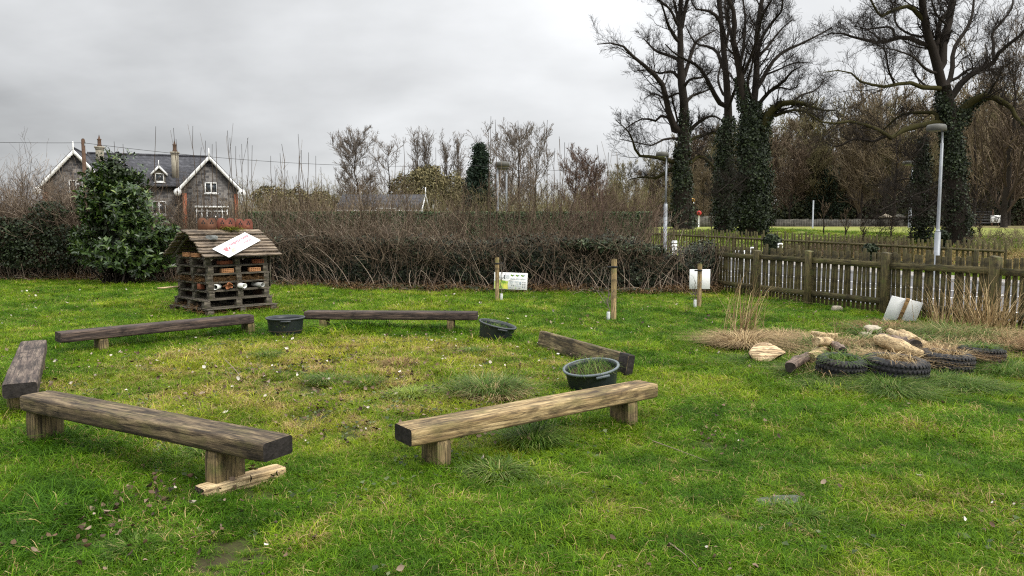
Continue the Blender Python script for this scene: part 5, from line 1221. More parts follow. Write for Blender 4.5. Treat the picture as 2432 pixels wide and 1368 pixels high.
bench('dark weathered sleeper bench angled in front of the bug hotel', (137, 789), (594, 746), .30, 'sleeper_dark', [(212, 826), (535, 784)], seed=6)
bench('dark brown sleeper bench facing straight on at the back of the ring', (727, 738), (1134, 740), .315, 'sleeper_dark', [(789, 779), (1074, 786)], seed=8, H=.12)
def tipped():
    p, q = G(1285, 826), G(1497, 894); c = (p+q)/2; d = unit(q-p); ang = math.atan2(d[1], d[0]); L = np.linalg.norm(q-p)*1.0
    root = thing('fallen_sleeper', 'loose timber sleeper tipped on its edge behind the grass filled tub', 'timber', (c[0], c[1], .115), rot=(math.radians(79), 0, ang))
    body, cp = beam_mb(L, .225, .085, 17); part('timber', body, M['sleeper_pale'], root, True)
    for m, cm in zip(cp, ('sleeper_dark', 'tar')): part('end_grain', m, M[cm], root)
    mb = MB(); mb.box((.02+.10*L*.0, 0, -.062), (.20, .2, .10), bev=.006); part('leg_stub', mb, M['sleeper_dark'], root)
    m2 = MB(); m2.box((L/2-.09, 0, .0), (.17, .232, .093), bev=.008); part('tarred_end', m2, M['tar'], root)
tipped()
def offcut():
    p, q = G(474, 1186), G(668, 1131); c = (p+q)/2; d = q-p; ang = math.atan2(d[1], d[0]); L = np.linalg.norm(d)
    root = thing('timber_offcut', 'loose pale timber lying under the right leg of the front left bench', 'timber', (c[0], c[1], .035), ang)
    body, cp = beam_mb(L, .12, .075, 23, .006, .006, 20); o = part('timber', body, M['log_wood'], root, True)
    for m in cp: part('end_grain', m, M['sleeper_dark'], root)
    mb = MB(); mb.box((L*.32, .06, -.002), (.22, .06, .04), rotz(.1), bev=.004); part('splinter', mb, M['log_wood'], root)
offcut()

# ------------------------------------------------------------------ tubs
def eul(rx, ry, rz): return A(Matrix.Rotation(rz, 3, 'Z')@Matrix.Rotation(ry, 3, 'Y')@Matrix.Rotation(rx, 3, 'X'))
def tub(label, px, py, R, H, tilt, rim_m, fill, sink=.02):
    b = G(px, py); root = thing('plastic_tub', label, 'tub', (b[0], b[1]+R*.8, -sink), rot=(tilt[0], tilt[1], .3), group='black plastic tubs in the bench ring')
    sh = MB(); sh.lathe([(0, 0), (R*.76, 0), (R*.79, .012), (R*.86, H*.45), (R*.93, H*.9), (R*.95, H), (R*.92, H), (R*.90, H*.88), (R*.83, H*.42), (R*.76, H*.14)], n=40); part('shell', sh, M['tub'], root, True)
    rm = MB(); rm.lathe([(R*.94, H-.014), (R, H-.016), (R*1.015, H-.006), (R*1.01, H+.004), (R*.96, H+.008), (R*.925, H+.002)], n=44); rr = part('rim', rm, M[rim_m], root, True)
    for s in (-1, 1):
        h = MB(); h.box((0, s*R*1.0, H-.03), (.14, .02, .025), bev=.006); part('handle', h, M[rim_m], root)
    so = MB(); n = 9; sd = [(0, .02)]+[(R*.88*i/n, .02*math.cos(i*1.7)) for i in range(1, n+1)]; so.lathe([(r, H*fill+z) for r, z in sd], n=30); part('soil', so, M['soil'], root, True)
    m = 240; a = rng.random(m)*6.28; rr = R*.8*np.sqrt(rng.random(m)); V, F, k = blades_np(np.c_[rr*np.cos(a), rr*np.sin(a), np.full(m, H*fill)], .05+.13*rng.random(m), .004+.003*rng.random(m), .2+.6*rng.random(m), .3+.8*rng.random(m)); g = MB(); g.add(V, F, np.repeat(rng.random(m), k)); part('weeds', g, M['tuss_green'], root)
tub('black plastic tub standing level left of the back centre bench', 668, 805, .272, .30, (0, 0), 'tub_rim_dark', .45)
tub('black plastic tub tilted to the right beside the back centre bench', 1171, 818, .262, .29, (.10, .20), 'tub_rim_dark', .62, .03)
tub('black plastic tub with pale rim and weeds, tilted behind the tan bench', 1416, 940, .272, .265, (.07, -.15), 'tub_rim', .80, .02)

# ------------------------------------------------------------------ bug hotel
TH = math.radians(48); HC = G(494, 752)
ex = A([math.cos(TH), math.sin(TH), 0]); ey = A([-math.sin(TH), math.cos(TH), 0])
def hl(x, y, z): return A([HC[0], HC[1], 0])+ex*x+ey*y+A([0, 0, z])
PW, PD, PH = 1.2, 1.2, .147
def pallet_meshes():
    out = {}
    for k, dims in (('deck_board', (PW, .095, .016)), ('cross_board', (.10, PD, .015)), ('base_board', (PW, .09, .016)), ('block', (.10, .10, .100))):
        vs = []
        for i in range(3):
            b, cp = beam_mb(dims[0] if k != 'cross_board' else dims[1], dims[1] if k != 'cross_board' else dims[0], dims[2], 60+i, .006, .003, 12)
            m = MB(); m.V, m.F, m.T, m.n = b.V+[], b.F+[], b.T+[], b.n
            for c in cp: m.F += [f+m.n for f in c.F]; m.V += c.V; m.T += c.T; m.n += c.n
            me = m.mesh(k); me.materials.append(M['pallet_wood']); vs.append(me)
        out[k] = vs
    return out
PM = pallet_meshes()
def pallet(i, z, dx, dy, rz, label):
    c = hl(PW/2+dx, PD/2+dy, z); root = thing('pallet', label, 'pallet', c, TH+rz, 'pallets stacked into the bug hotel'); root.scale = ((1.16, 1.14, 1), (1.09, 1.08, 1))[i] if i < 2 else (1, 1, 1); j = lambda: .006*rng.normal()
    for y in np.linspace(-PD/2+.05, PD/2-.05, 7): share('deck_board', PM['deck_board'][int(rng.integers(3))], root, (j(), y+j(), .1390), (0, 0, .006*rng.normal()))
    for x in (-PW/2+.065, 0, PW/2-.065): share('cross_board', PM['cross_board'][int(rng.integers(3))], root, (x, j(), .1235), (0, 0, math.pi/2))
    for x in (-PW/2+.066, 0, PW/2-.066):
        for y in (-PD/2+.053, 0, PD/2-.053): share('block', PM['block'][int(rng.integers(3))], root, (x+j()*.5, y+j()*.5, .0660), (0, 0, .03*rng.normal()))
    for y in (-PD/2+.05, 0, PD/2-.05): share('base_board', PM['base_board'][int(rng.integers(3))], root, (j(), y, .0080), (0, 0, .004*rng.normal()))
_PL = [(0, -.05, -.09, .05), (1, -.03, -.05, -.04), (2, .0, -.02, .02), (3, .01, .0, .0), (4, .01, .0, -.01), (5, .0, .0, .012), (6, -.0, .02, -.006)]
_PN = ['lowest grassy pallet at the foot of the bug hotel', 'second pallet from the ground in the bug hotel, jutting out', 'pallet of the bug hotel with white pipes just above it', 'pallet of the bug hotel holding the white pipes', 'straw filled pallet in the middle of the bug hotel', 'pallet of the bug hotel holding two pale perforated bricks', 'topmost pallet of the bug hotel, under the eaves']
for (i, dx, dy, rz), lb in zip(_PL, _PN): pallet(i, i*PH, dx, dy, rz, lb)
ZT = 7*PH
def bug_roof():
    root = thing('bug_hotel_roof', 'pitched roof of lapped rough boards on top of the bug hotel', 'roof', hl(.6, .6, ZT), TH)
    y0, yr, zr, ze = -.78, .0, .47, .0; n = 9; x0, x1 = -.73, .76
    for s in (1, -1):
        for i in range(n):
            f0, f1 = i/n, (i+1.28)/n; pieces = [(x0, x1)] if i % 3 else [(x0, -.1+.3*rng.random()), None]
            if pieces[-1] is None: pieces[-1] = (pieces[0][1]+.006, x1)
            for (xa, xb) in pieces:
                ya, yb = yr-s*f0*abs(y0), yr-s*min(f1, 1.04)*abs(y0); za, zb = zr-f0*(zr-ze)+.014, zr-min(f1, 1.04)*(zr-ze)+.042+.012*rng.random()
                xa2, xb2 = xa+.02*rng.normal(), xb+.02*rng.normal(); L = xb2-xa2; ln = math.hypot(ya-yb, za-zb)
                b, cp = beam_mb(L, ln, .024, 70+i*3+(s > 0), .008, .004, 24, tone=rng.random()); m = MB(); m.V, m.F, m.T, m.n = b.V+[], b.F+[], b.T+[], b.n
                for c in cp: m.F += [f+m.n for f in c.F]; m.V += c.V; m.T += c.T; m.n += c.n
                o = part('roof_board', m, M['roof_wood'], root); o.location = ((xa2+xb2)/2, (ya+yb)/2, (za+zb)/2+.008*(i % 2)); o.rotation_euler = (math.atan2(za-zb, ya-yb) if s > 0 else math.atan2(zb-za, yb-ya), 0, .006*rng.normal())
    for x in (-.58, 0, .6):
        for s in (-1, 1):
            m = MB(); p, q = A([x, 0, zr-.03]), A([x, s*.77, ze-.02]); m.tube([p, q], .03, 4); part('rafter', m, M['pallet_wood'], root)
    return root
bug_roof()
rp0 = hl(.6, -.18, ZT+.03); rn = unit(np.cross(ex, (hl(.6, .6, ZT+.5)-hl(.6, -.18, ZT+.03))))
def on_roof(px, py, off=.05):
    r = ray(px, py); p0 = rp0+rn*off; o = A([0, 0, CAMH]); t = ((p0-o)@rn)/(r@rn); return o+r*t
def roof_sign():
    tl, tr, br, bl = [on_roof(*p) for p in ((505, 590), (580, 554), (620, 569), (543, 613))]
    c = (tl+tr+br+bl)/4; e1 = unit((tr-tl)+(br-bl)); n = rn; e2 = np.cross(n, e1); Wd = (np.linalg.norm(tr-tl)+np.linalg.norm(br-bl))/2; Hh = (np.linalg.norm(tl-bl)+np.linalg.norm(tr-br))/2
    root = thing('name_sign', 'white painted name board lying askew on the bug hotel roof', 'sign', c); root.rotation_euler = Matrix([[e1[0], e2[0], n[0]], [e1[1], e2[1], n[1]], [e1[2], e2[2], n[2]]]).to_euler()
    m = MB(); m.box((0, 0, 0), (Wd, Hh, .012), bev=.003); part('board', m, M['white_board'], root)
    ink = plain('sign_ink', (.42, .16, .19), .6, .2, .1, 8)
    for body, x, y, sz in (('Buggington Humble', -.14*Wd, .12*Hh, .22*Hh), ('Abode', .15*Wd, -.20*Hh, .22*Hh)):
        cu = bpy.data.curves.new('lettering_curve', 'FONT'); cu.body = body; cu.size = sz; cu.extrude = .0008; cu.offset = .002; cu.materials.append(ink); cu.align_x = 'LEFT'
        tmp = bpy.data.objects.new('lettering_curve', cu); me = bpy.data.meshes.new_from_object(tmp); bpy.data.objects.remove(tmp); o = bpy.data.objects.new('lettering', me); COL.objects.link(o); o.parent = root; o.location = (x, y, .0075); wd = max(v.co.x for v in me.vertices); k = (.60*Wd if len(body) > 6 else .25*Wd)/wd; o.scale = (k, 1.25, 1)
    col = {'red': plain('flower_red', (.34, .13, .14), .6, .2, .1, 8), 'lime': plain('leaf_lime', (.45, .52, .28), .6, .2, .1, 8), 'teal': plain('leaf_teal', (.36, .46, .45), .6, .2, .1, 8)}
    def leafp(x, y, a, L, w, k, z=.0068):
        pts = [(0, 0), (.3, w*.5), (.7, w*.42), (1, 0), (.7, -w*.42), (.3, -w*.5)]; V = [(x+L*(p*math.cos(a)-q*math.sin(a)), y+L*(p*math.sin(a)+q*math.cos(a)), z) for p, q in pts]
        mm = MB(); mm.add(V, [tuple(range(6))]); o = part('painted_leaf' if k != 'red' else 'painted_petal', mm, col[k], root)
    X = -.30*Wd
    for i, (dx, dy, a, L, w, k) in enumerate(((.0, -.02, 2.2, .12, .9, 'red'), (.0, -.02, 3.1, .10, .9, 'red'), (.02, .0, 1.2, .10, .5, 'red'), (.03, -.02, .5, .12, .4, 'red'), (.02, -.06, -.5, .15, .4, 'lime'), (.0, -.07, -1.2, .12, .5, 'lime'), (.04, -.05, .0, .15, .3, 'lime'), (-.04, .05, 2.0, .13, .45, 'teal'), (.0, .07, 1.4, .12, .45, 'teal'), (.05, .06, .9, .12, .45, 'teal'), (-.07, .0, 2.8, .10, .45, 'teal'))): leafp(X+dx, dy, a, L*.85, w, k, .0068+.0004*i)
roof_sign()
def ridge_tiles():
    lab = ['mossy brown twin lobed ridge tile at the left of the bug hotel ridge', 'middle twin lobed red ridge tile on the bug hotel with moss at its foot', 'cleanest red twin lobed ridge tile at the right of the bug hotel ridge']
    w, h = .345, .20; out = [(0, -.06), (w, -.06), (w, h*.66), (w*.90, h*.95), (w*.72, h), (w*.60, h*.92), (w*.5, h*.70), (w*.40, h*.92), (w*.28, h), (w*.10, h*.95), (0, h*.66)]
    for i, (x, z) in enumerate(((.16, .0), (.53, .0), (.90, -.015))):
        root = thing('ridge_tile', lab[i], 'ridge tile', hl(x, .6+.02*i, ZT+.51+z), TH, 'terracotta ridge tiles on the bug hotel')
        m = MB(); m.prism([(a, b) for a, b in out], .03, np.eye(4)); part('body', m, M['terracotta_old'] if i == 0 else M['terracotta'], root)
        hm = MB()
        for cx in (w*.27, w*.73):
            for (dx, dz) in ((0, .028), (-.022, -.008), (.022, -.008)): hm.add([(cx+dx+.017*math.cos(t), -.0165, h*.55+dz+.017*math.sin(t)) for t in np.linspace(0, 2*math.pi, 9)[:-1]], [tuple(range(8))])
        part('trefoil_shade', hm, M['black'], root)  # flat black discs paint the dark of the pierced trefoils
        f = MB(); q = A([[0, 0, -.06], [w, 0, -.06]])
        for s in (-1, 1): slab(f, (0, 0, -.01), (w, 0, -.01), (w, s*.11, -.085), (0, s*.11, -.085), .014)
        part('saddle', f, M['terracotta_old'] if i == 0 else M['terracotta'], root)
    p = hl(.72, .52, ZT+.50); n = 900; V, F = leaves_np(p+rng.normal(size=(n, 3))*A([.12, .06, .022]), .022, .8, A([0, 0, 1.]), .8); m = MB(); m.add(V, F, np.repeat(rng.random(n), 4)); mo = leaf_mat('moss', [(0, (.05, .06, .008)), (1, (.16, .16, .02))], .9, .1); tag(m.obj('moss', mo), kind='stuff')
ridge_tiles()
def rock(name, label, cat, c, d, m, seed, group=None, rz=0.0):
    global rng; keep = rng; rng = np.random.default_rng(seed); me = bpy.data.meshes.new(name); import bmesh; bm = bmesh.new(); bmesh.ops.create_icosphere(bm, subdivisions=3, radius=.5)
    for v in bm.verts:
        q = v.co.copy(); k = 1+.30*(float(fbm(q.x*3+seed, q.y*3+q.z*2.3, 1.0, seed))-.5)*1.6
        v.co = Vector((max(-.40, min(.42, q.x*k))*d[0], max(-.40, min(.40, q.y*k))*d[1], max(-.42, min(.40, q.z*k))*d[2]))
    bm.to_mesh(me); bm.free(); a = me.attributes.new('tone', 'FLOAT', 'POINT'); me.materials.append(M[m]); o = bpy.data.objects.new(name, me); COL.objects.link(o); o.location = tuple(c); o.rotation_euler = (0, 0, rz); rng = keep
    return tag(o, label, cat, group)
o = rock('stone', 'grey stone weighing down the boards left of the bug hotel sign', 'stone', on_roof(503, 565, .05), (.12, .26, .11), 'stone', 5, rz=TH+.4)
def brick(label, c, rz, m, holes=(5, 2), dims=(.215, .10, .072), group='perforated bricks in the bug hotel'):
    root = thing('perforated_brick', label, 'brick', c, rz, group); L, D, H = dims; nx, nz = holes; b = MB()
    hw = L/(nx+.5)*.55; hh = H/(nz+.5)*.55; bw = (L-nx*hw)/(nx+1); bh = (H-nz*hh)/(nz+1)
    for i in range(nz+1): b.box((0, 0, i*(hh+bh)+bh/2), (L, D, bh))
    for i in range(nx+1):
        for k in range(nz): b.box((-L/2+i*(hw+bw)+bw/2, 0, bh+k*(hh+bh)+hh/2), (bw, D-.002, hh))
    part('body', b, M[m], root); f = MB(); f.box((0, D*.22, H/2), (L-.012, .01, H-.012)); part('core', f, M['black'], root)  # black plate inside paints the shade of the holes
zl = lambda i: i*PH+.0195
FX, FY = 1.0, .06
for lb, x, i, m in (('pale perforated brick left of its twin in the bug hotel front', .40, 5, 'clay_brick'), ('pale perforated brick right of its twin in the bug hotel front', .93, 5, 'clay_brick'), ('red perforated brick at the right under the bug hotel eaves', 1.0, 6, 'red_brick')):
    brick(lb, hl(x, .055, zl(i)), TH, m)
brick('perforated brick set in the left gable of the bug hotel', hl(.04, .80, ZT+.004), TH-math.pi/2, 'clay_brick'); brick('perforated brick partly hidden under the front slope of the bug hotel roof', hl(.04, .45, ZT+.004), TH-math.pi/2, 'clay_brick')
def solid_brick(label, c, rz, d=(.2, .10, .065)):
    m = MB(); m.box((0, 0, d[2]/2), d, bev=.006); o = m.obj('brick', M['red_brick']); o.location = tuple(c); o.rotation_euler = (0, 0, rz); tag(o, label, 'brick')
solid_brick('plain red brick lying left of centre under the bug hotel eaves', hl(.36, .10, zl(6)), TH+.25); solid_brick('plain red brick behind another under the bug hotel eaves', hl(.52, .16, zl(6)), TH-.3)
solid_brick('red brick tucked in the left side of the bug hotel near the corner', hl(.06, .35, zl(3)), TH+.2, (.1, .1, .1))
def pipe(label, c, rz, r, L, m, tilt=0.0):
    o = MB(); o.lathe([(r, 0), (r, L), (r*.84, L), (r*.84, 0), (r, 0)], n=24); ob = o.obj('plastic_pipe', M[m], smooth=False); ob.location = tuple(c); ob.rotation_euler = (math.radians(90)+tilt, 0, rz); tag(ob, label, 'pipe')
pipe('white plastic pipe at the left in the bug hotel, end facing forward', hl(.30, .16, zl(3)+.05), TH-.75, .048, .24, 'pvc'); pipe('longer white plastic pipe jutting out right of the clay pots', hl(.60, .14, zl(3)+.052), TH+.12, .046, .28, 'pvc'); pipe('grey plastic pipe at the right of the bug hotel pipe shelf', hl(.98, .20, zl(3)+.046), TH+.1, .042, .3, 'grey_plastic')
def half_pot(label, c, rot):
    m = MB(); n = 14; V = []; prof = [(.042, 0), (.058, .10), (.066, .10), (.067, .125), (.06, .125), (.052, .10), (.036, .008)]
    for a in np.linspace(-.2, math.pi+.2, n): V += [(r*math.cos(a), r*math.sin(a), z) for r, z in prof]
    k = len(prof); m.add(V, [(i*k+j, i*k+(j+1) % k, (i+1)*k+(j+1) % k, (i+1)*k+j) for i in range(n-1) for j in range(k)]); o = m.obj('broken_pot', M['pot'], smooth=True); o.location = tuple(c); o.rotation_euler = rot; tag(o, label, 'plant pot')
half_pot('broken clay pot leaning against the left white pipe', hl(.31, -.01, zl(3)+.03), (1.2, .5, TH+.4)); half_pot('broken clay pot beside the long white pipe', hl(.44, -.02, zl(3)+.03), (1.3, -.7, TH-.6))
def straw_fill():
    m = MB(); n = 2600
    for (zb, zt2, xr, yr, k) in ((4*PH+.02, 4*PH+.09, (.12, 1.1), (0.02, .3), .4), (4*PH+.02, 4*PH+.09, (.02, .3), (.1, 1.1), .35), (.0, .12, (-.1, 1.3), (-.2, .05), .15), (.0, .2, (-.2, .02), (-.1, 1.3), .1)):
        q = int(n*k); L = .08+.16*rng.random(q); c = np.stack([hl(x, y, z) for x, y, z in zip(rng.uniform(*xr, q), rng.uniform(*yr, q), zb+(zt2-zb)*rng.random(q)**1.3)]); d = unit(rng.normal(size=(q, 3))*A([1, 1, .35]))
        pts = np.stack([c-d*L[:, None]*.5, c+rng.normal(size=(q, 3))*.01, c+d*L[:, None]*.5], 1); V, F = tube_np(pts, np.full((q, 3), .0028), 3); m.add(V, F, np.repeat(rng.random(q)*.7, 9))
    tag(m.obj('straw', M['rust_straw']), kind='stuff')
straw_fill()
def twig_bundle(label, c, rz):
    n = 26; a = rng.random(n)*6.28; r = .05*np.sqrt(rng.random(n)); y = np.zeros(n); p = np.c_[r*np.cos(a), y, r*np.sin(a)*.7+.04]; q = p+np.c_[rng.normal(size=n)*.012, .32+.08*rng.random(n), rng.normal(size=n)*.008]
    V, F = tube_np(np.stack([p, (p+q)/2+rng.normal(size=(n, 3))*.004, q], 1), np.full((n, 3), .0055), 5); m = MB(); m.add(V, F, np.repeat(rng.random(n), 15)); o = m.obj('stick_bundle', M['cane']); o.location = tuple(c); o.rotation_euler = (0, 0, rz); tag(o, label, 'sticks')
twig_bundle('bundle of thin sticks in the left side of the bug hotel below the eaves', hl(.02, .78, zl(6)), TH-math.pi/2); twig_bundle('bundle of cut sticks poking from the left side of the bug hotel', hl(.02, .38, zl(5)), TH-math.pi/2)
m = MB(); m.box((0, 0, 0), (.5, .1, .02), bev=.003); o = m.obj('loose_board', M['log_wood']); o.location = tuple(hl(-.13, 1.15, 2*PH+.17)); o.rotation_euler = (0, 0, TH+.25); tag(o, 'pale loose board sticking out of the left foot of the bug hotel', 'board')
for lb, cc, dd in (('dark board added to darken the rear right of the bug hotel interior', hl(1.16, .62, .53), (.012, 1.06, .92)), ('dark board added to darken the rear of the bug hotel interior', hl(.58, 1.165, .53), (1.06, .012, .92))):
    m = MB(); m.box((0, 0, 0), dd); o = m.obj('added_dark_board', M['pole_wood']); o.location = tuple(cc); o.rotation_euler = (0, 0, TH); tag(o, lb, 'board')  # dark boards added behind the pallets so their gaps look shaded
m = MB(); m.box((0, 0, 0), (.02, .09, .62), bev=.003); o = m.obj('loose_board', M['pallet_wood']); o.location = tuple(hl(1.235, .05, 3*PH+.33)); o.rotation_euler = (.03, 0, TH); tag(o, 'upright grey board nailed to the right edge of the bug hotel', 'board')

# ------------------------------------------------------------------ stakes, saplings, signs
def stake(px, pt, pb, w, label, lb2, seed, side_=1, sap=1.0):
    b = G(px, pb); t = P(px+2, pt, b[1]); H = t[2]; root = thing('tree_stake', label, 'stake', (b[0], b[1], 0), .25)
    m = MB(); m.tube([(0, 0, -.1), (0, 0, H-.012), (0, 0, H)], [w/2, w/2, w*.43], 14); part('post', m, M['stake_wood'], root, True)
    tie = MB(); tie.lathe([(w*.5+.002, -.016), (w*.5+.008, -.014), (w*.5+.008, .014), (w*.5+.002, .016)], (0, 0, H-.13), 16); tie.box((side_*(w*.5+.04), -.02, H-.13), (.08, .012, .03), bev=.003); part('tie', tie, M['black'], root)
    global rng; keep = rng; rng = np.random.default_rng(seed); x = b[0]+side_*(w/2+.045); q = np.c_[x+.012*rng.normal(size=8), np.full(8, b[1]-.04), np.linspace(-.03, H*1.02*sap, 8)]; R = np.linspace(.011, .004, 8)
    s = thing('young_tree', lb2, 'sapling', (x, b[1]-.04, 0)); st = MB(); st.tube(q, R, 6, tone=.5); part('stem', st, M['twig_grey'], s, world=True)
    c, rc = spawn(q[None], R[None], 9, .3, .95, .36, .8, .75, .35, .10, .7, .5, .003, 5, .18, .5); V, F = tube_np(c, rc, 4); br = MB(); br.add(V, F, np.repeat(rng.random(9), 20))
    c2, rc2 = spawn(c, rc, 2, .4, 1, .4, .8, .6, .3, .1, .8, .6, .0025, 4, .06, .2); V, F = tube_np(c2, rc2, 3); br.add(V, F, np.repeat(rng.random(len(c2)), 12)); part('branches', br, M['twig_grey'], s, world=True)
    g = MB(); g.lathe([(.026, 0), (.03, .02), (.028, .17), (.024, .18)], (x, b[1]-.04, 0), 12); part('guard', g, M['twig_guard'], s, True, True); rng = keep
    return b
stake(1181, 611, 717, .085, 'wooden tree stake in front of the coloured info sign', 'thin bare sapling tied to the stake by the info sign', 701, 1, .95)
stake(1457, 615, 765, .092, 'tallest looking wooden tree stake with black tie, alone on the lawn', 'thin bare sapling tied to the stake that stands alone on the lawn', 702, -1, .8)
stake(1660, 626, 733, .085, 'wooden tree stake in front of the plain white board', 'thin bare sapling tied to the stake before the white board', 703, -1, .62)
def info_sign():
    d = 17.0; tl, tr, br, bl = P(1174, 646, d), P(1253, 649, d), P(1252, 689, d), P(1173, 686, d); c = (tl+tr+br+bl)/4; Wd = np.linalg.norm(tr-tl); H = np.linalg.norm(tl-bl)
    root = thing('info_sign', 'white information sign with green picture and small text before the hedge', 'sign', (c[0], d, 0)); zc = c[2]; roll = math.atan2((tr-tl)[2], (tr-tl)[0])
    bd = MB(); bd.box((0, 0, 0), (Wd, .012, H), bev=.003); bo = part('board', bd, M['white_board'], root); bo.location = (0, 0, zc); bo.rotation_euler = (0, -roll, 0)
    for x in (-.42*Wd, .42*Wd): l = MB(); l.box((x, .035, zc/2), (.05, .045, zc+.25), bev=.004); part('leg', l, M['stake_wood'], root)
    cols = {'g': plain('print_green', (.20, .36, .05), .5, .2, .4, 30), 'l': plain('print_lime', (.45, .55, .10), .5, .2, .3, 40), 'y': plain('print_yellow', (.70, .66, .12), .5, .2, .2, 40), 'd': plain('print_dark', (.07, .09, .10), .5, .2, .3, 40), 't': plain('print_text', (.36, .42, .46), .6, .2, .15, 60)}
    X = lambda u: (u-.5)*Wd; Z = lambda v: (.5-v)*H
    def poly(name, pts, k, e=.0068): mm = MB(); mm.add([(X(u), -e, Z(v)) for u, v in pts], [tuple(range(len(pts)))]); o = part(name, mm, cols[k], root); o.parent = bo
    poly('picture', [(.01, .97), (.01, .52), (.12, .43), (.25, .46), (.36, .50), (.43, .52), (.41, .72), (.43, .97)], 'l'); poly('picture', [(.20, .48), (.33, .50), (.36, .60), (.28, .66), (.22, .60)], 'g', .0074); poly('picture', [(.28, .72), (.40, .70), (.42, .96), (.30, .96)], 'y', .0074); poly('picture', [(.03, .60), (.12, .55), (.18, .70), (.08, .82)], 'g', .0076); poly('picture', [(.10, .86), (.24, .80), (.26, .95), (.12, .96)], 'g', .0078)
    def blk(u0, u1, v0, v1, n):
        mm = MB()
        for i in range(n):
            v = v0+(v1-v0)*(i+.5)/n; e = u1-(.25*(u1-u0)*rng.random() if i == n-1 else .04*(u1-u0)*rng.random()); mm.box((X((u0+e)/2), -.0066, Z(v)), ((e-u0)*Wd, .001, (v1-v0)/n*H*.42))
        o = part('text_block', mm, cols['t'], root); o.parent = bo
    for a in ((.16, .25, .19, .22, 2), (.16, .25, .25, .36, 4), (.36, .46, .14, .36, 6), (.49, .62, .32, .42, 4), (.65, .77, .32, .42, 4), (.79, .95, .32, .42, 4), (.47, .60, .48, .60, 4), (.62, .74, .48, .60, 4), (.47, .60, .64, .70, 2), (.47, .57, .86, .92, 2), (.62, .82, .74, .82, 3), (.80, .92, .46, .48, 1)): blk(*a)
    def dot(u, v, r, k): poly('emblem', [(u+r/Wd*math.cos(t), v+r/H*math.sin(t)) for t in np.linspace(0, 2*math.pi, 11)[:-1]], k, .0072)
    for u, v, r, k in ((.31, .21, .022, 'd'), (.31, .33, .022, 'd'), (.79, .58, .026, 't'), (.53, .77, .010, 'd'), (.58, .77, .013, 'd'), (.67, .66, .012, 't'), (.71, .66, .010, 'd'), (.76, .66, .012, 't'), (.80, .68, .011, 'd')): dot(u, v, r, k)
    for i in range(4):
        for u in (.87, .93): dot(u, .56+.10*i, .013, 'd')
    for u in (.55, .70, .86):
        for j in range(3): dot(u+.035*(j-1), .15+.03*(j % 2), .020, 'g' if j < 2 else 't')
    for u in (.66, .76): dot(u, .90, .014, 'g' if u < .7 else 'd')
info_sign()
def white_board_sign():
    d = 15.9; c = P(1662, 663, d); Wd = 49/FPX*d; H = 47/FPX*d; root = thing('blank_sign', 'plain white square board at the ivy end of the hedge, behind a stake', 'sign', (c[0], d, 0))
    m = MB(); m.box((0, 0, c[2]), (Wd, .012, H), bev=.003); part('board', m, M['white_board'], root); l = MB(); l.box((.0, .035, c[2]/2), (.05, .045, c[2]+.3), bev=.004); part('leg', l, M['stake_wood'], root)
white_board_sign()
def tilted_sign():
    d = 12.2; tl, tr, br, bl = P(2114, 702, d-.05), P(2184, 727, d-.1), P(2171, 778, d), P(2100, 770, d+.05); c = (tl+tr+br+bl)/4; e1 = unit(tr-tl+br-bl); e2 = unit(tl-bl+tr-br); n = unit(np.cross(e1, e2)); e2 = np.cross(n, e1); Wd = np.linalg.norm(tr-tl)*1.02; H = np.linalg.norm(tl-bl)*1.02
    root = thing('blank_sign', 'white board with wooden batten leaning over beside a fence post', 'sign', c); root.rotation_euler = Matrix([[e1[0], e2[0], n[0]], [e1[1], e2[1], n[1]], [e1[2], e2[2], n[2]]]).to_euler()
    m = MB(); m.box((0, 0, 0), (Wd, H, .012), bev=.003); part('board', m, M['white_board'], root); b = MB(); b.box((-.02*Wd, -.05, .024), (.055, H+.14, .03), rotz(-.02), bev=.003); V = b.V[0]; b.V[0] = V; part('batten', b, M['batten_wood'], root)
tilted_sign()

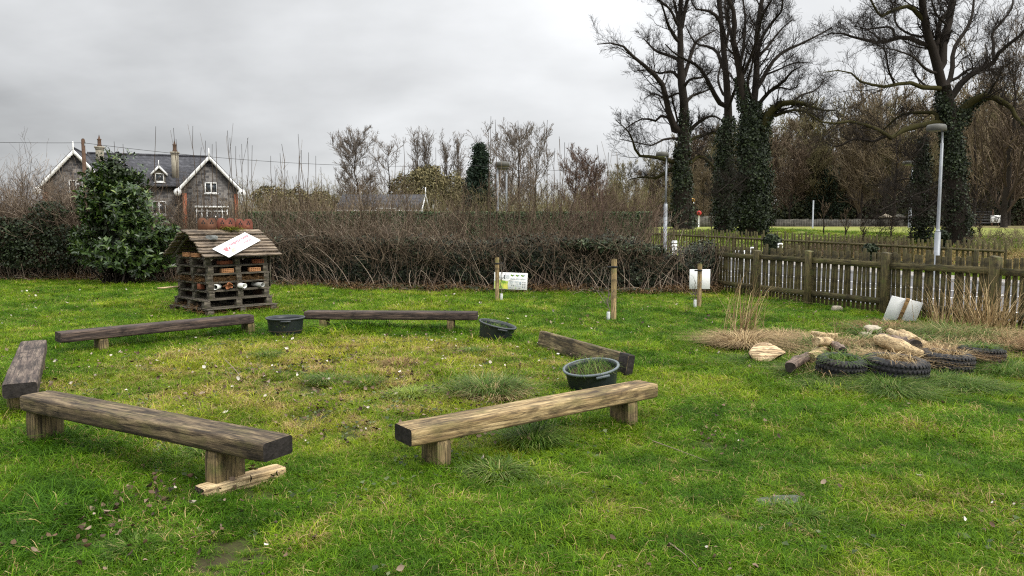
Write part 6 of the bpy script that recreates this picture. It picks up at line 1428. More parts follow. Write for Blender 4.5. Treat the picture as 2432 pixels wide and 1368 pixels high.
# ------------------------------------------------------------------ tyre and log bed
def heap():
    """the low earth heap the logs and tyres lie on"""
    c = G(2085, 842); n, k = 14, 48; V = []
    for i in range(n+1):
        f = i/n
        for j in range(k):
            t = 2*math.pi*j/k; w = 1+.18*math.sin(3*t+1)+.08*math.sin(7*t); x, y = c[0]+1.75*w*f*math.cos(t), c[1]+.85*w*f*math.sin(t); V.append((x, y, .17*(1-f*f)**1.3*(.75+.5*float(fbm(x, y, 3.0, 17)))-.012*f+.004))
    m = MB(); m.add(V, [(i*k+j, (i+1)*k+j, (i+1)*k+(j+1) % k, i*k+(j+1) % k) for i in range(n) for j in range(k)]); mt, nt, b = new_mat('heap_earth'); g = nd(nt, 'ShaderNodeNewGeometry'); q = noise(nt, 5, 5, .65, g.outputs['Position'])
    nt.links.new(ramp(nt, q, [(.3, (.035, .03, .014)), (.5, (.10, .085, .03)), (.7, (.24, .19, .08))]), b.inputs['Base Color']); b.inputs['Roughness'].default_value = .95; bump(nt, b, noise(nt, 30, 4, .7, g.outputs['Position']), .8, .02); o = m.obj('earth_heap', mt, smooth=True); tag(o, kind='structure')
    q = 5200; t = rng.random(q)*6.28; f = np.sqrt(rng.random(q))*1.04; w = 1+.18*np.sin(3*t+1)+.08*np.sin(7*t); x = c[0]+1.75*w*f*np.cos(t); y = c[1]+.85*w*f*np.sin(t); z = .17*np.clip(1-f*f, 0, 1)**1.3*(.75+.5*fbm(x, y, 3.0, 17))-.01
    V, F, kk = blades_np(np.c_[x, y, z], .05+.15*rng.random(q)**2, .005+.006*rng.random(q), .3+1.5*rng.random(q), .4+1.0*rng.random(q)); gsel = fbm(x, y, 2.2, 19) > .52
    for nm, mk, sel in (('matted_grass', 'straw', ~gsel), ('rough_grass', 'tuss_green', gsel)):
        ids = np.where(sel)[0]; k8 = kk; vi = (ids[:, None]*k8+np.arange(k8)[None]).ravel(); nf = 4 if k8 == 10 else 3; ff = F.reshape(q, -1, 4)[ids]-(ids*k8)[:, None, None]+(np.arange(len(ids))*k8)[:, None, None]; mb = MB(); mb.add(V[vi], ff.reshape(-1, 4), np.repeat(np.clip(rng.random(len(ids)), 0, 1), k8)); tag(mb.obj(nm, M[mk]), kind='stuff')
heap()
def tyre(label, px, py, R, H, tilt, seed):
    b = G(px, py); root = thing('old_tyre', label, 'tyre', (b[0], b[1]+R, -.04), rot=(tilt[0], tilt[1], .4*seed), group='old tyres edging the log bed')
    prof = [(R*.60, .015), (R*.66, 0), (R*.86, .0), (R*.95, .03), (R, H*.3), (R*1.01, H*.5), (R, H*.7), (R*.95, H-.03), (R*.86, H), (R*.66, H), (R*.60, H-.015), (R*.63, H-.03), (R*.80, H-.035), (R*.9, H*.7), (R*.9, H*.3), (R*.8, .035), (R*.63, .03), (R*.60, .015)]
    m = MB(); m.lathe(prof, n=48); part('casing', m, M['rubber'], root, True); t = MB(); n = 40
    for j, z in enumerate((.12, .31, .50, .69, .88)):
        for i in range(n):
            a = 2*math.pi*(i+.5*(j % 2))/n; rr = R*1.012 if .2 < z < .8 else R*.985; t.box((rr*math.cos(a), rr*math.sin(a), z*H), (.018, .70*2*math.pi*R/n*(.8+.3*rng.random()), H*.125), rotz(a)@A(Matrix.Rotation(0 if .2 < z < .8 else (.5 if z < .5 else -.5), 3, 'Y')), bev=.004)
    part('tread', t, M['rubber'], root); n2 = 260; aa = rng.random(n2)*6.28; r2 = R*.62*np.sqrt(rng.random(n2)); V, F, kk = blades_np(np.c_[r2*np.cos(aa), r2*np.sin(aa), np.full(n2, H*.78)], .06+.16*rng.random(n2), .005+.006*rng.random(n2), .4+1.2*rng.random(n2), .5+1.0*rng.random(n2)); g = MB(); g.add(V, F, np.repeat(rng.random(n2), kk)); part('weeds', g, M['straw'] if seed in (2, 3) else M['tuss_green'], root); s = MB(); s.lathe([(0, H*.84), (R*.3, H*.86), (R*.62, H*.80), (R*.88, H*.7)], n=24); part('soil', s, M['soil'], root, True)
tyre('old knobbly tyre at the left of the bed edge, its tread facing the lawn', 2018, 915, .235, .29, (.10, -.02), 1)
tyre('old tyre second from the left, half buried under pale dead grass', 2160, 920, .305, .29, (.06, .0), 2)
tyre('old tyre right of the half buried one, almost hidden by long grass', 2277, 897, .275, .27, (.05, .0), 3)
tyre('farthest old tyre at the right end of the bed, under dried stalks', 2360, 879, .235, .26, (.04, .03), 4)
def log(label, pts, r, m, seed, endm='cut_end', name='log', flat=1.0):
    global rng; keep = rng; rng = np.random.default_rng(seed); q = resample(A(pts), 16); R = .98*np.interp(np.linspace(0, 1, 16), np.linspace(0, 1, len(r)), r)*(1+.06*rng.normal(size=16)); c = q.mean(0); d = unit(q[-1]-q[0]); ang = math.atan2(d[1], d[0])
    root = thing(name, label, 'log', c, ang); Rm = rotz(-ang); b = MB(); V, F = tube_np(((q-c)@Rm.T)[None], R[None], 14); k = 14; V = V+(fbm(V[:, 0]*4, V[:, 1]*14+V[:, 2]*9, 1.5, seed)[:, None]-.5)*.03*A([0, 1, 1]); V[:, 2] *= flat; b.add(V, F); part('timber', b, M[m], root, True)
    for e, o in ((0, 1), (15, -1)):
        ring = V[e*k:(e+1)*k]; mm = MB(); mm.add(np.concatenate([ring, [ring.mean(0)]]), [((i+1) % k, i, k) if o > 0 else (i, (i+1) % k, k) for i in range(k)]); part('cut_end', mm, M[endm], root)
    rng = keep
def gp(px, py, z=0.0):
    """the point at height z under a pixel"""
    r = ray(px, py); t = (z-CAMH)/r[2]; return (r[0]*t, r[1]*t, z)
def split_log():
    """a half log lying on its bark, pale cleft face tipped towards the lawn"""
    o = [(530, 640), (560, 590), (610, 535), (700, 490), (800, 475), (880, 500), (950, 535), (1050, 590), (1130, 640), (1060, 680), (1000, 705), (940, 750), (880, 790), (790, 825), (710, 812), (640, 785), (590, 740), (555, 695)]
    c = A(gp(1822, 838, .15)); n = unit(A([-.1, -.80, .60])); e1 = unit(np.cross(A([0, 0, 1.]), n)); e2 = np.cross(n, e1); q = []
    for X, Y in o:
        r = ray(1700+X*.148, 740+Y*.148); t = ((c-A([0, 0, CAMH]))@n)/(r@n); d = A([0, 0, CAMH])+r*t-c; q.append((d@e1, d@e2))
    q = A(q); k = len(q); cen = q.mean(0); rings = [(0.0, 0), (.55, .004), (.93, .0), (1.0, -.016), (1.0, -.05), (.86, -.12), (.55, -.17), (0.0, -.185)]; V = []
    for f, z in rings: V += [(*(cen+(p-cen)*f), z+(.006*math.sin(i*2.3) if 0 < f < .95 else 0)) for i, p in enumerate(q)]
    root = thing('split_log', 'big pale split log with its cleft face to the lawn, left of the bed', 'log', c); root.rotation_euler = Matrix([[e1[0], e2[0], n[0]], [e1[1], e2[1], n[1]], [e1[2], e2[2], n[2]]]).to_euler()
    m = MB(); m.add(V, [(a*k+i, a*k+(i+1) % k, (a+1)*k+(i+1) % k, (a+1)*k+i) for a in range(3) for i in range(k)], .9); part('cleft_face', m, M['split_wood'], root, True)
    m = MB(); m.add(V, [(a*k+i, a*k+(i+1) % k, (a+1)*k+(i+1) % k, (a+1)*k+i) for a in range(3, len(rings)-1) for i in range(k)], .4); part('bark', m, M['log_grey'], root, True)
split_log()
log('short round log with dark cut end beside the big split log', [gp(1877, 872, 0.16), gp(1890, 860, 0.16), gp(1925, 845, 0.17)], [.056, .058, .05], 'log_grey', 31)
log('pale bent branch forking upward in the middle of the bed', [gp(1925, 850, 0.17), gp(1950, 834, 0.21), gp(1972, 818, 0.25), gp(1958, 812, 0.31), gp(1938, 810, 0.35)], [.055, .07, .075, .06, .045], 'log_wood', 32, 'log_wood')
log('short side stub of the pale bent branch', [gp(1970, 820, 0.25), gp(1985, 822, 0.27), gp(2002, 834, 0.27)], [.06, .055, .05], 'log_grey', 33)
log('long pale log lying in front of the dark ended one', [gp(2082, 806, 0.22), gp(2120, 817, 0.25), gp(2160, 832, 0.24), gp(2192, 842, 0.21)], [.055, .085, .08, .045], 'log_wood', 34, 'log_wood')
log('grey log with dark cut end pointing to the lawn', [gp(2090, 800, 0.21), gp(2130, 812, 0.24), gp(2174, 824, 0.25)], [.05, .07, .085], 'log_grey', 35)
log('slim pale log lying behind the grey dark ended log', [gp(2112, 788, 0.19), gp(2140, 800, 0.25), gp(2172, 814, 0.29)], [.05, .06, .07], 'log_wood', 36, 'log_wood')
log('pale broken branch lying across the right of the bed', [gp(2200, 822, .20), gp(2168, 806, .24), (*gp(2140, 790, .24)[:2], .24)], [.05, .06, .05], 'log_wood', 38, 'log_wood')
log('short pale plank like branch at the back of the bed', [gp(1931, 791, 0.13), gp(1960, 795, 0.15), gp(1988, 796, 0.15)], [.035, .045, .035], 'log_wood', 37, 'log_wood', flat=.8)
rock('stone', 'pale rounded stone at the back of the log bed', 'stone', gp(2073, 786, .10), (.27, .26, .19), 'pale_stone', 8); rock('stone', 'smaller pale stone left of the leaning white board', 'stone', gp(2055, 797, .06), (.18, .16, .13), 'pale_stone', 9); rock('stone', 'small pale stone in front of the short plank like branch', 'stone', gp(1945, 803, .05), (.26, .16, .14), 'pale_stone', 10)
rock('stone', 'fist sized stone on the grass below the fence', 'stone', gp(1988, 735, .04), (.22, .18, .17), 'pale_stone', 11)
b = G(1845, 1198); m = MB(); V = [(-.16, -.03, 0), (-.08, -.06, 0), (.06, -.055, 0), (.17, -.02, 0), (.15, .05, 0), (.03, .07, 0), (-.10, .05, 0)]; m.add([(x, y, z) for x, y, z in V]+[(x*.96, y*.94, .012) for x, y, z in V], [tuple(range(7, 14))]+[(i, (i+1) % 7, 7+(i+1) % 7, 7+i) for i in range(7)]); o = m.obj('slate_slab', M['slate']); o.location = (b[0], b[1], .014); o.rotation_euler = (.05, -.04, .12); tag(o, 'flat grey slate half sunk in the lawn at lower right', 'slate')

# ------------------------------------------------------------------ tussocks
def tussock(name, label, px, py, n, h, r, m, lean=(.2, .9), bend=(.4, 1.1), w=(.005, .010), seed=1, cat='grass tussock', z=0.0, tone=1.0, bias=None, group=None):
    global rng; keep = rng; rng = np.random.default_rng(seed); n = int(n*1.6); b = A(gp(px, py, z)); a = rng.random(n)*6.28; rr = r*np.abs(rng.normal(size=n))*.75; base = np.c_[b[0]+rr*np.cos(a), b[1]+rr*np.sin(a)*.85, np.full(n, z-.01)]
    hh = h*(.35+.75*rng.random(n)); az = a+rng.normal(size=n)*.7 if bias is None else bias+rng.normal(size=n)*.8
    V, F, k = blades_np(base, hh, w[0]+(w[1]-w[0])*rng.random(n), lean[0]+(lean[1]-lean[0])*rng.random(n), bend[0]+(bend[1]-bend[0])*rng.random(n), 4, az); mb = MB(); mb.add(V, F, np.repeat(np.clip(rng.random(n)*tone, 0, 1), k)); o = mb.obj(name, M[m], off=b); o.location = tuple(b); rng = keep
    return tag(o, label, cat, group)
T_ = tussock
T_('grass_tussock', 'dark green grass tussock growing under the tan bench', 1268, 1058, 520, .20, .14, 'tuss_green', seed=1); T_('grass_tussock', 'bright lime green grass tussock in the middle of the ring', 978, 942, 700, .12, .17, 'tuss_lime', seed=2)
T_('grass_tussock', 'dark bluish grass tussock left of the lime green one', 780, 912, 560, .15, .16, 'tuss_blue', seed=3); T_('grass_tussock', 'large straggly bluish tussock with straw blades behind the tan bench', 1160, 940, 900, .26, .24, 'tuss_blue', seed=4)
T_('dry_grass_clump', 'brown dried grass clump under the straggly bluish tussock', 1185, 952, 260, .2, .16, 'straw', seed=5, lean=(.5, 1.2)); T_('dry_grass_clump', 'rusty dried grass clump near the ring centre', 950, 872, 420, .15, .15, 'rust_straw', seed=6, lean=(.4, 1.1))
T_('grass_tussock', 'straw edged green tussock between the dark bluish and lime ones', 870, 918, 420, .14, .14, 'tuss_green', seed=7); T_('grass_tussock', 'loose grass tussock in front of the tan bench leg', 1180, 1128, 420, .13, .15, 'tuss_blue', seed=8, lean=(.5, 1.2))
T_('grass_tussock', 'small dense green tussock low in front of the tan bench', 1300, 1165, 420, .08, .12, 'tuss_green', seed=9, w=(.002, .004)); T_('grass_tussock', 'green tussock by the loose timber at front left', 480, 1085, 520, .11, .2, 'tuss_green', seed=10)
T_('grass_tussock', 'green tussock at the bottom left in front of the bench', 330, 1310, 620, .09, .16, 'tuss_green', seed=11); T_('grass_tussock', 'dark tussock near the slate slab at lower right', 1905, 1232, 520, .085, .17, 'tuss_green', seed=12); T_('grass_tussock', 'small dark tussock right of the slate slab', 1955, 1165, 300, .08, .10, 'tuss_green', seed=13)
T_('grass_tussock', 'green tussock on the ring edge below the level black tub', 640, 850, 420, .13, .2, 'tuss_green', seed=14); T_('grass_tussock', 'long grass tussock before the tilted tub at the back', 1120, 840, 380, .12, .22, 'tuss_green', seed=15)
# bed planting
T_('dry_grass_clump', 'sheaf of tall pale seed stalks at the left end of the bed', 1762, 805, 64, .95, .22, 'straw', (.0, .85), (.0, .45), (.007, .012), 20, bias=.2); T_('dry_grass_clump', 'mound of matted dry grass at the left end of the bed', 1768, 828, 1400, .36, .17, 'straw', (.6, 1.6), (.5, 1.4), seed=21); T_('dry_grass_clump', 'matted straw behind the big split log', 1850, 812, 1300, .26, .26, 'straw', (.6, 1.6), (.5, 1.4), seed=22)
T_('dry_grass_clump', 'tall dried stalk clump at the right end of the bed by the fence', 2345, 800, 150, .95, .36, 'straw', (.05, .6), (.0, .5), (.008, .014), 23); T_('dry_grass_clump', 'dense straw mound at the right end of the bed', 2345, 820, 2200, .36, .45, 'straw', (.5, 1.5), (.5, 1.3), seed=24); T_('dry_grass_clump', 'tall dried stalks between the leaning board and the fence', 2235, 790, 60, .8, .3, 'straw', (.05, .5), (.0, .4), (.005, .009), 25)
T_('dry_grass_clump', 'brown drooping grass at the foot of the leaning white board', 2120, 795, 900, .32, .28, 'rust_straw', (.4, 1.4), (.5, 1.4), seed=26); T_('dry_grass_clump', 'reddish dry blades sweeping down at the far right tyre', 2400, 842, 500, .38, .22, 'rust_straw', (.6, 1.5), (.3, 1.0), seed=27, bias=-.4)
T_('grass_tussock', 'tall bluish green tussock in the middle of the tyre bed', 2258, 815, 1500, .40, .32, 'tuss_blue', (.3, 1.1), (.5, 1.3), (.004, .008), 28); T_('grass_tussock', 'dense long grass in front of the half buried tyre', 2098, 925, 900, .24, .16, 'tuss_green', (.4, 1.3), (.5, 1.3), (.003, .007), 29); T_('grass_tussock', 'long green grass left of the knobbly tyre', 1918, 898, 900, .22, .20, 'tuss_green', (.4, 1.3), (.5, 1.3), (.003, .007), 30)
T_('grass_tussock', 'long grass before the almost hidden tyre', 2228, 912, 700, .2, .16, 'tuss_green', (.4, 1.3), (.5, 1.2), (.003, .007), 31); T_('grass_tussock', 'long grass at the right end of the bed below the farthest tyre', 2390, 890, 1000, .24, .36, 'tuss_green', (.4, 1.3), (.5, 1.2), (.003, .007), 32); T_('grass_tussock', 'green grass at the foot of the big split log', 1790, 868, 900, .18, .34, 'tuss_green', (.4, 1.3), (.5, 1.2), (.003, .007), 33)
T_('grass_tussock', 'straggling long grass spilling onto the lawn below the half buried tyre', 2125, 940, 800, .20, .22, 'tuss_green', (.5, 1.4), (.5, 1.3), (.004, .009), 41); T_('grass_tussock', 'straggling long grass spilling onto the lawn below the knobbly tyre', 1965, 925, 600, .17, .2, 'tuss_blue', (.5, 1.4), (.5, 1.3), (.004, .009), 42); T_('grass_tussock', 'straggling long grass at the right corner of the bed front', 2300, 925, 800, .18, .24, 'tuss_green', (.5, 1.4), (.5, 1.3), (.004, .009), 43); T_('dry_grass_clump', 'few pale dry stems leaning over the knobbly tyre', 1955, 900, 60, .34, .12, 'straw', (.6, 1.5), (.3, 1.0), (.005, .009), 44)
T_('grass_tussock', 'dark broad bladed plant in the middle of the bed', 2062, 805, 70, .34, .14, 'tuss_green', (.3, 1.0), (.4, 1.1), (.016, .028), 34, cat='plant'); T_('dry_grass_clump', 'pale yellow matted grass between the logs and tyres', 2110, 850, 1300, .12, .45, 'straw', (.8, 2.0), (.5, 1.2), seed=35, z=.12); T_('dry_grass_clump', 'yellowed grass around the pale bent branch', 1985, 832, 900, .12, .4, 'straw', (.8, 2.0), (.5, 1.2), seed=36, z=.06)
T_('dry_grass_clump', 'sparse seed stalks at the back of the bed', 1992, 800, 24, .35, .1, 'straw', (.1, .6), (.0, .4), (.004, .006), 37)
T_('dry_grass_clump', 'matted straw inside the almost hidden tyre', 2275, 845, 700, .14, .3, 'rust_straw', (.8, 2.0), (.5, 1.2), seed=38, z=.12)

# ------------------------------------------------------------------ lawn grass
def grass_mat():
    m, nt, b = new_mat('lawn_grass'); g = attr(nt, 'hue', 'INSTANCER'); dry = attr(nt, 'dry', 'INSTANCER'); br = attr(nt, 'bright', 'INSTANCER'); t = attr(nt, 'tone'); al = attr(nt, 'along')
    c = ramp(nt, g, [(0, (.030, .085, .005)), (.35, (.072, .165, .007)), (.65, (.150, .240, .010)), (1, (.30, .33, .025))])
    c = mixc(nt, 1, c, ramp(nt, t, [(0, (.42, .48, .42)), (.5, (.92, .95, .9)), (1, (1.7, 1.5, 1.3))]), 'MULTIPLY')
    th = nd(nt, 'ShaderNodeMath', operation='GREATER_THAN'); nt.links.new(dry, th.inputs[0]); sub = nd(nt, 'ShaderNodeAttribute'); sub.attribute_name = 'pick'; nt.links.new(sub.outputs['Fac'], th.inputs[1])
    straw = ramp(nt, t, [(0, (.14, .095, .04)), (.6, (.34, .25, .11)), (1, (.50, .40, .22))]); c = mixc(nt, th.outputs[0], c, straw)
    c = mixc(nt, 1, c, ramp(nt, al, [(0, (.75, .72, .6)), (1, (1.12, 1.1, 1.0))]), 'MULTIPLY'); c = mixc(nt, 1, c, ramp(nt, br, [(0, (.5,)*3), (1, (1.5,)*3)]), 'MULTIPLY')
    nt.links.new(c, b.inputs['Base Color']); b.inputs['Roughness'].default_value = .6; b.inputs['Specular IOR Level'].default_value = .12
    tr = nd(nt, 'ShaderNodeBsdfTranslucent'); nt.links.new(c, tr.inputs['Color']); mx = nd(nt, 'ShaderNodeMixShader'); mx.inputs[0].default_value = .3; nt.links.new(b.outputs[0], mx.inputs[1]); nt.links.new(tr.outputs[0], mx.inputs[2]); nt.links.new(mx.outputs[0], nt.nodes['Material Output'].inputs[0])
    return m
M['grass'] = grass_mat()
GC = bpy.data.collections.new('grass_tufts')          # sources, not linked to the scene
def tuft(i, n, R, h, w):
    a = rng.random(n)*6.28; r = R*np.sqrt(rng.random(n)); seg = 3; V, F, k = blades_np(np.c_[r*np.cos(a), r*np.sin(a), np.full(n, -.004)], h*(.35+.8*rng.random(n)), w*(.7+.6*rng.random(n)), .15+.8*rng.random(n), .2+1.0*rng.random(n), seg)
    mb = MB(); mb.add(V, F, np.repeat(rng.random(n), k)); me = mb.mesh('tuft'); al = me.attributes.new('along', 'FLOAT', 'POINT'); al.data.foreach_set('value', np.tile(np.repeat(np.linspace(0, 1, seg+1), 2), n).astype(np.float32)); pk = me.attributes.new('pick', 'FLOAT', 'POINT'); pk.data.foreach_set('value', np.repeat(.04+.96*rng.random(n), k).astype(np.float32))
    me.materials.append(M['grass']); o = bpy.data.objects.new('tuft_%02d' % i, me); GC.objects.link(o)
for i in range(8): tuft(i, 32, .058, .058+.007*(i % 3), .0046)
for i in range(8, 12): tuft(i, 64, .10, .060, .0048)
def scatter(name, pts, rot, sc, idx, at):
    me = bpy.data.meshes.new(name); me.vertices.add(len(pts)); me.vertices.foreach_set('co', pts.astype(np.float32).ravel())
    for k, v in (('hue', at[0]), ('dry', at[1]), ('bright', at[2]), ('sc', sc)): a = me.attributes.new(k, 'FLOAT', 'POINT'); a.data.foreach_set('value', v.astype(np.float32))
    a = me.attributes.new('idx', 'INT', 'POINT'); a.data.foreach_set('value', idx.astype(np.int32)); a = me.attributes.new('rot', 'FLOAT_VECTOR', 'POINT'); a.data.foreach_set('vector', rot.astype(np.float32).ravel())
    o = bpy.data.objects.new(name, me); COL.objects.link(o); md = o.modifiers.new('scatter', 'NODES'); ng = bpy.data.node_groups.new('scatter', 'GeometryNodeTree'); md.node_group = ng
    ng.interface.new_socket('Geometry', in_out='INPUT', socket_type='NodeSocketGeometry'); ng.interface.new_socket('Geometry', in_out='OUTPUT', socket_type='NodeSocketGeometry')
    N = ng.nodes.new; L = ng.links.new; gi = N('NodeGroupInput'); go = N('NodeGroupOutput'); ip = N('GeometryNodeInstanceOnPoints'); ci = N('GeometryNodeCollectionInfo'); ci.inputs['Collection'].default_value = GC; ci.inputs['Separate Children'].default_value = True; ci.inputs['Reset Children'].default_value = True; ip.inputs['Pick Instance'].default_value = True
    def na(n, t): x = N('GeometryNodeInputNamedAttribute'); x.data_type = t; x.inputs['Name'].default_value = n; return [q for q in x.outputs if q.enabled and q.name == 'Attribute'][0]
    L(gi.outputs[0], ip.inputs['Points']); L(ci.outputs[0], ip.inputs['Instance']); L(na('idx', 'INT'), ip.inputs['Instance Index']); L(na('rot', 'FLOAT_VECTOR'), ip.inputs['Rotation']); L(na('sc', 'FLOAT'), ip.inputs['Scale']); L(ip.outputs[0], go.inputs[0])
    tag(o, kind='stuff'); return o
def lawn():
    n0 = 900000; u = rng.random(n0); y = 2.3+(23-2.3)*u**1.9; hw = .80*y+2.2; x = (rng.random(n0)*2-1)*hw
    # density: falls with distance, as the tufts grow
    dens = np.clip((5.2/y)**1.35, 0, 1); pdf = (1/1.9)*u**(1/1.9-1)
    area = hw*2*(23-2.3)*1.9*u**.9/n0                       # m2 per sample
    want = 1250*dens; keep = rng.random(n0) < np.minimum(1, want*area)
    keep &= (y < hy(x)+.05)|(x > 5.2); keep &= ((A([1, 0])[0]*(x-F0[0])*FN[0]+(y-F0[1])*FN[1]) < .75)|(y < 3)
    x, y = x[keep], y[keep]; n = len(x)
    ring = np.hypot(x-RC[0], (y-RC[1])*.95); inr = 1-sstep(ring, 1.9, 3.3)
    a = fbm(x, y, .55, 21); b = fbm(x, y, 1.9, 22); c = fbm(x, y, 5.5, 23); e = fbm(x, y, 12, 29)
    hue = np.clip(.37+.70*(b-.5)+.45*(a-.5)+.35*(c-.5)+.34*inr+.07*rng.normal(size=n)+.10*sstep(y, 3, 6)-.06*sstep(y, 9, 14), 0, 1)
    dry = np.clip(.07+1.1*np.clip(c-.56, 0, 1)+.9*np.clip(b-.58, 0, 1)+inr*(.16+1.6*np.clip(c-.48, 0, 1)), 0, .85)
    bare = (fbm(x, y, 3.3, 41)*.6+e*.4 > .635-.05*inr+.02*(1-sstep(y, 3, 9)*.5))
    bright = np.clip(.56+.8*(c-.5)+.4*(e-.5)+.08*rng.normal(size=n), 0, 1)
    long_ = np.clip(1.6*(fbm(x, y, .8, 51)-.42), 0, 1)*(1+.9*(x < -1.2)*(y < 5)+.5*inr)
    sc = (.62+.5*rng.random(n))*(1+.045*np.clip(y-5, 0, 20))*(.78+.75*long_+.25*(b-.5)); sc *= np.where(bare, .55, 1); hue = np.where(bare, np.clip(hue+.15, 0, 1), hue); bn = bareness(x, y); kp = ~(bare & (rng.random(n) < .72)) & (rng.random(n) > bn*.80); sc = sc*(1-.35*bn)
    # long grass under the back benches, at legs and tubs
    for (px, py, r, k) in ((210, 815, .8, 1.7), (370, 800, .9, 1.6), (540, 785, .7, 1.7), (800, 790, .6, 1.7), (930, 792, .8, 1.6), (1070, 790, .5, 1.7), (668, 800, .5, 1.5), (1170, 815, .5, 1.7), (1420, 930, .5, 1.6), (1480, 1008, .3, 1.5), (1060, 1118, .25, 1.5), (140, 1048, .6, 2.0), (60, 985, .7, 1.9), (260, 1085, .5, 1.6), (80, 1200, .7, 1.6), (100, 900, .6, 1.5), (60, 1320, .6, 1.5)):
        q = G(px, py); w = np.exp(-((x-q[0])**2+(y-q[1])**2)/(r*r*.5)); sc *= 1+(k-1)*w; hue = np.clip(hue-.18*w, 0, 1); dry = dry*(1-.6*w)
    z = gz(x, y)+(fbm(x, y, 1.3, 3)-.5)*.05*sstep(y, 1, 4)
    rot = np.c_[rng.normal(size=n)*.22, rng.normal(size=n)*.22, rng.random(n)*6.28]; idx = np.where((y > 8) & (rng.random(n) < .6), 8+rng.integers(4, size=n), rng.integers(8, size=n))
    P3 = np.c_[x, y, z]; s = kp; print('grass tufts', s.sum())
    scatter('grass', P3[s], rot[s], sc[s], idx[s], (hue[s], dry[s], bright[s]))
    # verge and meadow beyond the fence
    n = 16000; y = 18+34*rng.random(n); x = 1+rng.random(n)*(.85*y); sd = side(x, y); off = (x-F0[0])*FN[0]+(y-F0[1])*FN[1]; k = (off > 11.8) & (sd < 16) & (x > 3); x, y, sd = x[k], y[k], sd[k]; n = len(x); b = fbm(x, y, .8, 61)
    rough = sstep(sd, .8, 2.5)*(1-sstep(sd, 7, 11))*sstep(((x-7.2)*.581-(y-40)*.813)/16, .25, .5); sc = (1.2+1.2*rng.random(n))*(1+.9*rough*rng.random(n)); scatter('verge_grass', np.c_[x, y, gz(x, y)], np.c_[rng.normal(size=n)*.2, rng.normal(size=n)*.2, rng.random(n)*6.28], sc, 8+rng.integers(4, size=n), (np.clip(.55+.8*(b-.5)+.1*rng.normal(size=n), 0, 1), np.clip(.15+.75*rough, 0, .95), np.clip(.5+.3*rng.normal(size=n)*.5, 0, 1)))
lawn()
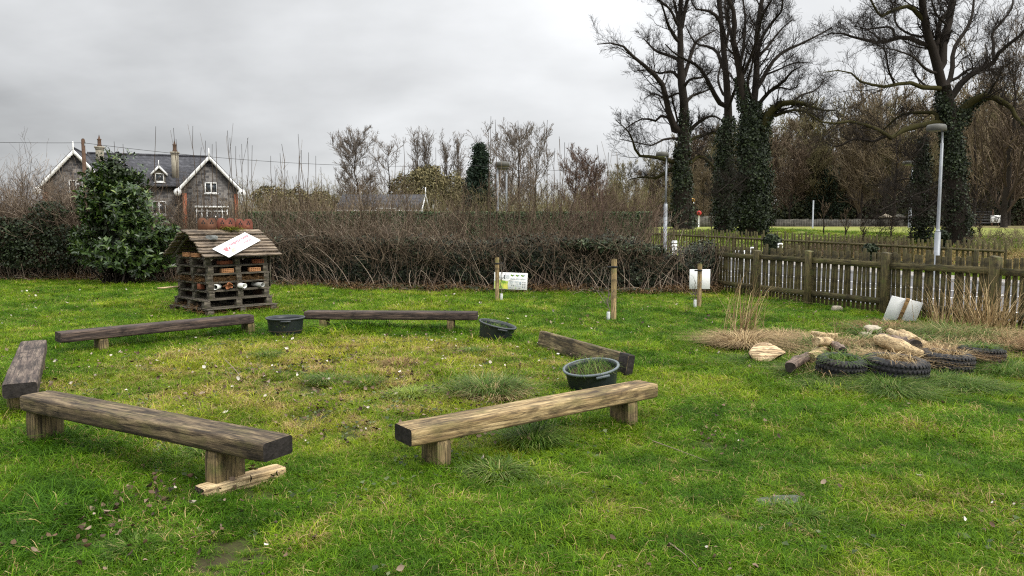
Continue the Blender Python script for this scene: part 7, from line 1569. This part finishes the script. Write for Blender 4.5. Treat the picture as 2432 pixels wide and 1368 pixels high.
def litter():
    n = 5200; u = rng.random(n); y = 3+16*u**1.25; x = (rng.random(n)*2-1)*(.75*y+1.5); k = (y < hy(x)-.2) & ((x-F0[0])*FN[0]+(y-F0[1])*FN[1] < -.15); x, y = x[k], y[k]; ring = np.hypot(x-RC[0], y-RC[1]); c = fbm(x, y, 1.2, 71)
    kp = rng.random(len(x)) < np.clip(.16+.6*(ring < 2.9)+.30*(y > 8)+1.2*(c-.55), .05, 1); x, y = x[kp], y[kp]; hot = A(BARE)[rng.integers(len(BARE), size=650)]; x = np.r_[x, hot[:, 0]+rng.normal(size=650)*hot[:, 2]*.9]; y = np.r_[y, hot[:, 1]+rng.normal(size=650)*hot[:, 2]*1.1]; n = len(x)
    s = (.016+.030*rng.random(n)**1.8)*(.70+.045*y); cx = np.c_[x, y, gz(x, y)+.045+.03*rng.random(n)]; V5 = []
    nn = unit(rng.normal(size=(n, 3))*.55+A([0, 0, 1.])); d = unit(rdir(n)); d = unit(d-nn*(d*nn).sum(1, keepdims=True)); w = np.cross(nn, d); S_ = s[:, None]; cu = (.15+.5*rng.random(n))[:, None]
    for (a, b, h) in ((-1, 0, .9), (-.4, .62, .4), (.35, .55, .3), (1, 0, .9), (.35, -.55, .7), (-.4, -.62, .8), (0, 0, 0)): V5.append(cx+d*S_*a*.6+w*S_*b*.6+nn*S_*h*cu)
    V = np.stack(V5, 1).reshape(-1, 3); i0 = np.arange(n)[:, None]*7; F = np.concatenate([i0+A(f) for f in ((0, 1, 6), (1, 2, 6), (2, 3, 6), (3, 4, 6), (4, 5, 6), (5, 0, 6))]); tn = np.where(rng.random(n) < np.where(np.arange(n) >= n-650, .05, .25+.25*(y > 7)), .7+.3*rng.random(n), rng.random(n)*.75); mb = MB(); mb.add(V, F, np.repeat(tn, 7)); tag(mb.obj('fallen_leaves', M['litter']), kind='stuff')
    # small broad leaved weeds and ivy on the ring's bare soil
    n = 5200; a = rng.random(n)*6.28; r = 3.0*np.sqrt(rng.random(n)); x = RC[0]+r*np.cos(a); y = RC[1]+r*np.sin(a); c = fbm(x, y, 1.6, 81); k = c > .55; x, y = x[k], y[k]; n2 = 1500; x2 = rng.uniform(-4, 3, n2); y2 = rng.uniform(3.2, 6, n2); k2 = fbm(x2, y2, 1.9, 83) > .64; x = np.r_[x, x2[k2]]; y = np.r_[y, y2[k2]]; n = len(x)
    V, F = leaves_np(np.c_[x, y, gz(x, y)+.015+.035*rng.random(n)], .022+.026*rng.random(n), .85, A([0, 0, 1.]), .5); mb = MB(); mb.add(V, F, np.repeat(rng.random(n)**1.5, 4)); tag(mb.obj('ground_cover', M['cover']), kind='stuff')
    # odd dead stalks and twigs lying in the grass
    n = 170; u = rng.random(n); y = 3+9*u; x = (rng.random(n)*2-1)*(.7*y+1); d = unit(np.c_[rng.normal(size=(n, 2)), .12*rng.random(n)]); L = .05+.11*rng.random(n)**2; p = np.c_[x, y, gz(x, y)+.03]; q = np.stack([p, p+d*L[:, None]*.5+A([0, 0, .012]), p+d*L[:, None]], 1); V, F = tube_np(q, np.full((n, 3), .0018), 3); mb = MB(); mb.add(V, F, np.repeat(rng.random(n), 9)); tag(mb.obj('dead_stalks', M['straw']), kind='stuff')
litter()
def stick(label, pts, r):
    q = resample(A([gp(*p) for p in pts]), 10); o = MB().tube(q, np.linspace(r, r*.5, 10), 5, tone=.6).obj('fallen_stick', M['cane']); tag(o, label, 'stick')
stick('bent pale twig lying on the left half of the ring', [(578, 905, .02), (560, 880, .10), (530, 850, .16)], .006)
stick('thin straight stick lying in the grass right of the tan bench', [(1550, 1047, .04), (1600, 1065, .04), (1680, 1095, .03)], .004)
stick('pale straw stick at the bottom of the lawn', [(1590, 1290, .04), (1630, 1320, .04), (1655, 1345, .03)], .004)
